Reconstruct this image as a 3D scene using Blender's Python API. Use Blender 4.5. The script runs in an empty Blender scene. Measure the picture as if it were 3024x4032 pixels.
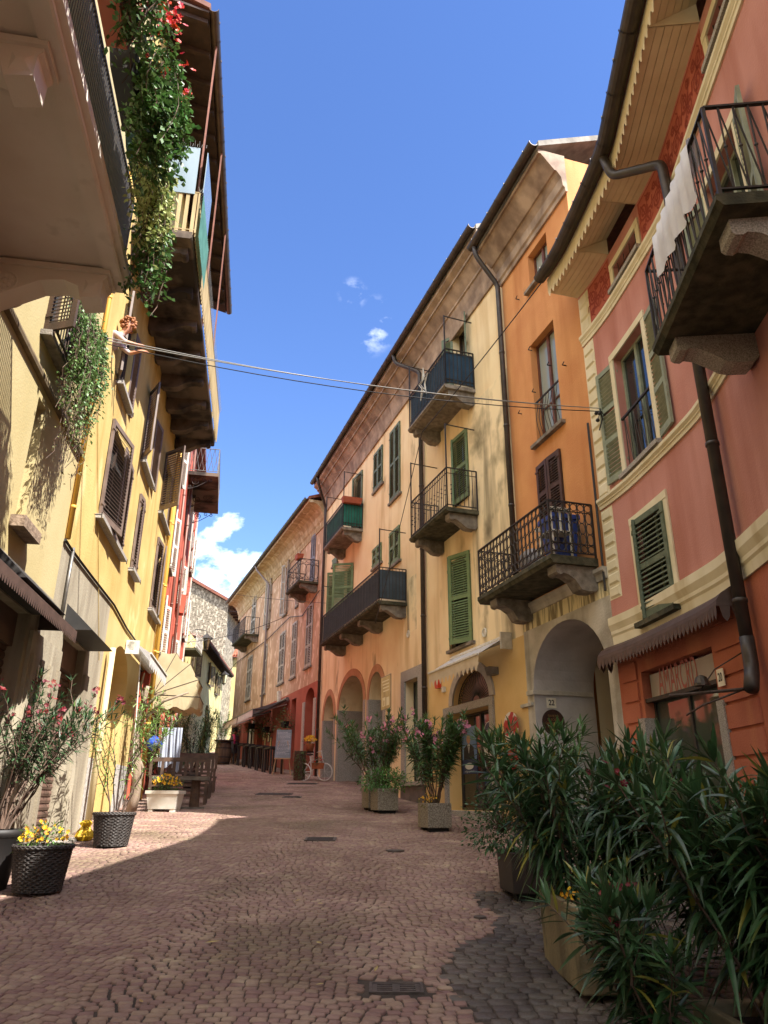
import bpy, bmesh, math, random
import numpy as np
from mathutils import Vector, Matrix
R = math.radians
random.seed(7)
scene = bpy.context.scene
COL = scene.collection

# ------------------------------------------------------------------ camera
EYE = 1.6
PITCH, ROLL, FPX, PW, PH = R(21.3), R(0.4), 2900.0, 3024.0, 4032.0
cam_d = bpy.data.cameras.new('camera')
cam = bpy.data.objects.new('camera', cam_d); COL.objects.link(cam)
cam_d.sensor_fit = 'HORIZONTAL'; cam_d.sensor_width = 36.0
cam_d.lens = 36.0 * FPX / PW
cam_d.clip_start = 0.05; cam_d.clip_end = 2000
cam.location = (0, 0, EYE)
cam.rotation_mode = 'QUATERNION'
cam.rotation_quaternion = (Matrix.Rotation(math.pi / 2 + PITCH, 3, 'X') @ Matrix.Rotation(ROLL, 3, 'Z')).to_quaternion()
scene.camera = cam

# ------------------------------------------------------------------ light
SUN_HEAD, SUN_EL = R(-53), R(51.5)         # the way the light travels (from +y, + to the right) and its height
sd = bpy.data.lights.new('sun', 'SUN'); sd.energy = 3.9; sd.angle = R(0.5); sd.color = (1.0, 0.95, 0.87)
so = bpy.data.objects.new('sun', sd); COL.objects.link(so)
ldir = Vector((math.sin(SUN_HEAD) * math.cos(SUN_EL), math.cos(SUN_HEAD) * math.cos(SUN_EL), -math.sin(SUN_EL)))
so.rotation_mode = 'QUATERNION'; so.rotation_quaternion = ldir.to_track_quat('-Z', 'Y')
so.location = (30, -10, 40)

world = bpy.data.worlds.new('World'); scene.world = world; world.use_nodes = True
nt = world.node_tree; nt.nodes.clear()
def N(t, typ, **kw):
    n = t.nodes.new(typ)
    for k, v in kw.items(): setattr(n, k, v)
    return n
out = N(nt, 'ShaderNodeOutputWorld'); bg = N(nt, 'ShaderNodeBackground'); bg.inputs[1].default_value = 0.075
sky = N(nt, 'ShaderNodeTexSky', sky_type='NISHITA'); sky.sun_disc = False
sky.sun_elevation = SUN_EL
sky.sun_rotation = math.atan2(-ldir.x, -ldir.y)
sky.altitude = 300; sky.air_density = 1.0; sky.dust_density = 0.2; sky.ozone_density = 2.6
# clouds as part of the sky, laid out by direction
tc = N(nt, 'ShaderNodeTexCoord')
def cloud_mask(scale, seed, lo, hi, stretch):
    mp = N(nt, 'ShaderNodeMapping'); mp.inputs['Scale'].default_value = (1, 1, stretch); mp.inputs['Location'].default_value = (seed, seed * .7, 0)
    nz = N(nt, 'ShaderNodeTexNoise'); nz.inputs['Scale'].default_value = scale; nz.inputs['Detail'].default_value = 9; nz.inputs['Roughness'].default_value = .58
    rp = N(nt, 'ShaderNodeMapRange'); rp.inputs[1].default_value = lo; rp.inputs[2].default_value = hi
    nt.links.new(tc.outputs['Generated'], mp.inputs[0]); nt.links.new(mp.outputs[0], nz.inputs[0]); nt.links.new(nz.outputs[0], rp.inputs[0])
    return rp.outputs[0]
def blob(direction, r0, r1):
    d = Vector(direction).normalized()
    dp = N(nt, 'ShaderNodeVectorMath', operation='DOT_PRODUCT'); dp.inputs[1].default_value = d
    nt.links.new(tc.outputs['Generated'], dp.inputs[0])
    rp = N(nt, 'ShaderNodeMapRange'); rp.inputs[1].default_value = math.cos(R(r1)); rp.inputs[2].default_value = math.cos(R(r0)); rp.interpolation_type = 'SMOOTHSTEP'
    nt.links.new(dp.outputs['Value'], rp.inputs[0]); return rp.outputs[0]
def wmath(op, a, b):
    m = N(nt, 'ShaderNodeMath', operation=op); m.use_clamp = True
    for i, x in enumerate((a, b)):
        if isinstance(x, (int, float)): m.inputs[i].default_value = x
        else: nt.links.new(x, m.inputs[i])
    return m.outputs[0]

def ray(x, y):
    u = (x - PW / 2) / FPX; v = -(y - PH / 2) / FPX
    c, s = math.cos(ROLL), math.sin(ROLL)
    u, v = u * c - v * s, u * s + v * c
    cp, sp = math.cos(PITCH), math.sin(PITCH)
    return Vector((u, cp - v * sp, sp + v * cp))
def fluffy(noise, b, bias, soft):
    a = wmath('SUBTRACT', noise, .5); a.node.use_clamp = False
    k = N(nt, 'ShaderNodeMath', operation='MULTIPLY_ADD'); k.inputs[1].default_value = 2.4; nt.links.new(a, k.inputs[0]); nt.links.new(b, k.inputs[2])
    r = N(nt, 'ShaderNodeMapRange'); r.inputs[1].default_value = bias; r.inputs[2].default_value = bias + soft; nt.links.new(k.outputs[0], r.inputs[0]); return r.outputs[0]
m1 = fluffy(cloud_mask(11, 3.1, 0, 1, 1.5), blob(ray(890, 2330), 1.5, 8.5), .76, .5)
m2 = fluffy(cloud_mask(13, 5.7, 0, 1, 1.5), blob(ray(760, 2520), 1.5, 6.5), .84, .4)
m3 = wmath('MULTIPLY', wmath('MULTIPLY', cloud_mask(16, 1.3, .52, .68, 1.6), blob(ray(1450, 1280), .6, 2.6)), .33)
m4 = wmath('MULTIPLY', wmath('MULTIPLY', cloud_mask(22, 8.3, .5, .7, 1.6), blob(ray(1390, 1155), .3, 1.3)), .25)
m5 = wmath('MULTIPLY', cloud_mask(3, 2.2, .30, .48, 1.4), blob((-.35, -.45, .82), 34, 60))     # unseen cloud bank overhead and behind, added to brighten the shaded walls
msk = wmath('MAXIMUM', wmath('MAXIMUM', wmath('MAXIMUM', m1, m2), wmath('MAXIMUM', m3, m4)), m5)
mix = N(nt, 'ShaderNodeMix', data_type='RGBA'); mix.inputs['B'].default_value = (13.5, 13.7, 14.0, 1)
hs = N(nt, 'ShaderNodeHueSaturation'); hs.inputs['Saturation'].default_value = 1.17; hs.inputs['Hue'].default_value = .512; hs.inputs['Value'].default_value = 1.2; nt.links.new(sky.outputs[0], hs.inputs['Color'])
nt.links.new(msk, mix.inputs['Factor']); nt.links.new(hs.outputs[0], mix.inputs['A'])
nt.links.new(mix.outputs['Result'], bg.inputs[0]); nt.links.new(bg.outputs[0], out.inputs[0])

scene.view_settings.view_transform = 'Standard'; scene.view_settings.look = 'None'
scene.view_settings.gamma = 1; scene.view_settings.exposure = 1.85
scene.render.engine = 'CYCLES'
scene.cycles.max_bounces = 6; scene.cycles.diffuse_bounces = 4

# ------------------------------------------------------------------ ground height
def gz(y):
    y = max(y, -8.0)
    return 0.075 * y + (0.012 * (y - 20) if y > 20 else 0)
def ground_at(x, y):
    r = ray(x, y); t = 1.0
    while t < 150:
        if EYE + r.z * t <= gz(r.y * t): break
        t += 0.02
    return Vector((r.x * t, r.y * t, gz(r.y * t)))

# ------------------------------------------------------------------ materials
def srgb(h):
    h = h.lstrip('#'); o = []
    for i in (0, 2, 4):
        c = int(h[i:i + 2], 16) / 255
        o.append(c / 12.92 if c <= .04045 else ((c + .055) / 1.055) ** 2.4)
    return (*o, 1)
MATS = {}
def mat(name, col, col2=None, rough=.8, scale=3.0, amt=1.0, lo=.35, hi=.65, bump=0.0, bscale=60.0, streak=None, sk=(.5, .75), metal=0.0,
        patch=None, pk=(.58, .62), pscale=2.5, spec=.5, island=0.0, trans=0.0, stretch=(1, 1, 1), detail=6, coat=0.0, old=0.0):
    if name in MATS: return MATS[name]
    m = bpy.data.materials.new(name); m.use_nodes = True; t = m.node_tree
    b = t.nodes['Principled BSDF']; b.inputs['Roughness'].default_value = rough; b.inputs['Metallic'].default_value = metal
    b.inputs['Specular IOR Level'].default_value = spec
    c1 = srgb(col); geo = N(t, 'ShaderNodeNewGeometry')
    def noise(sc, st=(1, 1, 1), det=detail, off=0.0):
        mp = N(t, 'ShaderNodeMapping'); mp.inputs['Scale'].default_value = st; mp.inputs['Location'].default_value = (off, off, off)
        n = N(t, 'ShaderNodeTexNoise'); n.inputs['Scale'].default_value = sc; n.inputs['Detail'].default_value = det
        t.links.new(geo.outputs['Position'], mp.inputs[0]); t.links.new(mp.outputs[0], n.inputs[0]); return n.outputs[0]
    def rng(s, a, bb, to=1.0):
        r = N(t, 'ShaderNodeMapRange'); r.inputs[1].default_value = a; r.inputs[2].default_value = bb; r.inputs[4].default_value = to
        t.links.new(s, r.inputs[0]); return r.outputs[0]
    def mixc(f, a, bb):
        x = N(t, 'ShaderNodeMix', data_type='RGBA'); t.links.new(f, x.inputs['Factor'])
        for k, v in (('A', a), ('B', bb)):
            if isinstance(v, tuple): x.inputs[k].default_value = v
            else: t.links.new(v, x.inputs[k])
        return x.outputs['Result']
    c = c1
    if col2: c = mixc(rng(noise(scale, stretch), lo, hi, amt), c, srgb(col2))
    if streak: c = mixc(rng(noise(2.2, (1, 1, .12), 5, 4.0), sk[0], sk[1], .8), c, srgb(streak))
    if patch: c = mixc(rng(noise(pscale, (1, 1, .6), 8, 9.0), pk[0], pk[1], .85), c, srgb(patch))
    if island:
        h = N(t, 'ShaderNodeHueSaturation'); t.links.new(rng(geo.outputs['Random Per Island'], 0, 1, 1), h.inputs['Value'])
        mr = h.inputs['Value'].links[0].from_node; mr.inputs[3].default_value = 1 - island; mr.inputs[4].default_value = 1 + island
        mh = rng(geo.outputs['Random Per Island'], 0, 1, .52); mh.node.inputs[3].default_value = .48; t.links.new(mh, h.inputs['Hue'])
        if isinstance(c, tuple): h.inputs['Color'].default_value = c
        else: t.links.new(c, h.inputs['Color'])
        c = h.outputs[0]
    if old: c = mixc(rng(geo.outputs['Random Per Island'], 1 - old - .01, 1 - old), c, srgb('#8f8a3a'))
    if isinstance(c, tuple): b.inputs['Base Color'].default_value = c
    else: t.links.new(c, b.inputs['Base Color'])
    if bump:
        bn = N(t, 'ShaderNodeBump'); bn.inputs['Strength'].default_value = bump; bn.inputs['Distance'].default_value = .02
        t.links.new(noise(bscale, (1, 1, 1), 4), bn.inputs['Height']); t.links.new(bn.outputs[0], b.inputs['Normal'])
    if coat: b.inputs['Coat Weight'].default_value = coat
    if trans:
        tr = N(t, 'ShaderNodeBsdfTranslucent'); ms = N(t, 'ShaderNodeMixShader'); ms.inputs[0].default_value = trans
        if isinstance(c, tuple): tr.inputs[0].default_value = c
        else: t.links.new(c, tr.inputs[0])
        o = t.nodes['Material Output']; t.links.new(b.outputs[0], ms.inputs[1]); t.links.new(tr.outputs[0], ms.inputs[2]); t.links.new(ms.outputs[0], o.inputs[0])
    MATS[name] = m; return m
def glass(name, col='#151a1c', rough=.04, alpha=1.0):
    if name in MATS: return MATS[name]
    m = bpy.data.materials.new(name); m.use_nodes = True; t = m.node_tree; b = t.nodes['Principled BSDF']
    b.inputs['Base Color'].default_value = srgb(col); b.inputs['Roughness'].default_value = rough; b.inputs['Specular IOR Level'].default_value = .7
    if alpha < 1:
        tr = N(t, 'ShaderNodeBsdfTransparent'); gl = N(t, 'ShaderNodeBsdfGlossy'); gl.inputs['Roughness'].default_value = .01
        fr = N(t, 'ShaderNodeFresnel'); fr.inputs[0].default_value = 1.55; ms = N(t, 'ShaderNodeMixShader'); tr.inputs[0].default_value = srgb(col)
        o = t.nodes['Material Output']; t.links.new(fr.outputs[0], ms.inputs[0]); t.links.new(tr.outputs[0], ms.inputs[1]); t.links.new(gl.outputs[0], ms.inputs[2]); t.links.new(ms.outputs[0], o.inputs[0])
    MATS[name] = m; return m

# ------------------------------------------------------------------ facades: (u along the wall, d out of it, z up)
class Facade:
    def __init__(s, start, heads, u0=-60.0, u1=60.0, step=None):
        # heads: list of (u, heading of the +u direction in degrees)
        s.curved = len(heads) > 1
        step = step or (.1 if s.curved else 20.0)
        n = int(round((u1 - u0) / step)); s.u0, s.step = u0, step
        us = [u0 + i * step for i in range(n + 1)]
        hd = [float(np.interp(u, [h[0] for h in heads], [h[1] for h in heads])) for u in us]
        d = [(math.sin(R(h)), math.cos(R(h))) for h in hd]
        P = [None] * (n + 1); z = int(round(-u0 / step)); P[z] = (start[0], start[1])
        for i in range(z, n):
            m = R((hd[i] + hd[i + 1]) / 2); P[i + 1] = (P[i][0] + math.sin(m) * step, P[i][1] + math.cos(m) * step)
        for i in range(z, 0, -1):
            m = R((hd[i] + hd[i - 1]) / 2); P[i - 1] = (P[i][0] - math.sin(m) * step, P[i][1] - math.cos(m) * step)
        s.P, s.D, s.n = P, d, n
    def map(s, u, d, z):
        f = (u - s.u0) / s.step; i = min(max(int(math.floor(f)), 0), s.n - 1); t = f - i
        a, b = s.P[i], s.P[i + 1]; da, db = s.D[i], s.D[i + 1]
        nx = da[1] + (db[1] - da[1]) * t; ny = -(da[0] + (db[0] - da[0]) * t)
        return (a[0] + (b[0] - a[0]) * t + nx * d, a[1] + (b[1] - a[1]) * t + ny * d, z)
    def pix(s, x, y, off=0.0):
        r = ray(x, y); best = None
        for i in range(s.n):
            ax, ay, _ = s.map(s.u0 + i * s.step, off, 0); bx, by, _ = s.map(s.u0 + (i + 1) * s.step - 1e-6, off, 0)
            ex, ey = bx - ax, by - ay; den = r.x * ey - r.y * ex
            if abs(den) < 1e-9: continue
            t = (ax * ey - ay * ex) / den; k = (ax * r.y - ay * r.x) / den
            if t > 0 and -1e-6 <= k <= 1 + 1e-6 and (best is None or t < best[0]): best = (t, s.u0 + (i + k) * s.step, EYE + r.z * t)
        if best is None: raise ValueError('no hit %s %s' % (x, y))
        return best[1], best[2]
    def rect(s, bl, tr, off=0.0):
        a = s.pix(*bl, off); b = s.pix(*tr, off); return a[0], b[0], a[1], b[1]
    def y(s, u): return s.map(u, 0, 0)[1]

# ------------------------------------------------------------------ mesh builder
ORG = {}
class MB:
    def __init__(s, fn=None, F=None):
        s.F = F; s.fn = fn or (F.map if F else None); s.v, s.f, s.m, s.cur = [], [], [], 0
    def vt(s, p):
        s.v.append(tuple(s.fn(*p)) if s.fn else tuple(p)); return len(s.v) - 1
    def face(s, ids): s.f.append(tuple(ids)); s.m.append(s.cur)
    def poly(s, pts): s.face([s.vt(p) for p in pts])
    def hexa(s, p):  # 8 points, bottom ring then top ring
        i = [s.vt(q) for q in p]
        for q in ((0, 3, 2, 1), (4, 5, 6, 7), (0, 1, 5, 4), (1, 2, 6, 5), (2, 3, 7, 6), (3, 0, 4, 7)): s.face([i[k] for k in q])
    def box(s, a0, a1, b0, b1, c0, c1):
        n = 1
        if s.F and s.F.curved: n = max(1, int(math.ceil(abs(a1 - a0) / .25)))
        for k in range(n):
            x0 = a0 + (a1 - a0) * k / n; x1 = a0 + (a1 - a0) * (k + 1) / n
            s.hexa([(x0, b0, c0), (x1, b0, c0), (x1, b1, c0), (x0, b1, c0), (x0, b0, c1), (x1, b0, c1), (x1, b1, c1), (x0, b1, c1)])
    def bar(s, p, q, w, h=None):   # square bar between two points of builder space
        h = h or w; p = Vector(p); q = Vector(q); d = (q - p).normalized()
        a = d.cross(Vector((0, 0, 1)));
        if a.length < 1e-3: a = Vector((1, 0, 0))
        a.normalize(); b = d.cross(a).normalized(); a *= w / 2; b *= h / 2
        s.hexa([p - a - b, p + a - b, p + a + b, p - a + b, q - a - b, q + a - b, q + a + b, q - a + b])
    def tube(s, pts, r, n=6, closed=False, cap=True):
        pts = [Vector(p) for p in pts]; rs = r if isinstance(r, (list, tuple)) else [r] * len(pts); L = len(pts); rings = []; prev = None
        for i, p in enumerate(pts):
            if closed: t = pts[(i + 1) % L] - pts[i - 1]
            else: t = pts[min(i + 1, L - 1)] - pts[max(i - 1, 0)]
            if t.length < 1e-9: t = Vector((0, 0, 1))
            t.normalize()
            if prev is None:
                a = t.cross(Vector((0, 0, 1)));
                if a.length < 1e-3: a = t.cross(Vector((0, 1, 0)))
            else: a = prev - t * prev.dot(t)
            a.normalize(); prev = a; b = t.cross(a)
            rings.append([s.vt(p + a * (rs[i] * math.cos(2 * math.pi * k / n)) + b * (rs[i] * math.sin(2 * math.pi * k / n))) for k in range(n)])
        m = L if closed else L - 1
        for i in range(m):
            A, B = rings[i], rings[(i + 1) % L]
            for k in range(n): s.face((A[k], A[(k + 1) % n], B[(k + 1) % n], B[k]))
        if cap and not closed: s.face(rings[0][::-1]); s.face(rings[-1])
    def sweep(s, prof, u0, u1, closed=False, step=.25, cap=True):
        n = max(1, int(math.ceil(abs(u1 - u0) / step))) if (s.F and s.F.curved) else 1
        rings = [[s.vt((u0 + (u1 - u0) * k / n, d, z)) for d, z in prof] for k in range(n + 1)]
        L = len(prof)
        for A, B in zip(rings, rings[1:]):
            for i in range(L if closed else L - 1): s.face((A[i], A[(i + 1) % L], B[(i + 1) % L], B[i]))
        if closed and cap: s.face(rings[0]); s.face(rings[-1][::-1])
    def prism(s, poly, ax, h0, h1):  # poly in the two other axes, extruded along axis ax
        def pt(p, h):
            q = list(p); q.insert(ax, h); return q
        A = [s.vt(pt(p, h0)) for p in poly]; B = [s.vt(pt(p, h1)) for p in poly]; L = len(poly)
        s.face(A[::-1]); s.face(B)
        for i in range(L): s.face((A[i], A[(i + 1) % L], B[(i + 1) % L], B[i]))
    def lathe(s, c, prof, n=20, cap=True, wob=None):
        rings = []
        for j, (r, z) in enumerate(prof):
            rings.append([s.vt((c[0] + (r + (wob(j, k) if wob else 0)) * math.cos(2 * math.pi * k / n), c[1] + (r + (wob(j, k) if wob else 0)) * math.sin(2 * math.pi * k / n), c[2] + z)) for k in range(n)])
        for A, B in zip(rings, rings[1:]):
            for k in range(n): s.face((A[k], A[(k + 1) % n], B[(k + 1) % n], B[k]))
        if cap: s.face(rings[0][::-1]); s.face(rings[-1])
    def ball(s, c, r, n=10, m=7, sq=(1, 1, 1)):
        s_ = s.fn; rings = []
        for j in range(1, m):
            th = math.pi * j / m
            rings.append([s.vt((c[0] + r * sq[0] * math.sin(th) * math.cos(2 * math.pi * k / n), c[1] + r * sq[1] * math.sin(th) * math.sin(2 * math.pi * k / n), c[2] + r * sq[2] * math.cos(th))) for k in range(n)])
        a = s.vt((c[0], c[1], c[2] + r * sq[2])); b = s.vt((c[0], c[1], c[2] - r * sq[2]))
        for k in range(n): s.face((a, rings[0][k], rings[0][(k + 1) % n])); s.face((b, rings[-1][(k + 1) % n], rings[-1][k]))
        for A, B in zip(rings, rings[1:]):
            for k in range(n): s.face((A[k], B[k], B[(k + 1) % n], A[(k + 1) % n]))
    def build(s, name, mats, parent=None, org=None, smooth=False, label=None, kind=None):
        if not isinstance(mats, (list, tuple)): mats = [mats]
        o = Vector(org) if org is not None else (ORG[parent.name] if parent else Vector((0, 0, 0)))
        me = bpy.data.meshes.new(name)
        arr = np.array(s.v, dtype=np.float64).reshape(-1, 3) - np.array(o)
        me.from_pydata(arr.tolist(), [], s.f)
        for q in mats: me.materials.append(q)
        if len(mats) > 1: me.polygons.foreach_set('material_index', s.m)
        if smooth: me.polygons.foreach_set('use_smooth', [True] * len(s.f))
        me.update()
        ob = bpy.data.objects.new(name, me); COL.objects.link(ob)
        if parent: ob.parent = parent
        else: ob.location = o
        ORG[ob.name] = o
        if label: ob['label'] = label
        if kind: ob['kind'] = kind
        return ob
def tag(o, label, cat, group=None):
    o['label'] = label; o['category'] = cat
    if group: o['group'] = group
    return o
def thing(name, label, cat, loc, group=None):
    o = bpy.data.objects.new(name, None); COL.objects.link(o); o.empty_display_size = .2
    o.location = loc; ORG[o.name] = Vector(loc); return tag(o, label, cat, group)
def copy_tree(o, parent=None):
    c = o.copy(); COL.objects.link(c)
    if parent: c.parent = parent
    for ch in list(o.children): copy_tree(ch, c)
    return c
_tx = {}
def text_shape(txt, size=1.0, bold=0.0):
    k = (txt, bold)
    if k not in _tx:
        cu = bpy.data.curves.new('t', 'FONT'); cu.body = txt; cu.align_x = 'CENTER'; cu.align_y = 'CENTER'; cu.offset = bold; cu.resolution_u = 3
        o = bpy.data.objects.new('t', cu); COL.objects.link(o)
        dg = bpy.context.evaluated_depsgraph_get(); me = bpy.data.meshes.new_from_object(o.evaluated_get(dg))
        _tx[k] = ([tuple(v.co) for v in me.vertices], [tuple(p.vertices) for p in me.polygons])
        bpy.data.objects.remove(o); bpy.data.curves.remove(cu); bpy.data.meshes.remove(me)
    return _tx[k]
def add_text(mb, txt, ca, cb, h, fn, width=None, bold=.0):
    # fn(x, y) -> builder coordinates, text centred on (ca, cb)
    v, f = text_shape(txt, 1.0, bold)
    xs = [p[0] for p in v]; w = max(xs) - min(xs); sx = h if width is None else width / w
    ids = [mb.vt(fn(ca + p[0] * sx, cb + p[1] * h)) for p in v]
    for q in f: mb.face([ids[i] for i in q])
# ------------------------------------------------------------------ shared materials
M_wood = mat('brown_wood', '#4a3426', '#33241b', scale=6, stretch=(1, 1, .2), rough=.6, bump=.2)
M_stone = mat('grey_stone', '#8d8478', '#6a6156', scale=8, rough=.9, bump=.5, bscale=45, streak='#4b463d')
M_granite = mat('granite', '#b3aca2', '#7c766f', scale=70, lo=.35, hi=.65, rough=.75, bump=.3, bscale=90, detail=3)
M_iron = mat('black_iron', '#2b2a29', '#3b332d', scale=20, rough=.55, metal=.3)
M_gutter = mat('dark_gutter', '#3d3835', '#4b423c', scale=5, rough=.5, metal=.4)
M_zinc = mat('zinc', '#83807b', '#6b6762', scale=6, rough=.45, metal=.6)
M_glass = glass('window_glass', '#20262a')
M_glassl = glass('pale_glass', '#8f9893', .12)
M_white = mat('white_paint', '#d6d2c6', '#bdb7a8', scale=9, rough=.55)
M_dark = mat('dark_inside', '#1b1815', rough=.95)
M_tile = mat('roof_tile', '#8a5440', '#6b4236', scale=9, rough=.85, bump=.6, bscale=30)
M_moss = mat('mossy_slab', '#56513e', '#2e2f1f', scale=7, rough=.95, bump=.5, bscale=40, streak='#1f2013')
M_cloth_w = mat('white_cloth', '#d9d6d2', '#c4c2c4', scale=4, rough=.9, trans=.25)
M_tape = mat('cable', '#1d1b1a', rough=.6)

def arch_pts(o, n=18):
    a = (o['u1'] - o['u0']) / 2; c = (o['u0'] + o['u1']) / 2; rise = o['z1'] - o['zs']
    return [(c - a * math.cos(math.pi * i / n), o['zs'] + rise * math.sin(math.pi * i / n)) for i in range(n + 1)]

def wall(F, B, u0, u1, z0, z1, ops, mats, matfn=None, depth=8.0, name='wall', back=True, vsub=None):
    """a front with real openings, their reveals, and the sides and back of the body"""
    mb = MB(F=F)
    us = {u0, u1}; zs = {z0, z1}
    for o in ops: us |= {o['u0'], o['u1']}; zs |= {o['z0'], o['z1']}
    if vsub:
        for a, b in (vsub,): us |= set(a); zs |= set(b)
    if F.curved:
        k = u0
        while k < u1: us.add(round(k, 4)); k += .25
    us = sorted(u for u in us if u0 - 1e-6 <= u <= u1 + 1e-6); zs = sorted(z for z in zs if z0 - 1e-6 <= z <= z1 + 1e-6)
    for a, b in zip(us, us[1:]):
        for c, d in zip(zs, zs[1:]):
            if b - a < 1e-5 or d - c < 1e-5: continue
            m, k = (a + b) / 2, (c + d) / 2
            if any(o['u0'] < m < o['u1'] and o['z0'] < k < o['z1'] for o in ops): continue
            mb.cur = matfn(m, k) if matfn else 0
            mb.poly([(a, 0, c), (b, 0, c), (b, 0, d), (a, 0, d)])
    for o in ops:
        D = -o.get('dep', .2); A, Bq, c, d = o['u0'], o['u1'], o['z0'], o['z1']
        rm = o.get('rm'); base = matfn((A + Bq) / 2, d + .01) if matfn else 0
        mb.cur = base if rm is None else rm
        if 'zs' in o:
            pts = arch_pts(o)
            for (p, q) in zip(pts, pts[1:]):
                mb.cur = base
                mb.poly([(p[0], 0, p[1]), (q[0], 0, q[1]), (q[0], 0, d), (p[0], 0, d)])
                mb.cur = base if rm is None else rm
                mb.poly([(p[0], 0, p[1]), (q[0], 0, q[1]), (q[0], D, q[1]), (p[0], D, p[1])])
            top = o['zs']
        else:
            top = d; mb.poly([(A, 0, d), (Bq, 0, d), (Bq, D, d), (A, D, d)])
        zsplit = o.get('rsplit')
        for x in (A, Bq):
            if zsplit:
                mb.poly([(x, 0, zsplit[0]), (x, D, zsplit[0]), (x, D, top), (x, 0, top)])
                keep = mb.cur; mb.cur = zsplit[1]
                mb.poly([(x, 0, c), (x, D, c), (x, D, zsplit[0]), (x, 0, zsplit[0])]); mb.cur = keep
            else: mb.poly([(x, 0, c), (x, D, c), (x, D, top), (x, 0, top)])
        mb.poly([(A, 0, c), (Bq, 0, c), (Bq, D, c), (A, D, c)])
        if 'back' in o:
            mb.cur = o['back']; mb.poly([(A, D, c), (Bq, D, c), (Bq, D, d), (A, D, d)])
    mb.cur = matfn(u0, z1 - .05) if matfn else 0
    if back:
        for x in (u0, u1): mb.poly([(x, 0, z0), (x, -depth, z0), (x, -depth, z1), (x, 0, z1)])
        mb.poly([(u0, -depth, z0), (u1, -depth, z0), (u1, -depth, z1), (u0, -depth, z1)])
    return mb.build(name, mats, B)

def roof(F, B, u0, u1, ze, ov, depth, rise, mats=None, th=.14, name='roof'):
    mb = MB(F=F); h = -depth / 2
    mb.sweep([(ov, ze), (h, ze + rise), (-depth - .5, ze), (-depth - .5, ze + th), (h, ze + rise + th), (ov, ze + th)], u0, u1, closed=True, step=.5)
    return mb.build(name, mats or M_tile, B)

def gutter(F, B, u0, u1, d, z, r=.085, m=None, hooks=.9):
    mb = MB(F=F); pr = [(d + r * math.cos(a), z + r * math.sin(a)) for a in [math.pi + math.pi * k / 8 for k in range(9)]]
    pr2 = [(d + (r - .012) * math.cos(a), z + (r - .012) * math.sin(a)) for a in [math.pi + math.pi * k / 8 for k in range(8, -1, -1)]]
    mb.sweep(pr + pr2, u0, u1, closed=True)
    u = u0 + .3
    while u < u1:
        mb.box(u - .01, u + .01, d + r, d + r + .012, z - .05, z + .015)
        if u + .5 < u1: mb.sweep([(p[0] + (p[0] - d) * .12, p[1] + (p[1] - z) * .12) for p in pr], u + .4, u + .43)
        u += hooks
    return mb.build('gutter', m or M_gutter, B, smooth=False)

def downpipe(F, B, pts, r=.05, m=None, name='downpipe', clips=True):
    mb = MB(F=F); q = []
    P = [Vector(p) for p in pts]
    for i, p in enumerate(P):     # rounded bends
        if 0 < i < len(P) - 1:
            a = (P[i - 1] - p); b = (P[i + 1] - p); k = min(.12, a.length / 2, b.length / 2)
            a = p + a.normalized() * k; b = p + b.normalized() * k
            for t in (0, .25, .5, .75, 1): q.append(a * (1 - t) ** 2 + p * 2 * t * (1 - t) + b * t * t)
        else: q.append(p)
    mb.tube(q, r, 10)
    if clips:
        for a, b in zip(P, P[1:]):
            L = (b - a).length
            if L > 2:
                for k in range(1, int(L / 1.9) + 1):
                    c = a + (b - a) * (k * 1.9 / L) if k * 1.9 < L - .1 else None
                    if c is None: continue
                    dirn = (b - a).normalized() * .025
                    mb.tube([c - dirn, c + dirn], r * 1.14, 10)
    return mb.build(name, m or M_gutter, B, smooth=True)

def shutter(F, W, uh, z0, z1, w, side, ang, d0, m, mids=(.5,), slat=.055, th=.04):
    a = R(ang); sg = 1 if side == 'L' else -1; ca, sa = math.cos(a), math.sin(a)
    fn = lambda x, y, z: F.map(uh + sg * (x * ca - y * sa), d0 + x * sa + y * ca, z)
    mb = MB(fn=fn); st = min(.075, w * .2)
    mb.box(0, st, 0, th, z0, z1); mb.box(w - st, w, 0, th, z0, z1)
    H = z1 - z0; edges = [z0, z0 + .11]
    for q in mids: edges += [z0 + H * q - .045, z0 + H * q + .045]
    edges += [z1 - .09, z1]
    for i in range(0, len(edges), 2): mb.box(st, w - st, .002, th - .002, edges[i], edges[i + 1])
    for i in range(1, len(edges) - 1, 2):
        z = edges[i] + slat * .5
        while z < edges[i + 1] - slat * .3:
            mb.hexa([(st, th - .004, z - .022), (w - st, th - .004, z - .022), (w - st, th + .001, z - .013), (st, th + .001, z - .013),
                     (st, .004, z + .016), (w - st, .004, z + .016), (w - st, .009, z + .025), (st, .009, z + .025)])
            z += slat
    for z in (z0 + H * .12, z1 - H * .1): mb.box(-.02, .12, th, th + .012, z - .02, z + .02)   # hinge straps
    return mb.build('shutter', m, W)

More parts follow.
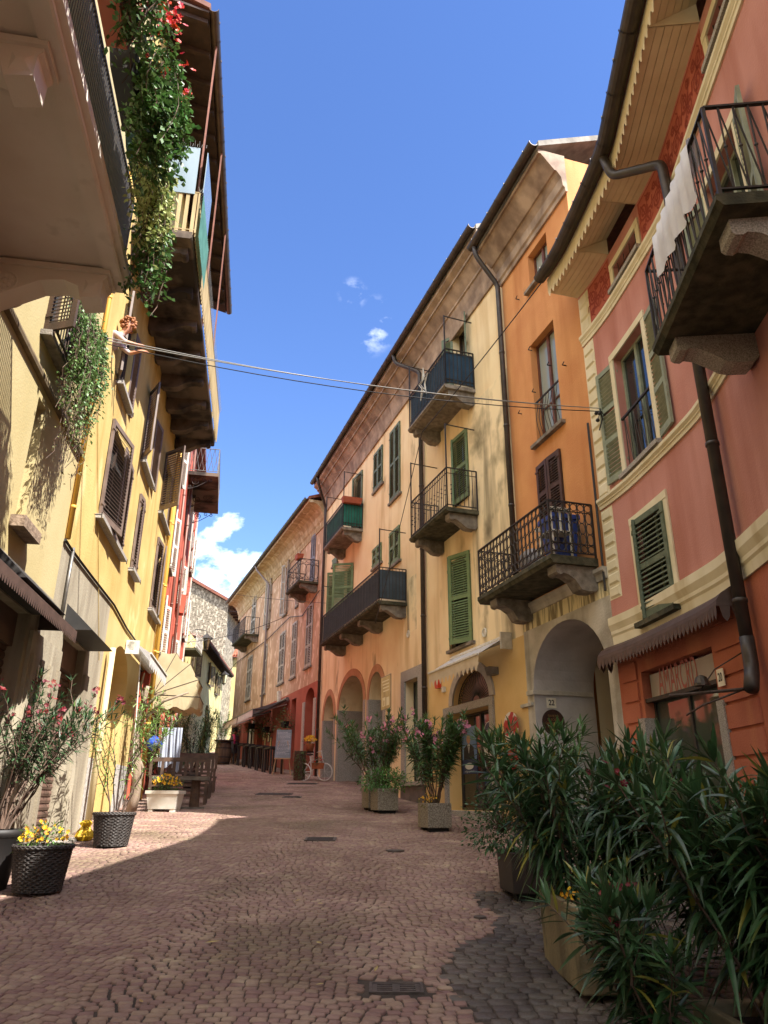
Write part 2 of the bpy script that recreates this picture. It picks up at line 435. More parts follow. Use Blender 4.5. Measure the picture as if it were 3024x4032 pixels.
def window(F, B, u0, u1, z0, z1, dep=.16, fm=None, pane=None, mull=1, bars=(), sill=None, sm=None, shut=(), shm=None, mids=(.5,), fw=.055, name='window', slat=.055, sillw=.12):
    """frame > pane, sill, shutters"""
    mb = MB(F=F); d0, d1 = -dep + .002, -dep + .055; e = .003
    for a, b, c, d in ((u0 + e, u0 + fw, z0 + e, z1 - e), (u1 - fw, u1 - e, z0 + e, z1 - e), (u0 + fw, u1 - fw, z0 + e, z0 + fw * 1.3), (u0 + fw, u1 - fw, z1 - fw, z1 - e)): mb.box(a, b, d0, d1, c, d)
    for k in range(1, mull + 1):
        c = u0 + (u1 - u0) * k / (mull + 1); mb.box(c - fw * .7, c + fw * .7, d0 + .004, d1 + .012, z0 + fw * 1.3, z1 - fw)
    for q in bars:
        c = z0 + (z1 - z0) * q; mb.box(u0 + fw, u1 - fw, d0 + .002, d1 - .012, c - .02, c + .02)
    W = mb.build(name, fm or M_wood, B)
    pb = MB(F=F); pb.poly([(u0, -dep + .02, z0), (u1, -dep + .02, z0), (u1, -dep + .02, z1), (u0, -dep + .02, z1)])
    pb.build('pane', pane or M_glass, W)
    if sill:
        sb = MB(F=F); sb.box(u0 - sillw, u1 + sillw, -dep + .06, sill, z0 - .075, z0 - .002); sb.build('sill', sm or M_stone, W)
    for (side, ang, w) in shut:
        shutter(F, W, u0 if side == 'L' else u1, z0 + .01, z1 - .01, w, side, ang, .012, shm, mids, slat)
    return W

def rail_path(u0, u1, D, ends=(1, 1)):
    p = []
    if ends[0]: p.append((u0, .02))
    p += [(u0, D), (u1, D)]
    if ends[1]: p.append((u1, .02))
    return p
def along(p, step):
    """points every step along a polyline, with the run direction"""
    o = []
    for a, b in zip(p, p[1:]):
        L = math.hypot(b[0] - a[0], b[1] - a[1]); n = max(1, int(round(L / step)))
        for k in range(n): o.append((a[0] + (b[0] - a[0]) * k / n, a[1] + (b[1] - a[1]) * k / n, (b[0] - a[0]) / n, (b[1] - a[1]) / n))
    o.append((*p[-1], 0, 0)); return o
def railing(F, S, u0, u1, D, z, h, style='bars', m=None, step=.11, ends=(1, 1), name='railing', top=.035):
    mb = MB(F=F); path = rail_path(u0, u1, D, ends)
    lo, hi = z + .07, z + h
    def run(zz, w, hh):
        for a, b in zip(path, path[1:]):
            n = 1 if not F.curved or abs(a[0] - b[0]) < .3 else int(abs(a[0] - b[0]) / .3)
            for k in range(n):
                p = [a[i] + (b[i] - a[i]) * k / n for i in (0, 1)]; q = [a[i] + (b[i] - a[i]) * (k + 1) / n for i in (0, 1)]
                mb.bar((*p, zz), (*q, zz), w, hh)
    run(hi, top, top * .6); run(lo, .025, .018)
    for u, d in path: mb.bar((u, d, z), (u, d, hi), .03)
    if style == 'bars' or style == 'ring' or style == 'knob':
        pts = along(path, step)
        for i, (u, d, du, dd) in enumerate(pts):
            mb.bar((u, d, lo), (u, d, hi), .014)
            if style == 'knob' and i % 2 == 0:
                for k in (.3, .42, .54): mb.ball((u, d, lo + (hi - lo) * k), .021, 6, 5)
            if style == 'ring' and (du or dd):
                for zz in (hi - .055, lo + .055):
                    mb.tube([(u + du * (.5 + .46 * math.cos(t)), d + dd * (.5 + .46 * math.cos(t)), zz + .05 * math.sin(t)) for t in [2 * math.pi * k / 10 for k in range(10)]], .006, 4, closed=True)
        if style == 'knob': run(hi - .14, .016, .014)
        if style == 'ring': run(hi - .11, .014, .012); run(lo + .11, .014, .012)
    elif style == 'zig':
        for u, d, du, dd in along(path, step):
            mb.tube([(u, d, lo), (u, d, hi)], .009, 5)
            mb.ball((u, d, lo + (hi - lo) * .5), .018, 6, 5)
            if du or dd:
                mb.tube([(u, d, hi), (u + du * .98, d + dd * .98, lo)], .008, 5)
    elif style == 'oval':
        run(hi - .17, .018, .014); run(lo + .16, .018, .014)
        for u, d, du, dd in along(path, step):
            if not (du or dd): mb.bar((u, d, lo), (u, d, hi), .014); continue
            H = hi - .17 - lo - .16; c0 = lo + .16
            for k in range(3):   # crossing lattice of long ovals with a centre bar
                cz = c0 + H * (k + .5) / 3
                mb.tube([(u + du * (.5 + .40 * math.cos(t)), d + dd * (.5 + .40 * math.cos(t)), cz + H / 5.4 * math.sin(t)) for t in [2 * math.pi * q / 10 for q in range(10)]], .008, 4, closed=True)
            mb.bar((u, d, lo), (u, d, hi), .015)
            for zz in (hi - .085, lo + .08):
                mb.tube([(u + du * (.5 + .44 * math.cos(t)), d + dd * (.5 + .44 * math.cos(t)), zz + .065 * math.sin(t)) for t in [2 * math.pi * q / 10 for q in range(10)]], .009, 4, closed=True)
    elif style == 'slat':
        for u, d, du, dd in along(path, step):
            if du or dd: mb.bar((u + du * .5, d + dd * .5, lo - .12), (u + du * .5, d + dd * .5, hi), .07, .02) if abs(dd) < abs(du) else mb.bar((u, d + dd * .5, lo - .12), (u, d + dd * .5, hi), .02, .07)
    elif style == 'diamond':
        for u, d, du, dd in along(path, step):
            if du or dd:
                mb.tube([(u, d, lo), (u + du, d + dd, hi)], .008, 4); mb.tube([(u + du, d + dd, lo), (u, d, hi)], .008, 4)
    elif style == 'circles':
        run((lo + hi) / 2 + .22, .015, .012)
        for u, d, du, dd in along(path, step):
            if du or dd:
                mb.tube([(u + du * (.5 + .62 * math.cos(t)), d + dd * (.5 + .62 * math.cos(t)), lo + (hi - lo) * .42 + (hi - lo) * .36 * math.sin(t)) for t in [2 * math.pi * q / 14 for q in range(14)]], .011, 5, closed=True)
                mb.tube([(u + du * (.5 + .5 * math.cos(t)), d + dd * (.5 + .5 * math.cos(t)), hi - .1 + .07 * math.sin(t)) for t in [2 * math.pi * q / 10 for q in range(10)]], .008, 5, closed=True)
    return mb.build(name, m or M_iron, S)
def corbel(F, S, u, w, D, z, m=None, h=.34):
    k = D
    pr = [(0, 0), (k, 0), (k, -.13), (k - .03, -.16), (k - .09, -.17), (k - .13, -.14), (k * .72, -.16), (k * .55, -.24), (k * .42, -h * .93), (k * .3, -h), (.06, -h), (0, -h + .06)]
    mb = MB(F=F); mb.prism([(d, z + q) for d, q in pr], 0, u - w / 2, u + w / 2)
    return mb.build('bracket', m or M_stone, S)
def balcony(F, B, u0, u1, D, z, th=.1, h=1.0, style='bars', m=None, rm=None, corb=(), cw=.24, cd=.85, cm=None, step=.11, cloth=None, posts=None, ends=(1, 1), label=None, ch=.34, name='balcony'):
    """z is the underside of the slab"""
    mb = MB(F=F)
    prof = [(0, z), (D - .05, z), (D - .02, z + th * .35), (D, z + th * .5), (D, z + th), (0, z + th)]
    mb.sweep(prof, u0, u1, closed=True)
    S = mb.build(name, m or M_stone, B, label=label)
    railing(F, S, u0 + .03, u1 - .03, D - .05, z + th, h, style, rm, step, ends)
    for c in corb: corbel(F, S, c, cw, D * cd, z - .002, cm, ch)
    if cloth:
        cb = MB(F=F); p = rail_path(u0 + .06, u1 - .06, D - .085)
        for a, b in zip(p, p[1:]):
            L = math.hypot(a[0] - b[0], a[1] - b[1]); n = max(2, int(L / .06)); prev = None
            for k in range(n + 1):
                t = k / n; wv = .012 * math.sin(k * 1.3) ; u = a[0] + (b[0] - a[0]) * t; d = a[1] + (b[1] - a[1]) * t
                if abs(a[0] - b[0]) > abs(a[1] - b[1]): d += wv
                else: u += wv
                i = (cb.vt((u, d, z + th + .08)), cb.vt((u, d, z + th + h - .06)))
                if prev: cb.face((prev[0], i[0], i[1], prev[1]))
                prev = i
        cb.build('privacy_cloth', cloth, S)
    if posts:
        pb = MB(F=F)
        for u in (u0 + .03, u1 - .03):
            pb.bar((u, D - .05, z), (u, D - .05, z + posts), .03); pb.bar((u, D - .05, z + posts - .02), (u, .02, z + posts - .05), .022)
        pb.build('awning_post', rm or M_iron, S)
    return S
def plain_box(F, B, name, m, *a, label=None):
    mb = MB(F=F); mb.box(*a); return mb.build(name, m, B, label=label)
def scallop(F, mb, u0, u1, d, ztop, drop, n, tip='round', slope=0.0):
    """hanging edge cut into tongues; slope moves it outwards as it falls"""
    w = (u1 - u0) / n
    for k in range(n):
        a = u0 + k * w; pts = []
        if tip == 'round':
            prof = [(0, .55), (.12, .8), (.3, .96), (.5, 1), (.7, .96), (.88, .8), (1, .55)]
        elif tip == 'leaf':
            prof = [(0.02, .35), (.08, .62), (.22, .7), (.36, .86), (.5, 1), (.64, .86), (.78, .7), (.92, .62), (.98, .35)]
        else:
            prof = [(0, .62), (.25, .92), (.42, 1), (.5, .98), (.6, .86), (.8, .66), (1, .62)]
        for p, q in zip(prof, prof[1:]):
            mb.poly([(a + p[0] * w, d, ztop), (a + q[0] * w, d, ztop), (a + q[0] * w, d + slope * q[1] * drop, ztop - drop * q[1]), (a + p[0] * w, d + slope * p[1] * drop, ztop - drop * p[1])])
# ------------------------------------------------------------------ the four facades on the right
YF = Facade((1.71, 17.85), [(0, 161.5)])
U_YO = 3.45; U_YF = YF.pix(1262, 2600)[0]
OF = Facade(YF.map(U_YO, 0, 0)[:2], [(0, 163.5)])
U_OP = 3.08
PF = Facade(OF.map(U_OP, 0, 0)[:2], [(0, 164.5), (.8, 171), (1.2, 174), (2.8, 176), (3.2, 179), (3.5, 186)], -3, 24)
FF = Facade(YF.map(U_YF, 0, 0)[:2], [(0, 159)])

# ---- yellow house with the green shutters
M_yel = mat('yellow_plaster', '#efdab0', '#e4c99c', scale=.9, rough=.9, bump=.25, bscale=35, streak='#c2a473', sk=(.5, .72), patch='#97835f', pk=(.62, .72), pscale=.9)
M_yel2 = mat('fresh_yellow_plaster', '#dfbc80', '#d5b072', scale=1.5, rough=.9, bump=.25, bscale=35)
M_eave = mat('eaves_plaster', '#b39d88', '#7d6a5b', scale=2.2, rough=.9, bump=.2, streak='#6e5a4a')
M_terra = mat('terracotta_trim', '#b88a66', '#a87a56', scale=3, rough=.9, bump=.2)
M_green = mat('green_shutter_paint', '#6d8259', '#5c714b', scale=5, rough=.55)
M_greyg = mat('grey_green_paint', '#66735a', '#525f4b', scale=6, rough=.6)
M_stain = mat('mould_stained_plaster', '#efdab0', '#8f8363', scale=1.1, lo=.5, hi=.72, rough=.95, bump=.3, streak='#665c45', sk=(.49, .68), patch='#5d5440', pk=(.56, .7), pscale=1.3)
Y = thing('yellow_house', 'tall yellow plastered house with green louvred shutters, four balconies and three arches', 'house', YF.map(-5, 0, gz(22)))
yz0 = 0.6; yz1 = 14.75
A1 = dict(zip(('u0', 'u1', 'z0', 'z1'), (YF.pix(1273, 2900)[0], YF.pix(1315, 2823)[0], yz0 + .2, YF.pix(1302, 2737)[1])), zs=YF.pix(1313.8, 2823)[1], dep=.8, back=4, rsplit=(YF.pix(1313.8, 2823)[1], 3))
A2 = dict(u0=YF.pix(1333, 2850)[0], u1=YF.pix(1432, 2756)[0], z0=yz0 + .2, z1=YF.pix(1399.7, 2654)[1], zs=YF.pix(1432, 2756)[1], dep=1.1, back=4, rsplit=(YF.pix(1336, 2797)[1], 3))
A3 = dict(u0=YF.pix(1453, 2800)[0], u1=YF.pix(1510, 2732)[0], z0=yz0 + .2, z1=YF.pix(1485.6, 2643.7)[1], zs=YF.pix(1509.7, 2732.6)[1], dep=.8, back=4, rsplit=(YF.pix(1509.7, 2732.6)[1], 3))
def op(F, bl, tr, dep=.2, **k):
    a = F.rect(bl, tr); return dict(u0=a[0], u1=a[1], z0=a[2], z1=a[3], dep=dep, **k)
yw = {
    'tall': op(YF, (1538, 1982), (1577, 1656)), 'small': op(YF, (1474, 1940), (1508.7, 1748.8)),
    'low1': op(YF, (1537, 2236), (1575.8, 2064.7)), 'low2': op(YF, (1470, 2241), (1503.7, 2134)),
    'b3': op(YF, (1392, 2110), (1430, 1849)), 'mid': op(YF, (1312, 2232), (1331, 2186)),
    'b4': op(YF, (1352, 2440), (1393, 2215)), 'b4b': op(YF, (1296, 2440), (1316, 2300)),
    'b2': op(YF, (1790, 2003), (1840, 1684)), 'w1': op(YF, (1778, 2562), (1850, 2165)),
}
dz = YF.pix(1766, 1530)[1]
yw['b1'] = dict(u0=YF.pix(1785, 1400)[0], u1=YF.pix(1830, 1330)[0], z0=dz - .1, z1=YF.pix(1830, 1255)[1], dep=.25)
SHOPW = op(YF, (1600, 3079), (1650.5, 2664.8), .3); SHOPD = op(YF, (1773, 3190), (1933, 2776), .38)
SHOPD['z0'] = YF.pix(1803, 3190)[1]
LUN = dict(u0=YF.pix(1787, 2795)[0], u1=YF.pix(1934, 2749)[0], z0=SHOPD['z1'] + .17, z1=YF.pix(1872, 2633)[1], dep=.28, back=4)
LUN['zs'] = LUN['z0'] + .02
ops_y = [A1, A2, A3, SHOPW, SHOPD, LUN] + list(yw.values())
zfresh = YF.pix(1950, 2545)[1]
def ymat(u, z):
    if z < zfresh and u > -2.3: return 1
    if u > 1.3 and zfresh + .02 < z < zfresh + 6.2: return 2
    if -3.2 < u < -2.45 and 6.0 < z < 7.6: return 2
    return 0
wall(YF, Y, U_YF, U_YO, yz0, yz1, ops_y, [M_yel, M_yel2, M_stain, M_granite, M_dark], ymat, depth=9, vsub=((1.3, -2.3, -3.2, -2.45), (zfresh, zfresh + 6.2, 6.0, 7.6)))
for o in (A1, A2, A3):   # flat trim round each arch
    mb = MB(F=YF); c = (o['u0'] + o['u1']) / 2; a = (o['u1'] - o['u0']) / 2; w = .24; n = 20; rise = o['z1'] - o['zs']
    ins = [(c - a * math.cos(math.pi * i / n), o['zs'] + rise * math.sin(math.pi * i / n)) for i in range(n + 1)]
    ous = [(c - (a + w) * math.cos(math.pi * i / n), o['zs'] + (rise + w) * math.sin(math.pi * i / n)) for i in range(n + 1)]
    for i in range(n):
        mb.hexa([(ins[i][0], .002, ins[i][1]), (ins[i + 1][0], .002, ins[i + 1][1]), (ous[i + 1][0], .002, ous[i + 1][1]), (ous[i][0], .002, ous[i][1]),
                 (ins[i][0], .022, ins[i][1]), (ins[i + 1][0], .022, ins[i + 1][1]), (ous[i + 1][0], .022, ous[i + 1][1]), (ous[i][0], .022, ous[i][1])])
    mb.build('arch_trim', M_terra, Y)
    for x0, x1 in ((o['u0'] - .2, o['u0']), (o['u1'], o['u1'] + .2)): mb = MB(F=YF); mb.box(x0, x1, .003, .03, yz0 + .2, o['zs'] - .003); mb.build('granite_pier', M_granite, Y)
for k, o in yw.items():
    w = (o['u1'] - o['u0']) / 2
    if k in ('tall', 'small', 'low1', 'low2', 'mid', 'b4b'):
        window(YF, Y, *[o[q] for q in ('u0', 'u1', 'z0', 'z1')], pane=M_dark, sill=.07, shut=(('L', 0, w - .005), ('R', 0, w - .005)), shm=M_greyg if k in ('tall', 'small') else M_green, fw=.04, slat=.06)
    elif k == 'b3': window(YF, Y, o['u0'], o['u1'], o['z0'], o['z1'], shut=(('L', 24, w*.5), ('R', 5, 2 * w - .1)), shm=M_greyg, slat=.06)
    elif k == 'b4': window(YF, Y, o['u0'], o['u1'], o['z0'], o['z1'], shut=(('L', 120, w * 1.1), ('R', 60, w * 1.25)), shm=M_green, slat=.06)
    elif k == 'b2': window(YF, Y, o['u0'], o['u1'], o['z0'], o['z1'], shut=(('L', 24, w*.5), ('R', 4, 2 * w - .1)), shm=M_green, slat=.06)
    elif k == 'b1': window(YF, Y, o['u0'], o['u1'], o['z0'], o['z1'], dep=.25, shut=(('L', 150, w), ('R', 155, w)), shm=M_greyg, slat=.06)
    else: window(YF, Y, o['u0'], o['u1'], o['z0'], o['z1'], pane=M_dark, sill=.1, shut=(('L', 24, w), ('R', 22, w*1.1)), shm=M_green, slat=.06)
# balconies
def bal_px(F, far_bot, near_bot, D):
    a = F.pix(*far_bot, D); b = F.pix(*near_bot, D); return a[0], b[0], (a[1] + b[1]) / 2
M_navy = mat('navy_cloth', '#2d4a60', '#243c50', scale=3, rough=.9, trans=.15)
M_gcloth = mat('green_cloth', '#2b7a68', '#226253', scale=3, rough=.9, trans=.15)
M_grcloth = mat('grey_cloth', '#4a555c', '#3c464c', scale=3, rough=.9, trans=.1)
u0, u1, z = bal_px(YF, (1606, 1700), (1750, 1527), .85)
S1 = balcony(YF, Y, u0, u1, .85, z, style='ring', corb=(u0 + .2, u1 - .2), cloth=M_navy, posts=2.15, h=1.05, label='upper balcony with navy privacy cloth behind its bars')
B1 = (u0, u1, z)
u0, u1, z = bal_px(YF, (1611, 2131), (1756, 2014), .85)
balcony(YF, Y, u0, u1, .85, z, style='knob', corb=(u0 + .22, u1 - .22), posts=2.3, h=1.02, label='bare balcony with knobbed iron bars', m=M_moss)
u0, u1, z = bal_px(YF, (1273.8, 2166.7), (1345.5, 2084.6), .8)
balcony(YF, Y, u0, u1, .8, z, style='ring', corb=(u0 + .25, u1 - .25), cloth=M_gcloth, posts=2.3, label='small balcony wrapped in green cloth')
B3 = (u0, u1, z)
u0, u1, z = bal_px(YF, (1260, 2544.8), (1487, 2375.6), .9)
B4 = (u0, u1, z)
balcony(YF, Y, u0, u1, .9, z, style='bars', corb=[u0 + .2 + (u1 - u0 - .4) * k / 3 for k in range(4)], cloth=M_grcloth, posts=2.3, m=M_moss, label='long balcony on four stone brackets', step=.1)
# cornice, roof, gutter, pipes
mb = MB(F=YF); zc = yz1 - 1.25
mb.sweep([(0, zc), (.05, zc), (.07, zc + .12), (.05, zc + .16), (.09, zc + .4), (.16, zc + .62), (.2, zc + .64), (.2, zc + .70), (.42, zc + .98), (.46, zc + .98), (.46, zc + 1.05), (.6, zc + 1.15), (.6, zc + 1.25), (0, zc + 1.25)], U_YF, U_YO - .03, closed=True)
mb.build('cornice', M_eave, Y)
M_gtile = mat('grey_slate', '#8f8a82', '#6f6a63', scale=5, rough=.9)
roof(YF, Y, U_YF, U_YO - .03, yz1 + .02, .6, 9, 2.4, M_gtile)
gutter(YF, Y, U_YF, U_YO - .05, .70, yz1 + .12, r=.1)
pu = YF.pix(1678, 2400)[0]
downpipe(YF, Y, [(pu - .8, .68, yz1 + .05), (pu - .8, .6, yz1 - .25), (pu, .1, yz1 - .95), (pu, .08, 2.0)], .065)
downpipe(YF, Y, [(U_YF + .9, .68, yz1 + .05), (U_YF + .9, .6, yz1 - .3), (U_YF + .3, .1, yz1 - 1.1), (U_YF + .3, .09, 2.3)], .06)
# shop window in granite, shop door with its fanlight
def stone_frame(F, B, o, w, proud=.03, m=None, bottom=False, name='stone_frame', z0=None):
    mb = MB(F=F); z0 = o['z0'] if z0 is None else z0
    mb.box(o['u0'] - w, o['u0'], .003, proud, z0, o['z1']); mb.box(o['u1'], o['u1'] + w, .003, proud, z0, o['z1'])
    mb.box(o['u0'] - w, o['u1'] + w, .003, proud, o['z1'] + .002, o['z1'] + w)
    if bottom: mb.box(o['u0'] - w, o['u1'] + w, .003, proud + .05, z0 - .1, z0 - .002)
    return mb.build(name, m or M_granite, B)
stone_frame(YF, Y, SHOPW, .3, .05, bottom=True)
M_slate = mat('slate_base', '#6e625c', '#57504d', scale=4, rough=.8, bump=.3)
mb = MB(F=YF); mb.box(SHOPW['u0'] - .35, SHOPW['u1'] + .4, .004, .045, yz0 + .3, SHOPW['z0'] - .102); mb.build('base_slab', M_slate, Y)
M_bronze = mat('bronze_frame', '#4a423b', rough=.4, metal=.5)
W = window(YF, Y, SHOPW['u0'], SHOPW['u1'], SHOPW['z0'], SHOPW['z1'], dep=.28, mull=0, fm=M_bronze, fw=.03, pane=glass('shop_glass', '#59645f', .05), name='shop_window')
stone_frame(YF, Y, SHOPD, .17, .06)
W = window(YF, Y, SHOPD['u0'], SHOPD['u1'], SHOPD['z0'], SHOPD['z1'], dep=.36, mull=1, fm=M_bronze, fw=.045, bars=(.06,), name='shop_door', pane=glass('door_glass', '#2a2b2a', .05))
mb = MB(F=YF); uc = (SHOPD['u0'] + SHOPD['u1']) / 2
mb.tube([(uc - .1, -.3, SHOPD['z0'] + .95), (uc - .1, -.26, SHOPD['z0'] + .97), (uc - .1, -.26, SHOPD['z0'] + 1.3), (uc - .1, -.3, SHOPD['z0'] + 1.32)], .012, 6)
mb.build('handle', M_bronze, W)
mb = MB(F=YF); mb.box(SHOPD['u0'] - .25, SHOPD['u1'] + .25, .0, .32, SHOPD['z0'] - .35, SHOPD['z0'] - .004); mb.build('door_step', M_granite, Y)
mb = MB(F=YF); c = (LUN['u0'] + LUN['u1']) / 2; a = (LUN['u1'] - LUN['u0']) / 2; rise = LUN['z1'] - LUN['zs']; n = 18; w = .2
for i in range(n):
    p = []
    for t in (i, i + 1):
        al = math.pi * t / n
        p.append(((c - a * math.cos(al), LUN['zs'] + rise * math.sin(al)), (c - (a + w) * math.cos(al), LUN['zs'] + (rise + w) * math.sin(al))))
    (p0, q0), (p1, q1) = p
    mb.hexa([(p0[0], .003, p0[1]), (p1[0], .003, p1[1]), (q1[0], .003, q1[1]), (q0[0], .003, q0[1]), (p0[0], .05, p0[1]), (p1[0], .05, p1[1]), (q1[0], .05, q1[1]), (q0[0], .05, q0[1])])
mb.build('fanlight_surround', mat('pale_trim', '#b7ada0', '#a1968a', scale=4, rough=.9), Y)
mb = MB(F=YF)
for i in range(1, 24):
    al = math.pi * i / 24; r0 = .2; k = .86 if i % 2 else .97
    mb.tube([(c - a * r0 * math.cos(al), -.12, LUN['zs'] + rise * r0 * math.sin(al)), (c - a * k * math.cos(al), -.12, LUN['zs'] + rise * k * math.sin(al))], .009, 4)
    if i % 2: mb.tube([(c - a * .92 * math.cos(al) + .05 * math.cos(t), -.12, LUN['zs'] + rise * .92 * math.sin(al) + .05 * math.sin(t)) for t in [2 * math.pi * q / 8 for q in range(8)]], .007, 4, closed=True)
for k in (.2, .98): mb.tube([(c - a * k * math.cos(math.pi * i / 16), -.12, LUN['zs'] + rise * k * math.sin(math.pi * i / 16)) for i in range(17)], .012, 4)
mb.build('fanlight_grille', M_iron, Y)
mb = MB(F=YF); mb.poly([(LUN['u0'], -.2, LUN['z0']), (LUN['u1'], -.2, LUN['z0']), (LUN['u1'], -.2, LUN['z1']), (LUN['u0'], -.2, LUN['z1'])]); mb.build('fanlight_pane', glass('fan_glass', '#8a6f66', .2), Y)

# ---- orange house with the white portal
M_or = mat('orange_plaster', '#cf935c', '#c2824e', scale=1.1, rough=.9, bump=.3, bscale=30, streak='#b06f3a', sk=(.48, .72), patch='#8f6a45', pk=(.72, .8), pscale=1.2)
M_por = mat('weathered_portal', '#c4bdb0', '#9c9486', scale=1.6, lo=.4, hi=.65, rough=.95, bump=.4, bscale=25, streak='#6d6558', sk=(.5, .7))
M_drip = mat('dripped_plaster', '#d8c99c', '#85785a', scale=9, stretch=(1, 1, .1), lo=.44, hi=.54, rough=.95, bump=.3)
M_rev = mat('grey_plaster', '#c6c1be', '#b0aaa6', scale=2, rough=.95, bump=.3, bscale=20)
M_bwood = mat('dark_brown_paint', '#4b322b', '#3b2722', scale=6, rough=.55)
M_redwood = mat('reddish_wood', '#6b3d2e', '#57301f', scale=6, rough=.5)
O = thing('orange_house', 'narrow orange plastered house above a stained white arched portal', 'house', OF.map(1.5, 0, gz(13)))
oz1 = OF.pix(2148, 518, .6)[1] - .12; ub = U_OP
ow = {'top': op(OF, (2088, 1143), (2148, 913), .22), 'french': op(OF, (2116, 1750), (2177, 1257), .22), 'shut': op(OF, (2136, 2086), (2207, 1765), .12)}
PORT = dict(u0=OF.pix(2104, 2750)[0], u1=OF.pix(2403, 2720)[0], z0=gz(13) - .25, z1=OF.pix(2247, 2432)[1], zs=OF.pix(2118, 2709)[1], dep=1.3, rm=3)
zport = OF.pix(2150, 2350)[1]
def omat(u, z): return 0 if z > zport else (2 if z > PORT['z1'] + .1 else 1)
wall(OF, O, 0, U_OP, .4, oz1, [PORT] + list(ow.values()), [M_or, M_por, M_drip, M_rev], omat, depth=9, vsub=((), (zport, PORT['z1'] + .1)))
window(OF, O, *[ow['top'][k] for k in ('u0', 'u1', 'z0', 'z1')], dep=.2, fm=M_redwood, sill=.1, pane=M_glassl)
W = window(OF, O, *[ow['french'][k] for k in ('u0', 'u1', 'z0', 'z1')], dep=.2, fm=M_redwood, sill=.1, pane=M_glassl, bars=(.33,))
mb = MB(F=OF); o = ow['french']; zt = o['z0'] + .95
mb.bar((o['u0'], -.03, zt), (o['u1'], -.03, zt), .03); mb.bar((o['u0'], -.03, o['z0'] + .06), (o['u1'], -.03, o['z0'] + .06), .02)
for k in range(1, 9):
    u = o['u0'] + (o['u1'] - o['u0']) * k / 9
    mb.tube([(u, -.03 + .07 * math.sin(math.pi * t) ** 2, o['z0'] + .05 + .9 * t) for t in [q / 6 for q in range(7)]], .008, 4)
mb.build('window_rail', M_iron, W)
o = ow['shut']; w = (o['u1'] - o['u0']) / 2
window(OF, O, o['u0'], o['u1'], o['z0'], o['z1'], dep=.1, pane=M_dark, shut=(('L', 3, w - .01), ('R', 3, w - .01)), shm=M_bwood, slat=.055)
# portal: impost, cornice, passage walls behind the arch
mb = MB(F=OF)
mb.box(PORT['u0'] - .22, PORT['u0'] + .06, -1.25, .05, PORT['zs'] - .1, PORT['zs'] - .02); mb.box(PORT['u0'] - .5, PORT['u0'] - .05, .003, .05, PORT['zs'] - .3, PORT['zs'] - .24)
mb.sweep([(0, zport - .2), (.03, zport - .2), (.05, zport - .1), (.09, zport - .06), (.09, zport), (0, zport)], 0, U_OP, closed=True)
mb.build('portal_moulding', M_por, O)
M_beige = mat('beige_passage', '#d3cab2', '#c6bca2', scale=1.2, rough=.95)
mb = MB(F=OF); a, b = PORT['u0'] + .1, PORT['u1'] + .02
ZP = PORT['z1'] + .12; mb.poly([(a, -1.3, .6), (a, -6, .6), (a, -6, ZP), (a, -1.3, ZP)])
mb.poly([(b, -1.3, .6), (b, -6, .6), (b, -6, ZP), (b, -1.3, ZP)]); mb.poly([(a, -6, .6), (b, -6, .6), (b, -6, ZP), (a, -6, ZP)])
mb.poly([(a, -1.3, ZP), (b, -1.3, ZP), (b, -6, ZP), (a, -6, ZP)])
mb.build('passage_wall', M_beige, O)
u0, u1, z = bal_px(OF, (1881, 2384), (2168, 2206), .9)
u1 = OF.pix(2168, 2206, .9)[0]
BO = (u0, u1, z)
balcony(OF, O, u0, u1, .9, z, th=.14, h=.98, style='oval', corb=(u0 + .45, u1 - .22), cw=.3, m=M_moss, step=.15, ch=.42)
mb = MB(F=OF); zc = oz1 - .95
mb.sweep([(0, zc), (.05, zc), (.06, zc + .1), (.1, zc + .14), (.12, zc + .35), (.22, zc + .5), (.26, zc + .5), (.55, zc + .86), (.6, zc + .86), (.6, zc + .95), (0, zc + .95)], -.02, U_OP + .05, closed=True)
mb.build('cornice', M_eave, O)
roof(OF, O, -.06, U_OP + .12, oz1 + .02, .62, 9, 2.2, M_gtile)
gutter(OF, O, -.12, U_OP + .1, .72, oz1 + .12, r=.1)
downpipe(OF, O, [(.05, .70, oz1 + .05), (.05, .66, oz1 - .25), (.02, .12, oz1 - .95), (.02, .1, BO[2] + .2)], .06)
mb = MB(F=OF)   # iron shutter stays left on the wall
for (x, y) in ((2045, 1180), (2055, 1630), (2230, 1440), (2170, 1440), (2095, 1380), (2110, 1545)):
    u, zz = OF.pix(x, y); mb.bar((u, 0, zz), (u, .09, zz), .016); mb.bar((u, .09, zz), (u + .09, .1, zz + .02), .014)
mb.build('shutter_stay', M_iron, O)

# ---- pink house, gently curved, with painted friezes
M_pink = mat('pink_plaster', '#c48b80', '#b87c6f', scale=1.0, rough=.9, bump=.25, bscale=40, streak='#a86a5a', sk=(.48, .7))
M_rust = mat('rust_plaster', '#b4694e', '#a55b42', scale=1.4, rough=.9, bump=.25, bscale=40, streak='#c07a55', sk=(.6, .8))
M_crm = mat('cream_moulding', '#e2d8bc', '#d3c7a6', scale=2.2, rough=.85, streak='#b39d6c', sk=(.6, .8))
M_sage = mat('sage_shutter_paint', '#8f9680', '#7b8370', scale=7, rough=.65)
M_dgreen = mat('weathered_green_paint', '#66705c', '#515c4b', scale=9, rough=.75)
M_soff = mat('ochre_boards', '#e8d6ae', '#ddc9a0', scale=3, rough=.8)
M_cast = mat('brown_metal', '#5a4740', '#4c3b35', scale=7, rough=.6, metal=.2)
P = thing('pink_house', 'curved pink house with cream mouldings, painted friezes and rust red ground floor', 'house', PF.map(2, 0, gz(10)))
PEND = 22.0
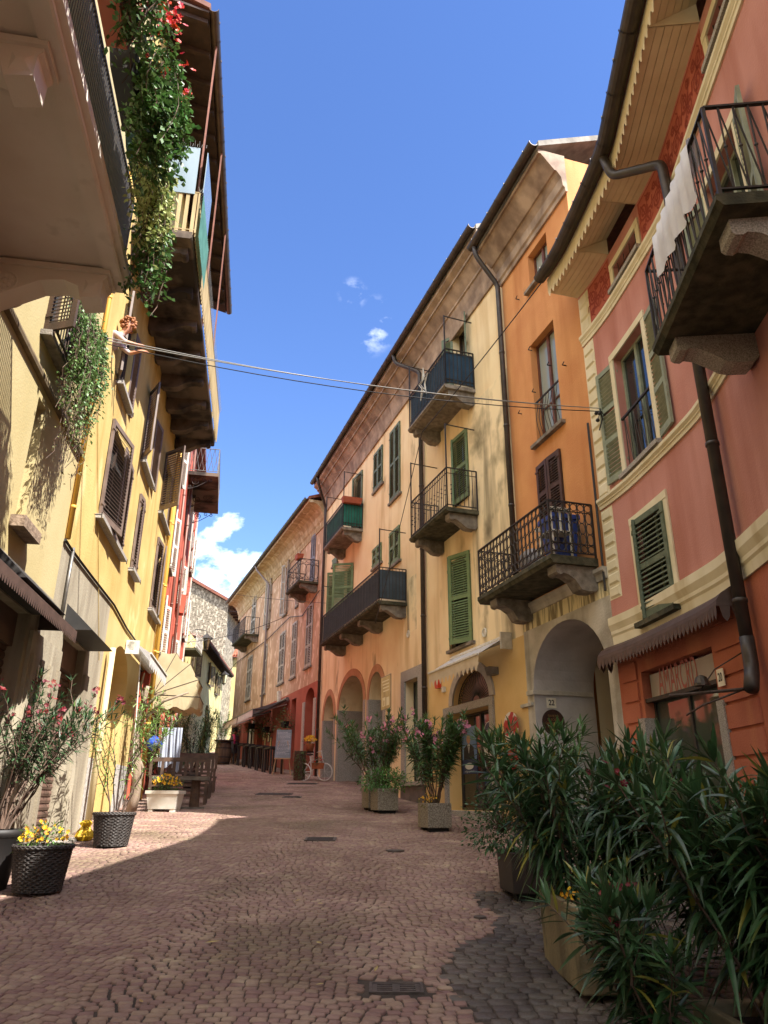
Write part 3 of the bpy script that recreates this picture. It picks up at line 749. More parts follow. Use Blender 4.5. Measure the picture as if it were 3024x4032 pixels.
ps1 = (PF.pix(2500, 1907)[1], PF.pix(2500, 1862)[1]); zs2 = PF.pix(2432, 1191)[1]; ps2 = (zs2, zs2 + .2)
zb0, zb1 = PF.pix(2520, 2505)[1], PF.pix(2520, 2462)[1]
zb1 = zb0 + .42
pz1 = PF.pix(2080, 1110, .75)[1] + .02     # eaves underside
pz1 = 10.7
pw = {'at1': op(PF, (2425, 1130), (2503, 900), .18), 'at2': op(PF, (2836, 370), (2925, -30), .18), 'w2': op(PF, (2471, 1861), (2525, 1263), .2), 'w1': op(PF, (2545.6, 2450), (2614, 1969), .18)}
pz1 = max(pw['at1']['z1'] + .35, PF.pix(2360, 1060)[1])
pw['at2']['z0'], pw['at2']['z1'] = pw['at1']['z0'], pw['at1']['z1']
SH = dict(u0=PF.pix(2531, 2713)[0], u1=PF.pix(2800, 2545)[0], z0=gz(10) + .35, z1=PF.pix(2798.6, 2545)[1], dep=.22)
pw['n1'] = dict(u0=pw['w2']['u1'] + 2.6, u1=pw['w2']['u1'] + 3.6, z0=ps1[1] + .35, z1=pw['w2']['z1'], dep=.2)
def pmat(u, z): return 1 if z < zb0 + .1 else 0
wall(PF, P, 0, PEND, -.5, pz1, [SH] + list(pw.values()), [M_pink, M_rust], pmat, depth=9, vsub=((), (zb0 + .1,)))
def band(z0, z1, u0=0, u1=PEND, d=.05, m=None, name='string_course'):
    h = z1 - z0; mb = MB(F=PF)
    mb.sweep([(.001, z0), (d * .5, z0), (d * .6, z0 + h * .3), (d * .9, z0 + h * .38), (d * .9, z0 + h * .5), (d * 1.5, z0 + h * .72), (d * 1.5, z0 + h), (.001, z0 + h)], u0, u1, closed=True)
    return mb.build(name, m or M_crm, P)
band(*ps1); band(*ps2); band(zb0, zb1, d=.06)
def frame(F, B, o, w, d=.025, m=None, name='window_surround'):
    mb = MB(F=F)
    mb.box(o['u0'] - w, o['u0'], .002, d, o['z0'], o['z1']); mb.box(o['u1'], o['u1'] + w, .002, d, o['z0'], o['z1'])
    mb.box(o['u0'] - w, o['u1'] + w, .002, d + .006, o['z1'] + .001, o['z1'] + w)
    return mb.build(name, m or M_crm, B)
for k in ('w1', 'w2', 'n1', 'at1', 'at2'): frame(PF, P, pw[k], .12)
qu = PF.pix(2410, 1991)[0]
def quoins(z0, z1, n):
    mb = MB(F=PF); h = (z1 - z0) / n
    for k in range(n):
        a, b, c, d = .03, qu - .02, z0 + h * k + .02, z0 + h * (k + 1) - .02
        mb.hexa([(a, .002, c), (b, .002, c), (b, .002, d), (a, .002, d), (a + .03, .03, c + .03), (b - .03, .03, c + .03), (b - .03, .03, d - .03), (a + .03, .03, d - .03)])
    mb.box(0, qu, .0, .004, z0, z1)
    mb.build('quoin', M_crm, P)
quoins(zb1 + .3, ps1[0] - .03, 7); quoins(ps1[1] + .02, ps2[0] - .02, 12); quoins(ps2[1] + .02, pz1 - .05, 3)
# rusticated ground floor
RB_ = (MB(F=PF), MB(F=PF)); z = zb0 - .02; k = 0
while z > .2:
    for a, b in ((.12, SH['u0'] - .1), (SH['u1'] + .1, 3.6)):
        mb = RB_[0 if a < .2 else 1]
        if z < SH['z1'] + .3 or a > .2: mb.box(a, b, .002, .028, z - .29, z - .03)
    z -= .3
[q.build('rusticated_band', M_rust, P) for q in RB_]
# windows
o = pw['w2']; w = (o['u1'] - o['u0']) / 2
W = window(PF, P, o['u0'], o['u1'], o['z0'], o['z1'], dep=.18, fm=M_sage, sill=.1, sm=M_granite, shut=(('L', 174, w * 1.02), ('R', 174, w * 1.05)), shm=M_sage, mids=(.36, .64), slat=.075)
mb = MB(F=PF); zt = o['z0'] + .95; mb.bar((o['u0'], -.02, zt), (o['u1'], -.02, zt), .035)
for k in range(7):
    u = o['u0'] + (o['u1'] - o['u0']) * (k + .5) / 7; mb.tube([(u, -.02, zt), (u, -.02, o['z0'])], .008, 4)
    if k < 6: mb.tube([(u, -.02, zt), (u + (o['u1'] - o['u0']) / 7, -.02, o['z0'])], .007, 4)
mb.build('window_rail', M_iron, W)
o = pw['w1']; w = (o['u1'] - o['u0']) / 2
window(PF, P, o['u0'], o['u1'], o['z0'], o['z1'], dep=.16, pane=M_dark, fm=M_dgreen, sill=.14, sm=M_moss, shut=(('L', 24, w * .5), ('R', 4, 2 * w - .12)), shm=M_dgreen, mids=(.5,), slat=.075)
o = pw['n1']; w = (o['u1'] - o['u0']) / 2
window(PF, P, o['u0'], o['u1'], o['z0'] - .3, o['z1'], dep=.18, fm=M_sage, sill=.08, shut=(('L', 165, w * 1.02), ('R', 165, w * 1.02)), shm=M_sage, slat=.075)
for k in ('at1', 'at2'):
    o = pw[k]; W = window(PF, P, o['u0'], o['u1'], o['z0'], o['z1'], dep=.16, fm=M_redwood, sill=.1, sm=M_granite)
    mb = MB(F=PF)
    for q in range(4): u = o['u0'] + (o['u1'] - o['u0']) * (q + .5) / 4; mb.tube([(u, -.03, o['z0']), (u, -.03, o['z0'] + .5)], .008, 4)
    mb.bar((o['u0'], -.03, o['z0'] + .5), (o['u1'], -.03, o['z0'] + .5), .02); mb.build('window_rail', M_iron, W)
# painted friezes: flat red panels with scrolls
M_fz = mat('frieze_red', '#b4604e', '#a85542', scale=3, rough=.9); M_fzd = mat('frieze_scroll_red', '#8f3a2c', rough=.9)
def frieze(u0, u1, z0, z1):
    mb = MB(F=PF); mb.box(u0, u1, .003, .008, z0, z1); mb.cur = 1
    for a, b, c, d in ((u0 + .03, u1 - .03, z0 + .03, z0 + .042), (u0 + .03, u1 - .03, z1 - .042, z1 - .03), (u0 + .03, u0 + .042, z0 + .042, z1 - .042), (u1 - .042, u1 - .03, z0 + .042, z1 - .042)): mb.box(a, b, .008, .011, c, d)
    H = z1 - z0; n = max(1, int(round((u1 - u0) / (H * .62)))); w = (u1 - u0) / n
    def stroke(pts, wd):
        for p, q in zip(pts, pts[1:]):
            dx, dz = q[0] - p[0], q[1] - p[1]; L = math.hypot(dx, dz) or 1; nx, nz = -dz / L * wd / 2, dx / L * wd / 2
            mb.poly([(p[0] - nx, .0115, p[1] - nz), (q[0] - nx, .0115, q[1] - nz), (q[0] + nx, .0115, q[1] + nz), (p[0] + nx, .0115, p[1] + nz)])
    for k in range(n):
        c = u0 + w * (k + .5); zc = (z0 + z1) / 2; f = 1 if k % 2 else -1
        for cx, cz, r, tw, s in ((c - w * .14, zc - f * H * .12, H * .2, 1.9, f), (c + w * .17, zc + f * H * .14, H * .17, 1.8, -f), (c - w * .24, zc + f * H * .26, H * .1, 1.5, -f), (c + w * .26, zc - f * H * .28, H * .1, 1.5, f)):
            stroke([(cx + r * (1 - t * .85) * math.cos(s * t * tw * 2 * math.pi), cz + r * (1 - t * .85) * math.sin(s * t * tw * 2 * math.pi)) for t in [i / 26 for i in range(27)]], H * .045)
        for q in range(6):
            al = q * 1.05 + k; stroke([(c, zc + f * H * .05), (c + H * .3 * math.cos(al), zc + H * .36 * math.sin(al)), (c + H * .36 * math.cos(al + .4), zc + H * .4 * math.sin(al + .4))], H * .03)
    mb.build('painted_frieze', [M_fz, M_fzd], P)
fz0, fz1 = ps2[1] + .06, pz1 - .06
frieze(qu + .02, pw['at1']['u0'] - .16, fz0, fz1); frieze(pw['at1']['u1'] + .16, pw['at2']['u0'] - .16, fz0, fz1); frieze(pw['at2']['u1'] + .16, 9, fz0, fz1)
# eaves: boarded soffit, raised over the attic windows, scalloped fascia, gutter
OV = .62; mb = MB(F=PF); mb2 = MB(F=PF)
segs = [(0, pw['at1']['u0'] - .12, 0), (pw['at1']['u0'] - .12, pw['at1']['u1'] + .12, 1), (pw['at1']['u1'] + .12, pw['at2']['u0'] - .12, 0), (pw['at2']['u0'] - .12, pw['at2']['u1'] + .12, 1), (pw['at2']['u1'] + .12, PEND, 0)]
NB = 6
for a, b, up in segs:
    for k in range(NB):
        d0, d1 = OV * k / NB, OV * (k + 1) / NB - .008
        zr = lambda d: pz1 + (.32 * (1 - d / OV) if up else 0)
        mb.sweep([(d0, zr(d0)), (d1, zr(d1)), (d1, zr(d1) + .02), (d0, zr(d0) + .02)], a, b, closed=True)
    if up:
        for u in (a, b): mb.prism([(0, pz1), (OV, pz1), (0, pz1 + .33)], 0, u - .01, u + .01)
mb.build('soffit', M_soff, P)
scallop(PF, mb2, 0, PEND, OV + .01, pz1 + .2, .32, int(PEND / .16), 'wave')
mb2.sweep([(OV - .02, pz1 + .02), (OV + .008, pz1 + .02), (OV + .008, pz1 + .3), (OV - .02, pz1 + .3)], 0, PEND, closed=True)
mb2.build('scalloped_fascia', mat('cream_fascia', '#d8c9a6', '#cbb993', scale=3, rough=.7), P)
roof(PF, P, -.02, PEND, pz1 + .36, OV + .02, 9, 2.4)
gutter(PF, P, -.05, PEND, OV + .14, pz1 + .34, r=.12)
zw = zb0
pp = PF.pix(2843, 1912, .1)[0]
downpipe(PF, P, [(pp - .75, OV + .12, pz1 + .25), (pp - .75, OV + .02, pz1 - .12), (pp, .16, pz1 - .62), (pp, .14, pz1 - 1.2), (pp, .12, PF.pix(2930, 2520, .12)[1])], .07)
zq = PF.pix(2930, 2520, .12)[1]
downpipe(PF, P, [(pp, .12, zq + .02), (pp, .12, zq - .32), (pp + .16, .22, zq - .55)], .075, name='pipe_outlet', clips=False)
# balcony
D = .95
u0 = PF.pix(2573, 1402, D)[0]; z = PF.pix(2573, 1402, D)[1]; u1 = PF.pix(2833, 845, D)[0]
BP = (u0, u1, z, D)
balcony(PF, P, u0, u1, D, z, th=.12, h=1.0, style='zig', corb=(u0 + .22, u1 - .3), cw=.26, m=M_moss, cm=M_granite, step=.125, ch=.34)
# brown metal awning over the shop
ua, ub_ = PF.pix(2352, 2600, .32)[0], PF.pix(2820, 2385, .32)[0]
za = PF.pix(2820, 2385, .32)[1]
mb = MB(F=PF); hood = [(.002, za + .24), (.14, za + .22), (.25, za + .15), (.31, za + .07), (.32, za)]
mb.sweep(hood + [(.308, za), (.298, za + .065), (.242, za + .14), (.135, za + .205), (.002, za + .225)], ua, ub_, closed=True)
for u in (ua, ub_): mb.prism([(0, za)] + [(d, q) for d, q in hood[::-1]], 0, u - .004, u + .004)
scallop(PF, mb, ua, ub_, .325, za + .02, .17, 34, 'leaf')
for u in (ua, ub_):
    for k in range(2):
        d = .04 + .13 * k
        mb.poly([(u, d, za), (u, d + .12, za), (u, d + .1, za - .12), (u, d + .06, za - .18), (u, d + .02, za - .12)])
tag(mb.build('metal_awning', M_cast, None, org=PF.map((ua + ub_) / 2, .2, za)), 'brown metal hood with leaf shaped scallops over the rust red shop window', 'awning')
# shop front
for x0, x1 in ((SH['u1'] + .002, SH['u1'] + .16), (SH['u0'] - .14, SH['u0'] - .002)):
    mb = MB(F=PF); mb.box(x0, x1, .003, .05, SH['z0'] - .4, SH['z1'] - .66)
    if x0 > SH['u0']: mb.build('granite_jamb', M_granite, P)
mb.box(SH['u0'] - .001, SH['u0'] + .03, -.2, .049, SH['z0'] - .2, SH['z1'] - .66)
mb.build('granite_jamb', M_granite, P)
zsg = PF.pix(2535.4, 2757)[1]
zsg = SH['z1'] - .78 if not (SH['z1'] - 1.1 < zsg < SH['z1'] - .4) else zsg
W = window(PF, P, SH['u0'], SH['u1'], SH['z0'], zsg, dep=.2, mull=1, fm=M_iron, fw=.04, name='shop_window', pane=glass('shop_pane', '#4a5048', .03))
mb = MB(F=PF); mb.box(SH['u0'] + .06, SH['u1'] - .01, -.14, -.1, zsg + .02, SH['z1'] - .05); mb.cur = 1
add_text(mb, 'AMARCRD', (SH['u0'] * .58 + SH['u1'] * .42), (zsg + SH['z1']) / 2, .56, lambda x, y: (x, -.096, y), width=(SH['u1'] - SH['u0']) * .55)
tag(mb.build('shop_sign', [mat('frosted_sign', '#a39a90', '#958c82', scale=2, rough=.4), mat('sign_red', '#b0645c', rough=.7)], None, org=PF.map((SH['u0'] + SH['u1']) / 2, -.12, zsg)), 'grey shop sign with faded red capital letters under the brown metal hood', 'sign')
mb = MB(F=PF); mb.box(SH['u0'] - .02, SH['u1'] + .02, -.16, -.02, zsg - .04, zsg + .015); mb.build('transom', M_iron, P)
# ---- peach house with the red restaurant front
M_pea = mat('peeling_peach_plaster', '#c3a086', '#b18d70', scale=1.0, lo=.4, hi=.6, rough=.95, bump=.3, bscale=25, streak='#a98a68', sk=(.48, .72), patch='#dcc0a6', pk=(.555, .6), pscale=3.2)
M_red = mat('restaurant_red', '#a85a44', '#994d39', scale=1.5, rough=.9, bump=.2)
M_gsh = mat('grey_white_shutter_paint', '#b3ada2', '#9a948a', scale=6, rough=.6)
M_gsh2 = mat('lavender_grey_paint', '#8a868c', '#78747a', scale=6, rough=.6)
M_corn = mat('painted_cornice', '#c3ab86', '#a48a66', scale=3, rough=.9, patch='#cdbb9b', pk=(.55, .6), pscale=3)
FU0 = FF.pix(906, 2940)[0]
Fh = thing('peach_house', 'peeling peach house with grey white shutters above a red restaurant front', 'house', FF.map(-9, 0, gz(39)))
fz1_ = FF.pix(1163, 2011, .9)[1]
fw_ = {'U1': op(FF, (987, 2505), (1014, 2328)), 'U2': op(FF, (1050, 2478), (1072, 2280)), 'U3': op(FF, (1117, 2425), (1141, 2208)), 'U4': op(FF, (1168, 2390), (1184, 2165)),
       'U5': op(FF, (1222, 2300), (1246, 2098)),
       'V1': op(FF, (967, 2762), (998, 2576)), 'V2': op(FF, (1030.6, 2737), (1056, 2534)), 'V3': op(FF, (1095, 2698), (1128, 2480)), 'V4': op(FF, (1144.6, 2674), (1174, 2442)), 'V5': op(FF, (1201.5, 2633), (1235.7, 2373))}
zred = FF.pix(1244, 2682)[1]
for a, b in (('U1', 'U5'),):
    pass
GD = dict(u0=FF.pix(1192, 3000)[0], u1=FF.pix(1232, 2900)[0], z0=gz(33) - .4, z1=FF.pix(1216, 2711)[1], zs=FF.pix(1232, 2752)[1], dep=.35, back=2)
DD = dict(u0=FF.pix(1141, 2900)[0], u1=FF.pix(1160, 2900)[0], z0=gz(35) - .2, z1=FF.pix(1150, 2755)[1], dep=.3, back=3)
RW = dict(u0=FF.pix(957, 2900)[0], u1=FF.pix(985, 2900)[0], z0=gz(42) + .9, z1=gz(42) + 2.3, dep=.25, back=3)
RD = dict(u0=FF.pix(1013, 2900)[0], u1=FF.pix(1033, 2900)[0], z0=gz(38) - .2, z1=gz(38) + 2.3, dep=.25, back=3)
RW2 = dict(u0=FF.pix(918, 2930)[0], u1=FF.pix(931, 2930)[0], z0=gz(46) + 1.1, z1=gz(46) + 2.0, dep=.2, back=3)
ffz = fz1_ - .55
wall(FF, Fh, FU0, 0, 1.5, ffz + .3, list(fw_.values()) + [GD, DD, RW, RD, RW2], [M_pea, M_red, mat('old_plank_door', '#7a4436', '#68382c', scale=6, rough=.8), M_dark], lambda u, z: 1 if z < zred else 0, depth=9, vsub=((), (zred,)))
for k, o in fw_.items():
    w = (o['u1'] - o['u0']) / 2; a = (o['u0'], o['u1'], o['z0'], o['z1'])
    if k in ('U2', 'U3', 'U4'): window(FF, Fh, *a, sill=.08, shut=(('L', 152, w), ('R', 150, w)), shm=M_gsh, mids=(.33, .66), slat=.07, fw=.045)
    elif k == 'U5': window(FF, Fh, *a, shut=(('L', 2, w - .01), ('R', 2, w - .01)), shm=M_gsh2, slat=.07, fw=.04)
    else: window(FF, Fh, *a, pane=M_dark, sill=.09, shut=(('L', 1, w - .01), ('R', 4, w - .01)), shm=M_gsh, mids=(.33, .66), slat=.075, fw=.04)
u0, u1, z = bal_px(FF, (1124, 2341), (1175.5, 2293), .9)
BF1 = (u0, u1, z)
balcony(FF, Fh, u0, u1, .9, z, style='circles', corb=(u0 + .25, u1 - .25), m=M_moss, cm=M_stone, step=.3, label='balcony with ornate iron rail near the yellow house')
u0, u1, z = bal_px(FF, (912, 2539), (958.5, 2507), .9)
balcony(FF, Fh, u0, u1, .9, z, style='bars', corb=(u0 + .25, u1 - .25), m=M_moss, step=.13, label='plain railed balcony at the far corner')
mb = MB(F=FF); zc = ffz - .75
mb.sweep([(0, zc), (.04, zc), (.04, zc + .32), (.1, zc + .4), (.16, zc + .62), (.3, zc + .85), (.5, zc + .98), (.78, zc + 1.0), (.8, zc + 1.0), (.8, zc + 1.12), (0, zc + 1.12)], FU0 - .5, 0, closed=True)
mb.build('cornice', M_corn, Fh)
mb = MB(F=FF)
k = FU0
while k < -.3:
    mb.box(k, k + .28, .041, .05, zc + .06, zc + .26); k += .42
mb.build('painted_frieze', mat('faded_frieze', '#a58a64', rough=.9), Fh)
roof(FF, Fh, FU0 - .6, 0, ffz + .38, .82, 9, 2.0)
gutter(FF, Fh, FU0 - .65, -.02, .9, ffz + .46, r=.09, m=mat('grey_gutter', '#4a4e4e', rough=.5, metal=.4))
pu = FF.pix(1047, 2450)[0] + .35
downpipe(FF, Fh, [(pu, .88, ffz + .4), (pu, .8, ffz + .15), (pu + .35, .12, ffz - .7), (pu + .35, .09, zred - .25)], .06, mat('lilac_pipe', '#938a8c', rough=.5))
for x0, x1 in ((GD['u0'] - .32, GD['u0'] - .002), (GD['u1'] + .002, GD['u1'] + .3)): mb = MB(F=FF); mb.box(x0, x1, .003, .05, gz(33) - .4, GD['zs']); mb.build('granite_jamb', mat('pale_granite', '#b9b1a6', '#9d958b', scale=25, rough=.8), Fh)
mb = MB(F=FF); um = (GD['u0'] + GD['u1']) / 2
for q in range(7): mb.box(GD['u0'], GD['u1'], -.345, -.335, gz(33) + .3 + q * .55, gz(33) + .32 + q * .55)
mb.box(um - .01, um + .01, -.345, -.33, gz(33) - .2, GD['z1'] - .1); mb.build('door_batten', M_dark, Fh)
mb = MB(F=FF); mb.box(FF.pix(994, 2900)[0], FF.pix(1001, 2900)[0], .003, .05, 2, gz(41) + 2.3); mb.build('white_jamb', M_white, Fh)

# ------------------------------------------------------------------ the left row
LF = Facade((-5.05, 12.4), [(0, -9.3)])
U_CL = LF.pix(276, 1980)[0]; U_LR = LF.pix(640, 2300)[0]
M_cre = mat('cream_plaster', '#b8a87c', '#ac9c6e', scale=1.0, rough=.9, bump=.2, bscale=35, streak='#b7a674', sk=(.6, .8))
M_cre2 = mat('balcony_plaster', '#eee8dc', '#e2d9c9', scale=1.2, rough=.9, bump=.1, streak='#94866c', sk=(.6, .85))
M_lyel = mat('left_yellow_plaster', '#c8ad6c', '#b99c5c', scale=1.2, rough=.9, bump=.3, bscale=30, streak='#a98642', sk=(.48, .7), patch='#d3bb82', pk=(.6, .68), pscale=1.4)
M_lyel2 = mat('pale_yellow_plaster', '#c6ad74', '#b99f64', scale=1.2, rough=.9, bump=.2)
M_conc = mat('rendered_concrete', '#9a907c', '#857a68', scale=2.5, stretch=(1, 1, .3), lo=.4, hi=.62, rough=.95, bump=.35, bscale=30, streak='#b8ae98', sk=(.5, .7))
M_shbr = mat('brown_shutter_paint', '#77665c', '#64544b', scale=5, rough=.55)
M_roll = mat('roller_shutter_paint', '#6b5147', '#5d463d', scale=3, rough=.5)
M_ston2 = mat('rough_lintel', '#95806c', '#6d5a4a', scale=12, rough=.95, bump=.6, bscale=30)
CU0 = -20.0
zst = LF.pix(150, 1450, .03)[1]
zc_top = LF.pix(205, 2357)[1]        # top of the concrete shop front under the cream wall
zl_top = LF.pix(330, 2226)[1]        # and under the yellow wall
Cb = thing('cream_house', 'cream house with a deep moulded balcony and a brown scalloped shop hood', 'house', LF.map(-4, 0, gz(8)))
c1 = op(LF, (57, 2040), (181, 1612), .22); c1['u0'], c1['u1'] = c1['u0'], c1['u1']
c2 = dict(u0=LF.pix(185, 1300)[0] - .1, u1=LF.pix(232, 1310)[0] + .25, z0=LF.pix(200, 1310, .1)[1], z1=LF.pix(200, 1310)[1] + 1.7, dep=.2)
ROLL1 = dict(u0=LF.pix(230, 2640)[0], u1=LF.pix(327, 2640)[0], z0=gz(11.7) + .02, z1=LF.pix(335, 2626)[1] + .25, dep=.25)
ROLL2 = dict(u0=LF.pix(0, 2700)[0] - 1.0, u1=LF.pix(62, 2700)[0], z0=gz(9) + .02, z1=ROLL1['z1'] - .15, dep=.25)
def cmat(u, z): return 1 if z < zc_top else 0
ce1 = 16.5
ops_c = [c1, c2, ROLL2]
if ROLL1['u1'] < U_CL: ops_c.append(ROLL1)
wall(LF, Cb, CU0, U_CL, -.4, ce1, ops_c, [M_cre, M_conc], cmat, depth=9, vsub=((), (zc_top,)))
window(LF, Cb, c1['u0'], c1['u1'], c1['z0'], c1['z1'], dep=.2, fm=mat('white_window_paint', '#dedad0', rough=.4), mull=1, pane=M_glassl, fw=.06)
mb = MB(F=LF); mb.box(c1['u0'] - .15, c1['u1'] + .2, .003, .17, c1['z0'] - .14, c1['z0'] - .003); mb.build('sill', M_ston2, Cb)
window(LF, Cb, c2['u0'], c2['u1'], c2['z0'], c2['z1'], dep=.18, sill=.14, shut=(('L', 115, .45), ('R', 150, .45)), shm=M_wood)
mb = MB(F=LF); mb.box(c2['u0'] - .1, c2['u1'] + .15, .16, .19, c2['z0'] + .0, c2['z0'] + .02)
for k in range(9): u = c2['u0'] + (c2['u1'] - c2['u0']) * k / 8; mb.bar((u, .175, c2['z0']), (u, .175, c2['z0'] + .75), .014)
mb.bar((c2['u0'] - .05, .175, c2['z0'] + .75), (c2['u1'] + .05, .175, c2['z0'] + .75), .025); mb.build('window_rail', M_iron, Cb)
mb = MB(F=LF); mb.sweep([(0, zst - .05), (.06, zst - .04), (.07, zst), (.06, zst + .04), (0, zst + .05)], CU0, U_CL, closed=True); mb.build('string_course', mat('brown_string', '#7c6a4f', '#66563f', scale=6, rough=.9), Cb)
DB = 1.3
ube, zbe = LF.pix(494, 1151, DB)
mb = MB(F=LF)
mb.sweep([(0, zbe + .02), (DB - .16, zbe + .02), (DB - .16, zbe - .015), (DB - .02, zbe - .015), (DB, zbe), (DB, zbe + .04), (DB + .05, zbe + .07), (DB + .05, zbe + .16), (0, zbe + .16)], CU0, ube, closed=True)
SB = mb.build('balcony', M_cre2, Cb)
railing(LF, SB, -14, ube - .06, DB - .06, zbe + .16, 1.0, 'bars', M_iron, .045, ends=(0, 1))
def scroll_corbel(u, w, nm='bracket'):
    mb = MB(F=LF); L = DB - .12
    pr = [(0, 0), (L, 0), (L, -.1), (L - .03, -.13), (L - .03, -.33), (L - .22, -.36), (L - .26, -.22), (L - .4, -.17), (L - .62, -.2), (L - .85, -.34), (.16, -.44), (.05, -.46), (0, -.42)]
    mb.prism([(d, zbe + q) for d, q in pr], 0, u - w / 2, u + w / 2)
    mb.box(u - w / 2 - .03, u + w / 2 + .03, .02, L + .03, zbe - .06, zbe - .002)
    for s in (-1, 1):   # rosette on each cheek
        c = (u + s * w / 2, .24, zbe - .26)
        for k in range(8):
            a = k * math.pi / 4; mb.ball((c[0] + s * .004, c[1] + .06 * math.cos(a), c[2] + .06 * math.sin(a)), .03, 6, 5, (.4, 1, 1))
        mb.ball(c, .03, 6, 5, (.6, 1, 1)); mb.tube([(c[0], c[1] + .115 * math.cos(t), c[2] + .115 * math.sin(t)) for t in [2 * math.pi * q / 16 for q in range(16)]], .013, 5, closed=True)
        mb.hexa([(u + s * w * .5, L - .2, zbe - .13), (u + s * w * .5, L - .05, zbe - .13), (u + s * (w * .5 + .02), L - .1, zbe - .2), (u + s * (w * .5 + .02), L - .16, zbe - .2)] + [(u + s * w * .5, L - .2, zbe - .3), (u + s * w * .5, L - .05, zbe - .3), (u + s * (w * .5 + .02), L - .1, zbe - .22), (u + s * (w * .5 + .02), L - .16, zbe - .22)])
    return mb.build(nm, M_cre2, SB)
uk = ube - .2
scroll_corbel(uk, .26); u2 = LF.pix(130, 440, DB - .15)[0]; scroll_corbel(u2, .26); scroll_corbel(u2 - (uk - u2), .26)
roof(LF, Cb, CU0, U_CL - .02, ce1, .25, 9, 2.2)

# ---- yellow house with brown shutters (left)
Lb = thing('left_yellow_house', 'bright yellow house with brown louvred shutters and a long corbelled top balcony', 'house', LF.map(4, 0, gz(17)))
lw = {}
d1 = LF.pix(443.7, 1645)[1]
lw['a'] = dict(u0=LF.pix(436, 1695)[0], u1=LF.pix(528, 1790)[0], z0=LF.pix(400, 2049, .03)[1], z1=d1, dep=.2)
lw['b'] = op(LF, (509, 2239), (566.6, 1986)); lw['c'] = op(LF, (585, 2395), (645, 2179))
lw['c']['u1'] = min(lw['c']['u1'], U_LR - .5)
for k, (s0, s1) in {'d': ((459.5, 1516), (497.5, 1590)), 'e': ((554.4, 1817), (586, 1893)), 'f': ((624, 2020), (652, 2084))}.items():
    a = LF.pix(*s0)[0]; z = (LF.pix(*s0)[1] + LF.pix(*s1)[1]) / 2; lw[k] = dict(u0=a + .05, u1=max(LF.pix(*s1)[0], a + .9), z0=z, z1=z + 1.75, dep=.2)
lw['f']['u1'] = min(lw['f']['u1'], U_LR - .55)
ARL = dict(u0=LF.pix(411, 2770)[0], u1=LF.pix(498, 2706)[0], z0=gz(14.5) + .02, zs=LF.pix(500, 2720)[1], z1=LF.pix(471, 2535)[1], dep=.6, back=2)
SHL = dict(u0=LF.pix(528, 2800)[0], u1=LF.pix(584, 2800)[0], z0=gz(17) + .1, z1=LF.pix(545, 2570)[1], dep=.3)
SHL['u0'] = max(SHL['u0'], ARL['u1'] + .25)
le1 = LF.pix(880, 1100, .95)[1] - .1
lops = list(lw.values()) + [ARL, SHL]
if ROLL1['u1'] >= U_CL: lops.append(ROLL1)
UCN = LF.pix(430, 2420)[0]
zbs = gz(15) + 1.15
def lmat(u, z):
    if u < UCN and z < zl_top: return 1
    if z < zbs: return 3
    return 2 if z < zl_top - .2 else 0
M_wbase = mat('white_rough_base', '#bfb9b3', '#98928d', scale=14, rough=.95, bump=.6, bscale=25)
wall(LF, Lb, U_CL, U_LR, -.4, le1, lops, [M_lyel, M_conc, M_lyel2, M_wbase], lmat, depth=9, vsub=((UCN,), (zl_top, zl_top - .2, zbs)))
for k in lw:
    o = lw[k]; w = (o['u1'] - o['u0']) / 2; a = (o['u0'], o['u1'], o['z0'], o['z1'])
    sh = {'a': (('L', 9, w * .98), ('R', 2, w * .98)), 'b': (('L', 6, w), ('R', 6, w)), 'c': (('L', 4, w), ('R', 10, w)), 'd': (('L', 162, w), ('R', 175, w)), 'e': (('L', 153, w), ('R', 172, w)), 'f': (('L', 135, w), ('R', 172, w))}[k]
    window(LF, Lb, *a, pane=M_dark, sill=.13, sm=M_granite, shut=sh, shm=M_shbr, mids=(), slat=.07, fw=.05)
    mb = MB(F=LF)
    for u in (o['u0'] - .2, o['u1'] + .2): mb.bar((u, 0, o['z0'] - .05), (u, .12, o['z0'] - .05), .015); mb.bar((u, .12, o['z0'] - .1), (u, .12, o['z0']), .015)
    mb.build('shutter_stay', M_iron, Lb)
# long balcony on scroll corbels
DL = LF.pix(500, 1000)[0] and 1.12
ul1, zl1 = LF.pix(844, 1757, DL); ul0, zl0 = LF.pix(771.6, 1100, DL)
zlb = (zl1 + zl0) / 2
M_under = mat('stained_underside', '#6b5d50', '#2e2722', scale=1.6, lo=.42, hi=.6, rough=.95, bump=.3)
mb = MB(F=LF); U_LB0 = U_CL + .9
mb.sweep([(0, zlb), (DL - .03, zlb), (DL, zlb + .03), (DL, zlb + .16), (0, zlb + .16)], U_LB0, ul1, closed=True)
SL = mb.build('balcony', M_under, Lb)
M_slat = mat('pale_slats', '#a8946c', '#8b7850', scale=6, stretch=(1, 1, .2), rough=.8)
railing(LF, SL, U_LB0 + .03, ul1 - .03, DL + .04, zlb + .16, 1.0, 'slat', M_slat, .14)
nk = 8
for k in range(nk): corbel(LF, SL, U_LB0 + .4 + (ul1 - U_LB0 - .7) * k / (nk - 1), .24, DL * .92, zlb - .002, M_under, .36)
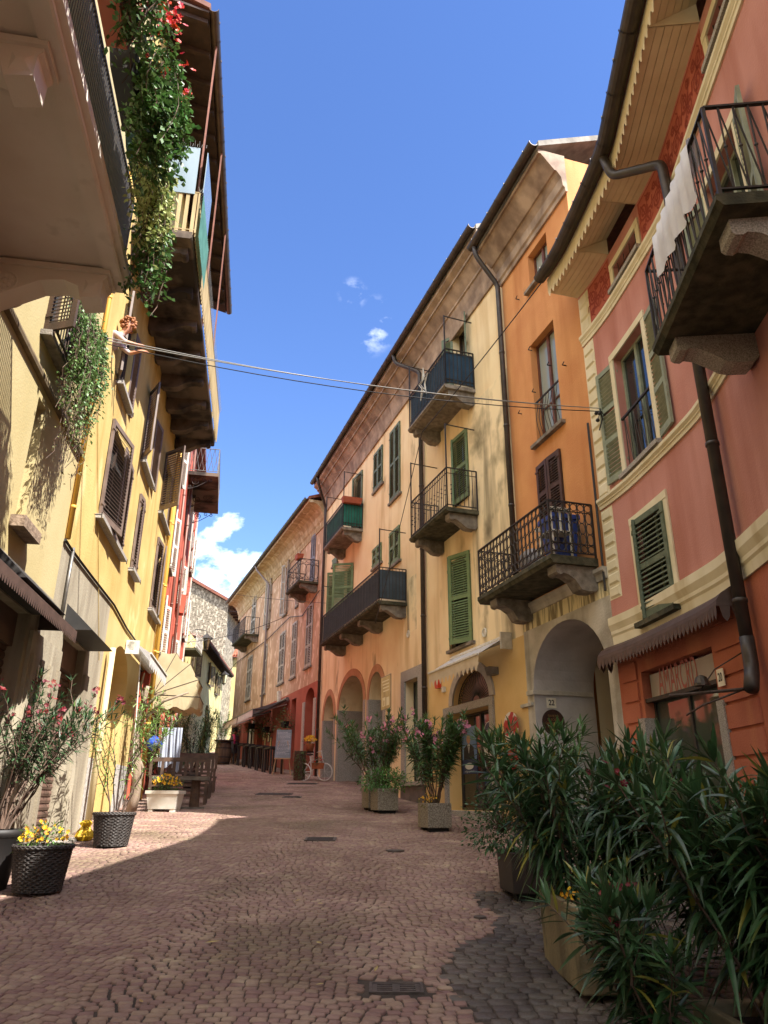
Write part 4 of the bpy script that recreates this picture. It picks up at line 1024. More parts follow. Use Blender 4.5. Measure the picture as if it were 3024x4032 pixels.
# screens and posts on the balcony
ug = LF.pix(722, 400, DL)[0]
for k in range(3): mb = MB(F=LF); mb.bar((U_LB0 + .2 + k * (ul1 - U_LB0 - .3) / 3, DL - .02, zlb + .16), (U_LB0 + .2 + k * (ul1 - U_LB0 - .3) / 3, DL - .02, le1), .035); mb.build('balcony_post', mat('red_brown_post', '#7d4a38', '#6a3c2c', scale=6, rough=.7), SL)
mb = MB(F=LF); mb.box(U_LB0 + .0, U_LB0 + .02, .15, DL - .05, zlb + 1.1, zlb + 2.3); mb.box(U_LB0, U_LB0 + 1.3, DL + .1, DL + .115, zlb + 1.16, zlb + 2.2)
mb.build('glass_screen', glass('screen_glass', '#7f8f99', .12), SL)
mb = MB(F=LF); n = 40
for k in range(n):
    a = U_LB0 + 1.6 * k / n; mb.poly([(a, DL + .12 + .012 * (k % 2), zlb + .05), (a + 1.6 / n, DL + .12 + .012 * ((k + 1) % 2), zlb + .05), (a + 1.6 / n, DL + .12 + .012 * ((k + 1) % 2), zlb + 1.1), (a, DL + .12 + .012 * (k % 2), zlb + 1.1)])
mb.build('corrugated_panel', mat('green_plastic', '#5f8f7c', '#4d7867', scale=4, rough=.4, trans=.3), SL)
mb = MB(F=LF)   # bird spikes
k = U_LB0
while k < ul1:
    for s in (-1, 1): mb.bar((k, DL + .06, zlb + 1.17), (k, DL + .06 + s * .05, zlb + 1.29), .006)
    k += .07
for q in (zlb + 2.32,):
    for k in range(24): mb.bar((U_LB0 - .02, .15 + k * .045, q - .02), (U_LB0 - .02 + (.04 if k % 2 else -.04), .15 + k * .045, q + .1), .006)
mb.build('bird_spike', M_zinc, SL)
# eaves with dark boards and rafters, gutter
OL = .98
mb = MB(F=LF); mb.sweep([(0, le1 + .25), (OL, le1 - .02), (OL, le1 + .04), (0, le1 + .31)], U_CL + .35, U_LR + .3, closed=True)
k = U_CL + .5
while k < U_LR:
    mb.hexa([(k, 0, le1 + .1), (k + .1, 0, le1 + .1), (k + .1, OL - .03, le1 - .14), (k, OL - .03, le1 - .14), (k, 0, le1 + .245), (k + .1, 0, le1 + .245), (k + .1, OL - .03, le1 - .025), (k, OL - .03, le1 - .025)]); k += .75
mb.build('eaves_boards', mat('old_eaves_wood', '#3d2a22', '#2c1d18', scale=6, rough=.85), Lb)
wall(LF, Lb, U_CL, U_LR, le1, le1 + .3, [], [M_lyel], depth=9, name='eaves_wall', back=False)
roof(LF, Lb, U_CL + .3, U_LR + .3, le1 + .06, OL + .02, 9, 2.6, mat('eaves_red_wood', '#6d4437', '#563329', scale=5, rough=.8))
gutter(LF, Lb, U_CL + .3, U_LR + .35, OL + .1, le1 + .07, r=.1, m=mat('old_gutter', '#5b4a42', '#4b3c36', scale=5, rough=.4, metal=.5))
# pipes
uy = LF.pix(620, 2440)[0]
downpipe(LF, Lb, [(U_LR - .22, .1, le1 - .4), (U_LR - .22, .09, gz(19) + .1)], .065, mat('yellow_pipe', '#cfa043', rough=.6))
downpipe(LF, Lb, [(U_LR - .42, .08, le1 - .4), (U_LR - .42, .07, gz(19) + 2.6)], .035, MATS['yellow_pipe'])
downpipe(LF, Lb, [(U_CL + .03, .06, le1 - 2), (U_CL + .03, .05, zl_top)], .035, MATS['yellow_pipe'])
up = LF.pix(418, 2560)[0]
downpipe(LF, Lb, [(up, .12, LF.pix(425, 2530, .12)[1]), (up, .11, gz(14) + .1)], .06, mat('cream_pipe', '#cbb98c', rough=.6))
ug_ = LF.pix(262, 2260)[0]
downpipe(LF, Lb, [(ug_, .04, zl_top), (ug_, .035, LF.pix(245, 2400)[1] - .2)], .024, M_zinc)
# roller shutters, hoods, fluted pilaster
def roller(B, o):
    mb = MB(F=LF); z = o['z0']
    while z < o['z1'] - .05:
        mb.sweep([(-.22, z), (-.2, z + .012), (-.19, z + .05), (-.2, z + .085), (-.22, z + .097)], o['u0'], o['u1']); z += .1
    mb.box(o['u0'], o['u1'], -.19, -.13, o['z1'] - .42, o['z1'])
    return mb.build('roller_shutter', M_roll, B)
RB = Lb if ROLL1['u1'] >= U_CL else Cb
roller(RB, ROLL1); roller(Cb, ROLL2)
def hood(B, o, out):
    mb = MB(F=LF); mb.prism([(.002, o['z1'] + .42), (out, o['z1'] + .03), (.002, o['z1'] + .02)], 0, o['u0'] - .12, o['u1'] + .12)
    return mb.build('shutter_hood', mat('black_hood', '#1f1d1c', '#2a2725', scale=5, rough=.7), B)
hood(RB, ROLL1, .42); hood(Cb, ROLL2, .42)
mb = MB(F=LF)
a, b = ROLL2['u1'] + .15, ROLL1['u0'] - .12
mb.box(a, b, .002, .05, gz(10) - .3, zc_top - .6)
for k in range(4): u = a + .12 + (b - a - .24) * k / 3; mb.box(u - .06, u + .06, .0505, .085, gz(10) - .2, zc_top - .9)
mb.build('fluted_pilaster', M_conc, Cb); mb = MB(F=LF); mb.box(ROLL1['u1'] + .05, ROLL1['u1'] + .34, .002, .05, gz(12.6) - .3, zl_top - 1.6)
mb.build('pilaster', M_conc, Lb)
mb = MB(F=LF); mb.box(ROLL1['u0'] - .2, ROLL1['u1'] + .45, .0, .3, gz(12) - .25, gz(12) + .09); mb.build('door_step', M_granite, RB)
# cream house shop hood (metal awning with tongues)
Dw = .5
ue, ze = LF.pix(303, 2487, Dw)
mb = MB(F=LF); hp = [(.002, ze + .30), (Dw * .6, ze + .16), (Dw, ze)]
mb.sweep(hp + [(Dw, ze - .012), (Dw * .6, ze + .145), (.002, ze + .285)], ROLL2['u0'] - 1.5, ue, closed=True)
scallop(LF, mb, ROLL2['u0'] - 1.5, ue, Dw + .003, ze - .0, .17, 46, 'round')
mb.prism([(0.002, ze), (Dw, ze), (.002, ze + .28)], 0, ue - .005, ue + .0)
tag(mb.build('metal_awning', M_cast, None, org=LF.map(ue - 1.5, .2, ze)), 'brown metal hood with rounded tongues above the roller shutters on the left', 'awning')
# arched doorway shop
W = window(LF, Lb, SHL['u0'], SHL['u1'], SHL['z0'], SHL['z1'], dep=.28, mull=1, fm=mat('sage_frame', '#5d6a5e', rough=.5), fw=.05, bars=(.8,), name='shop_window', pane=glass('shop_glass2', '#39423f', .06))

# ---- red and white house further on
M_r3 = mat('coral_plaster', '#c7614a', '#b5533d', scale=1.3, rough=.9, bump=.2)
M_bpipe = mat('brown_pipe', '#6f4a3e', rough=.5, metal=.2)
RF = Facade(LF.map(U_LR, 0, 0)[:2], [(0, -11.9)]); UR0 = 0.0
Rb = thing('coral_house', 'coral red house with white shutters and a high balcony on scrolled iron brackets', 'house', RF.map(3, 0, gz(24)))
U_R1 = min(RF.pix(742, 2600)[0], 14.0)
re1 = 15.2
wall(RF, Rb, UR0, U_R1, .5, re1, [], [M_r3, M_cre], lambda u, z: 0, depth=9)
us_ = UR0
for k in range(3):
    u = UR0 + .75 + k * (U_R1 - UR0 - 1.2) / 2.4
    for zz, hh in ((gz(25) + 3.6, 1.6), (gz(25) + 6.2, 1.9), (gz(25) + 9.2, 1.9)):
        mb = MB(F=RF); mb.box(u, u + .8, .002, .02, zz, zz + hh); W = mb.build('window', M_dark, Rb)
        mb = MB(F=RF); mb.box(u - .1, u + .9, .002, .12, zz - .08, zz - .003); mb.build('sill', M_stone, W)
        shutter(RF, W, u, zz, zz + hh, .4, 'L', 158, .02, M_white, (.5,), .07); shutter(RF, W, u + .8, zz, zz + hh, .4, 'R', 155, .02, M_white, (.5,), .07)
mb = MB(F=RF)
for k in range(5): u = UR0 + .25 + k * (U_R1 - UR0 - .5) / 4; mb.box(u - .14, u + .14, .003, .05, gz(24), re1)
mb.build('white_pilaster', mat('weathered_white_trim', '#c9c2b6', '#a39a8e', scale=9, rough=.9), Rb)
for (x, y) in ((668, 2450), (692, 2480)):
    u = RF.pix(x, y, .12)[0]; downpipe(RF, Rb, [(u, .12, re1 - .2), (u, .12, gz(24) + .5)], .05, M_bpipe)
DR = 1.12
ur0, zr = RF.pix(860, 1877, DR); ur1, zr1 = RF.pix(852.5, 2089, DR); print('R3', ur0, ur1, zr, zr1, U_R1)
mb = MB(F=RF); mb.box(ur0, ur1, 0, DR, zr, zr + .14)
for q in (.33, .66): u = ur0 + (ur1 - ur0) * q; mb.box(u - .05, u + .05, .02, DR - .05, zr - .08, zr - .002)
SR = mb.build('balcony', M_under, Rb)
railing(RF, SR, ur0 + .03, ur1 - .03, DR - .04, zr + .14, 1.0, 'diamond', M_zinc, .17)
mb = MB(F=RF)
for u in (ur0 + .15, (ur0 + ur1) / 2, ur1 - .1):
    def spiral(cd, cz, r, turns, s=1, a0=0): mb.tube([(u, cd + r * (1 - .8 * t) * math.cos(a0 + s * t * turns * 2 * math.pi), cz + r * (1 - .8 * t) * math.sin(a0 + s * t * turns * 2 * math.pi)) for t in [i / 22 for i in range(23)]], .013, 5)
    mb.tube([(u, .03, zr - .55), (u, .12, zr - .5), (u, .35, zr - .42), (u, .6, zr - .25), (u, .85, zr - .06)], .014, 5)
    spiral(.3, zr - .2, .16, 1.6, 1, 2); spiral(.1, zr - .45, .1, 1.4, -1, 0); spiral(.62, zr - .1, .09, 1.3, 1, 1); spiral(.82, zr - .12, .08, 1.3, -1, 2); spiral(.16, zr - .08, .08, 1.2, -1, 1)
mb.build('scroll_bracket', M_iron, SR)
roof(RF, Rb, UR0 + .32, U_R1, re1, .4, 9, 2.2)

# ------------------------------------------------------------------ the end of the street
HF = Facade((-12.9, 60.0), [(0, -4.5)])
Hb = thing('low_cream_house', 'low pale yellow house with brown shutters where the street bends', 'house', HF.map(-10, 0, gz(50)))
M_pc = mat('pale_cream_plaster', '#cdbf88', '#bdae76', scale=1.2, rough=.9, bump=.2)
U_H1 = HF.pix(854, 2955)[0]; U_H0 = -23
zh = HF.pix(900, 2640, .7)[1]
hw = [op(HF, (817, 2693), (835, 2605)), op(HF, (845, 2730), (860, 2648)), op(HF, (752, 2645), (774, 2590))]
for o in hw: o['u1'] = max(o['u1'], o['u0'] + .9); o['z1'] = o['z0'] + 1.45
hd = dict(u0=HF.pix(803, 2850)[0], u1=HF.pix(816, 2850)[0], z0=gz(HF.y(HF.pix(808, 2850)[0])), z1=HF.pix(810, 2770)[1], dep=.25, back=1)
hd['u1'] = max(hd['u1'], hd['u0'] + 1.1); hd['zs'] = hd['z1'] - .55
hd2 = dict(u0=HF.pix(833, 2850)[0], u1=HF.pix(841, 2850)[0], z0=gz(HF.y(HF.pix(837, 2850)[0])), z1=gz(HF.y(HF.pix(837, 2850)[0])) + 2.4, dep=.25, back=1)
hw = sorted(hw, key=lambda o: o['u0'])
wall(HF, Hb, U_H0, U_H1, 1.5, zh, hw + [hd, hd2], [M_pc, M_dark], lambda u, z: 0, depth=7)
for o in hw: w = (o['u1'] - o['u0']) / 2; window(HF, Hb, o['u0'], o['u1'], o['z0'], o['z1'], sill=.1, shut=(('L', 160, w), ('R', 160, w)), shm=mat('brown_plank_shutter', '#6b5a45', '#594a38', scale=6, rough=.8), slat=.08)
mb = MB(F=HF); UE0 = HF.pix(815, 2530, .7)[0]
mb.sweep([(-.3, zh + .22), (.75, zh - .05), (.75, zh + .02), (-.3, zh + .3)], UE0, U_H1 + .8, closed=True)
k = UE0 + .1
while k < U_H1 + .7: mb.hexa([(k, 0, zh + .05), (k + .09, 0, zh + .05), (k + .09, .7, zh - .15), (k, .7, zh - .15), (k, 0, zh + .14), (k + .09, 0, zh + .14), (k + .09, .7, zh - .045), (k, .7, zh - .045)]); k += .6
mb.build('eaves_boards', MATS['old_eaves_wood'], Hb)
roof(HF, Hb, UE0, U_H1 + .8, zh + .03, .78, 7, 1.2)
ub0, zb_ = HF.pix(720, 2575, .05); ub1 = HF.pix(770, 2575, 1.0)[0]
mb = MB(F=HF); a, b = HF.pix(795, 2585, 1.0)[0] - 2.2, HF.pix(795, 2585, 1.0)[0]; zb_ = HF.pix(795, 2578, 1.0)[1]
mb.box(a, b, 0, 1.0, zb_ - .12, zb_)
SH_ = mb.build('balcony', M_moss, Hb); railing(HF, SH_, a + .03, b - .03, .96, zb_, .95, 'circles', mat('white_iron', '#b9b3ad', rough=.6), .3)
# rubble gable house
def place(x, y, dist):   # point on the pixel's line of sight at a ground distance
    r = ray(x, y); t = dist / r.y; return Vector((r.x * t, dist, EYE + r.z * t))
G = thing('stone_house', 'old rubble stone house showing its gable beneath a slanting tiled roof', 'house', (-16, 62, gz(62)))
M_rub = mat('rubble_stone', '#8f8574', '#5f5749', scale=5, lo=.4, hi=.6, rough=.95, bump=.9, bscale=6, stretch=(1, 1, 1.8), patch='#b3a995', pk=(.54, .58), pscale=5)
gy = 62.0; mb = MB(); xr = place(897, 2400, gy).x; xl = place(700, 2400, gy).x
zr_, zl_ = place(897, 2372, gy).z, place(752, 2288, gy).z; xp = place(752, 2288, gy).x
poly_ = [(xl - 4, 3), (xr, 3), (xr, zr_), (xp, zl_), (xl - 4, zl_ - 1.5)]
mb.prism(poly_, 1, gy, gy + 9); mb.build('wall', M_rub, G)
mb = MB(); k = (zl_ - zr_) / (xr - xp)
ex = xr + 1.4
mb.prism([(xp, zl_ + .05), (ex, zr_ - 1.4 * k + .05), (ex, zr_ - 1.4 * k + .3), (xp, zl_ + .35)], 1, gy - .35, gy + 9); mb.prism([(xp - .01, zl_ + .05), (xl - 5, zl_ - 1.9), (xl - 5, zl_ - 1.6), (xp - .01, zl_ + .35)], 1, gy - .35, gy + 9)
mb.build('roof', M_tile, G)
mb = MB()
for q in range(8): mb.box(xr + .01, ex - .1, gy + .2 + q * 1.1, gy + .32 + q * 1.1, zr_ - 1.4 * k - .02, zr_ - 1.4 * k + .1)
mb.build('rafter', MATS['old_eaves_wood'], G)
# dark timber lean-to roof beside it and the far yellow house with a red tiled roof
T = thing('timber_roofed_house', 'house with a dark open timber roof between the stone gable and the peach house', 'house', (place(925, 2600, 70).x, 70, gz(70)))
q0, q1 = place(898, 2520, 70), place(960, 2420, 70); mb = MB(); mb.box(q0.x, q1.x + 6, 70, 76, 4, place(898, 2600, 70).z); mb.build('wall', M_dark, T)
mb = MB(); mb.prism([(q0.x - .5, q0.z - 1.4), (q1.x + 3, q1.z + 1.2), (q1.x + 3, q1.z + 1.5), (q0.x - .5, q0.z - 1.1)], 1, 68.6, 76)
for k in range(6): mb.box(q0.x + .3, q1.x + 2, 68.7 + k * 1.2, 68.82 + k * 1.2, q0.z - 1.3, q0.z - 1.15)
mb.build('roof', MATS['old_eaves_wood'], T)
V = thing('far_yellow_house', 'far yellow house with a green shutter and red tiled roof at the street end', 'house', (place(890, 2800, 66).x, 66, gz(66)))
p0, p1 = place(840, 2900, 66), place(960, 2590, 66); zt = place(890, 2590, 66).z
mb = MB(); mb.box(p0.x, p1.x + 3, 66, 67.9, 4, zt); mb.build('wall', M_pc, V)
mb = MB(); rz = place(890, 2540, 66).z
mb.hexa([(p0.x - .3, 65.6, zt), (p1.x + 3, 65.6, zt), (p1.x + 3, 68.3, rz + .6), (p0.x - .3, 68.3, rz + .6), (p0.x - .3, 65.6, zt + .15), (p1.x + 3, 65.6, zt + .15), (p1.x + 3, 68.3, rz + .75), (p0.x - .3, 68.3, rz + .75)])
for k in range(30):
    x = p0.x - .2 + k * .22; mb.tube([(x, 65.55, zt + .17), (x, 68.3, rz + .77)], .07, 6)
mb.build('roof', mat('red_tiles', '#a5614b', '#8a4d3b', scale=3, rough=.9), V)
a, b = place(882, 2680, 66), place(904, 2645, 66)
mb = MB(); mb.box(a.x, b.x, 65.96, 65.998, a.z, a.z + 1.5); W = mb.build('window', M_dark, V)
mb = MB(); mb.box(a.x + .01, a.x + (b.x - a.x) * .48, 65.9, 65.955, a.z, a.z + 1.5); mb.box(a.x + (b.x - a.x) * .52, b.x - .01, 65.9, 65.955, a.z, a.z + 1.5); mb.build('shutter', mat('teal_shutter', '#2f6a60', rough=.6), W)
# houses closing the street behind
B_ = thing('end_house', 'pale house wall closing the far end of the street', 'house', (-18, 80, gz(80)))
mb = MB(); mb.box(-40, 2, 80, 88, 4, 10.5); mb.build('wall', M_pc, B_)
mb = MB(); mb.prism([(79.4, 10.5), (84, 12.3), (88.6, 10.5), (88.6, 10.7), (84, 12.5), (79.4, 10.7)], 0, -40.3, 2.3); mb.build('roof', M_tile, B_)
# ------------------------------------------------------------------ ground and cobbles
M_gr = mat('street_bed', '#463a31', '#352c26', scale=3, rough=.95, bump=.4, bscale=80)
ys = [-8 + i * .5 for i in range(40)] + [12 + i * 2 for i in range(60)]
mb = MB(); xs = [-45 + i * 3 for i in range(31)]
ids = [[mb.vt((x, y, gz(y) - .009)) for x in xs] for y in ys]
for A, B in zip(ids, ids[1:]):
    for i in range(len(xs) - 1): mb.face((A[i], A[i + 1], B[i + 1], B[i]))
g_ = mb.build('ground', M_gr); g_['kind'] = 'structure'

def cobble_mat(name, c1, c2, wet=False):
    m = mat(name, c1, c2, scale=1.1, lo=.35, hi=.65, rough=.8, bump=.3, bscale=70, island=.15, patch='#62523f', pk=(.5, .75), pscale=.6, streak='#a08a76', sk=(.56, .7))
    return m
def cobbles(name, x_of, y0, y1, size, m, seed, arc_w=1.9, arc_h=.3, keep=None):
    rnd = np.random.RandomState(seed); V = []; Fc = []; y = y0; row = 0
    while y < y1:
        s = size if y < 17 else size * (1 + (y - 17) * .05)
        xl, xr = x_of(y); x = xl - rnd.rand() * s
        while x < xr:
            w = s * (0.85 + .6 * rnd.rand()); d = s * (.86 + .2 * rnd.rand())
            ph = ((x + .37 * 0) / arc_w) % 1.0; up = arc_h * (1 - (2 * ph - 1) ** 2)
            sl = arc_h * -4 * (2 * ph - 1) / arc_w * .5
            wob = .06 * math.sin(x * 1.3 + y * .4) + .05 * math.sin(x * .45 - y * .9)
            cx = x + w / 2; cy = y + up + wob + (rnd.rand() - .5) * s * .12
            if keep is None or keep(cx, cy):
                a = math.atan(sl) * .9 + (rnd.rand() - .5) * .12; ca, sa = math.cos(a), math.sin(a)
                hw, hd = w / 2 - s * .045, d / 2 - s * .025; top = .004 * rnd.rand(); tilt = (rnd.rand(2) - .5) * .05
                b = len(V)
                for (k, zz) in ((1.0, -.03), (.985, -.004), (.9, .0015)):
                    for (px, py) in ((-1, -1), (0, -1.06), (1, -1), (1.04, 0), (1, 1), (0, 1.06), (-1, 1), (-1.04, 0)):
                        if abs(px) == 1 and abs(py) == 1: px *= .95; py *= .95
                        qx = px * hw * k * (1 + .08 * (rnd.rand() - .5)); qy = py * hd * k * (1 + .08 * (rnd.rand() - .5))
                        X = cx + qx * ca - qy * sa; Yq = cy + qx * sa + qy * ca
                        V.append((X, Yq, gz(Yq) + zz + top + (qx * tilt[0] + qy * tilt[1] if zz > -.03 else 0)))
                for r in (0, 8):
                    for i in range(8): j = (i + 1) % 8; Fc.append((b + r + i, b + r + j, b + r + 8 + j, b + r + 8 + i))
                Fc.append(tuple(b + 16 + i for i in range(8)))
            x += w
        y += s * .98; row += 1
    me = bpy.data.meshes.new(name); me.from_pydata(V, [], Fc); me.materials.append(m)
    sm = np.ones(len(Fc), dtype=bool); me.polygons.foreach_set('use_smooth', sm); me.update()
    o = bpy.data.objects.new(name, me); COL.objects.link(o); o['kind'] = 'structure'; ORG[o.name] = Vector((0, 0, 0)); return o
def left_x(y): return -5.05 - .1638 * (y - 12.4) - .1
def right_x(y):
    if y > 11.6: return 1.71 - .3346 * (y - 17.85) + .4
    return 4.2
wet = lambda x, y: (x - 1.5) ** 2 / 1.1 + (y - 5.9) ** 2 / 2.2 < 1 or (x > 1.0 and y < 9 and x > 1.0 + .12 * math.sin(y * 5))
GRATE = (ground_at(1560, 3895), .36, .21)
def off_grate(x, y): return not (abs(x - GRATE[0].x) < GRATE[1] / 2 + .05 and abs(y - GRATE[0].y) < GRATE[2] / 2 + .06)
cobbles('cobblestones', lambda y: (left_x(y), right_x(y)), 4.2, 33, .08, cobble_mat('porphyry_cobble', '#91766a', '#7c6256'), 3, keep=lambda x, y: not wet(x, y) and off_grate(x, y))
cobbles('cobblestones', lambda y: (left_x(y), right_x(y)), 33, 62, .14, MATS['porphyry_cobble'], 5)
cobbles('mossy_cobblestones', lambda y: (.2, 3.6), 4.0, 9.6, .115, mat('grey_cobble', '#5d524a', '#403833', scale=1.5, rough=.6, bump=.5, bscale=50, island=.2), 4, keep=lambda x, y: wet(x, y))
# ------------------------------------------------------------------ plants
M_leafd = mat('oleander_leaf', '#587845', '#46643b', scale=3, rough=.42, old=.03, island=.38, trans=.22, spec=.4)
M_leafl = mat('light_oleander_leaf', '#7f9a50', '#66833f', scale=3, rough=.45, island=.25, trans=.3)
M_leaff = mat('front_oleander_leaf', '#44623b', '#314b2b', scale=4, rough=.4, old=.035, island=.45, trans=.2, spec=.5)
M_leafs = mat('shrub_leaf', '#48663a', '#375029', scale=3, rough=.5, island=.3, trans=.25)
M_ivy = mat('ivy_leaf', '#55763a', '#3f5f2c', scale=4, rough=.45, island=.35, trans=.25)
M_ivyp = mat('variegated_leaf', '#b3b878', '#8f9c58', scale=8, rough=.5, island=.25, trans=.25)
M_stem = mat('oleander_stem', '#6b5446', '#4f3f34', scale=8, rough=.8)
M_soil = mat('soil', '#33271f', rough=1.0, bump=.6, bscale=40)
M_pinkf = mat('pink_petal', '#d98aa0', rough=.6, island=.15, trans=.2)
M_redf = mat('dark_red_petal', '#741a2a', rough=.6, island=.2, trans=.15)
M_scarf = mat('scarlet_petal', '#c92a22', rough=.5, island=.15, trans=.15)
M_yelf = mat('yellow_petal', '#e3b51c', '#d79a12', scale=9, rough=.6, island=.15, trans=.15)

def leaf(mb, p, d, L, W, droop=.3, det=3, roll=0.0):
    d = d.normalized(); up = Vector((0, 0, 1)); side = d.cross(up)
    if side.length < .05: side = Vector((1, 0, 0))
    side.normalize(); nrm = side.cross(d); side = side * math.cos(roll) + nrm * math.sin(roll); nrm = side.cross(d)
    n = det; rows = []
    for i in range(n + 1):
        s = i / n; c = p + d * (L * s) - up * (droop * L * s * s)
        w = W * .5 * (math.sin(math.pi * min(1, .06 + .94 * s) ** .85) if 0 < i < n else .02)
        if det >= 4: rows.append((mb.vt(c - side * w), mb.vt(c - nrm * (w * .35)), mb.vt(c + side * w)))
        else: rows.append((mb.vt(c - side * w), mb.vt(c + side * w)))
    for a, b in zip(rows, rows[1:]):
        for k in range(len(a) - 1): mb.face((a[k], a[k + 1], b[k + 1], b[k]))
def blossom(mb, p, r, rnd, n=5):
    ax = Vector((rnd.uniform(-1, 1), rnd.uniform(-1.4, .2), rnd.uniform(-.1, 1))).normalized(); a = ax.orthogonal().normalized(); b = ax.cross(a)
    c = mb.vt(p)
    for k in range(n):
        t0, t1 = 2 * math.pi * k / n, 2 * math.pi * (k + .85) / n; tm = (t0 + t1) / 2
        q = [p + (a * math.cos(t) + b * math.sin(t)) * rr + ax * (r * .3) for t, rr in ((t0, r * .8), (tm, r), (t1, r * .8))]
        mb.face((c, mb.vt(q[0]), mb.vt(q[1]), mb.vt(q[2])))
def oleander(name, label, base, h, nst, lean, L, W, seed, lm=None, fm=None, nfl=.3, det=3, r0=.12, dirn=None, bare=.3, nb=2, dens=.055, group=None, fr=.035, cat='oleander', minlean=0.05, droop=.35, flen=8):
    rnd = random.Random(seed); t = thing(name, label, cat, base, group)
    sb, lb, fb = MB(), MB(), MB(); base = Vector(base)
    for s in range(nst):
        az = rnd.uniform(0, 2 * math.pi) if dirn is None else math.atan2(dirn[1], dirn[0]) + rnd.gauss(0, .75)
        le = minlean + lean * rnd.random() ** .8; out = Vector((math.cos(az), math.sin(az), 0))
        H = h * rnd.uniform(.72, 1.04); p0 = base + out * (r0 * rnd.random()) ; pts = []
        for i in range(9):
            q = i / 8; pts.append(p0 + out * (math.sin(le) * H * (q * .75 + .35 * q * q)) + Vector((0, 0, H * q * math.cos(le * .6))) + Vector((rnd.gauss(0, .012), rnd.gauss(0, .012), 0)) * H)
        chains = [pts]
        for b in range(nb):
            k = rnd.randint(3, 5); a2 = az + rnd.uniform(-1.3, 1.3); o2 = Vector((math.cos(a2), math.sin(a2), 0)); ln = H * rnd.uniform(.32, .55); c0 = pts[k]
            chains.append([c0 + (o2 * (.45 * (i / 5)) + Vector((0, 0, .95)) * (i / 5)) * ln + Vector((rnd.gauss(0, .01), rnd.gauss(0, .01), 0)) for i in range(6)])
        for ci, ch in enumerate(chains):
            rr = (.011 if ci == 0 else .007) * (h / 1.5) ** .5
            sb.tube(ch, [rr * (1 - .65 * i / (len(ch) - 1)) for i in range(len(ch))], 5)
            Ls = [(b - a).length for a, b in zip(ch, ch[1:])]; tot = sum(Ls); s0 = tot * (bare if ci == 0 else .12); d = s0; ph = rnd.random() * 6
            while d < tot:
                k = 0; acc = d
                while k < len(Ls) - 1 and acc > Ls[k]: acc -= Ls[k]; k += 1
                p = ch[k].lerp(ch[k + 1], min(1, acc / Ls[k])); tg = (ch[k + 1] - ch[k]).normalized(); a = tg.orthogonal().normalized(); b = tg.cross(a)
                q = d / tot; ph += 1.1
                for w in range(3):
                    if rnd.random() < .12: continue
                    al = ph + w * 2.094 + rnd.gauss(0, .2); r = a * math.cos(al) + b * math.sin(al); op_ = R(78 - 42 * q * q + rnd.gauss(0, 9))
                    leaf(lb, p, tg * math.cos(op_) + r * math.sin(op_), L * rnd.uniform(.7, 1.12), W * rnd.uniform(.8, 1.1), droop * rnd.uniform(.3, 1.5) * (1.3 - q), det, rnd.gauss(0, .3))
                d += dens * rnd.uniform(.75, 1.3)
            tip = ch[-1]; tg = (ch[-1] - ch[-2]).normalized(); a = tg.orthogonal().normalized(); b = tg.cross(a)
            for w in range(6):
                al = w * 1.05 + rnd.random(); r = a * math.cos(al) + b * math.sin(al); leaf(lb, tip, tg * .85 + r * .5, L * rnd.uniform(.55, .85), W * .85, .1, det)
            if fm and rnd.random() < nfl:
                for w in range(flen): blossom(fb, tip + tg * rnd.uniform(.02, .1) + Vector((rnd.gauss(0, .04), rnd.gauss(0, .04), rnd.gauss(0, .03))), fr * rnd.uniform(.7, 1.2), rnd)
    sb.build('stems', M_stem, t); lb.build('leaves', lm or M_leafd, t)
    if fm and fb.f: fb.build('flowers', fm, t)
    return t
def shrub(name, label, c, r, n, L, W, seed, lm=None, sq=(1, 1, .75), fm=None, nf=0, fr=.02, group=None, cat='shrub', det=2, top=.3):
    """low leafy mound: twigs, leaves and blossoms spread through its volume"""
    rnd = random.Random(seed); t = thing(name, label, cat, c, group); lb, sb, fb = MB(), MB(), MB(); c = Vector(c)
    for s in range(max(5, n // 40)):
        v = Vector((rnd.gauss(0, 1), rnd.gauss(0, 1), abs(rnd.gauss(0, 1)))).normalized(); e = c + Vector((v.x * r * sq[0], v.y * r * sq[1], v.z * r * sq[2] * 1.1)) * rnd.uniform(.7, 1.05)
        m = c.lerp(e, .5) + Vector((0, 0, .12 * r)); sb.tube([c, m, e], [.006, .004, .002], 4)
    for k in range(n):
        v = Vector((rnd.gauss(0, 1), rnd.gauss(0, 1), rnd.gauss(.3, 1))).normalized() * rnd.random() ** .45
        p = c + Vector((v.x * r * sq[0], v.y * r * sq[1], max(-.35, v.z) * r * sq[2] + .08 * r)) + Vector((rnd.gauss(0, .04), rnd.gauss(0, .04), rnd.gauss(0, .04))) * r * 2
        leaf(lb, p, v + Vector((rnd.gauss(0, .5), rnd.gauss(0, .5), rnd.gauss(.1, .4))), L * rnd.uniform(.6, 1.2), W * rnd.uniform(.7, 1.2), .25, det, rnd.gauss(0, .6))
    for k in range(nf):
        v = Vector((rnd.gauss(0, 1), rnd.gauss(-.4, 1), abs(rnd.gauss(.6, .6)))).normalized(); blossom(fb, c + Vector((v.x * r * sq[0], v.y * r * sq[1], v.z * r * sq[2] + top * r)) * 1.0 * 1.0 if False else c + Vector((v.x * r * sq[0] * rnd.uniform(.6, 1), v.y * r * sq[1] * rnd.uniform(.6, 1), v.z * r * sq[2] * rnd.uniform(.85, 1.15) + .12 * r)), fr * rnd.uniform(.7, 1.2), rnd)
    sb.build('twigs', M_stem, t); lb.build('leaves', lm or M_leafs, t)
    if nf: fb.build('flowers', fm, t)
    return t
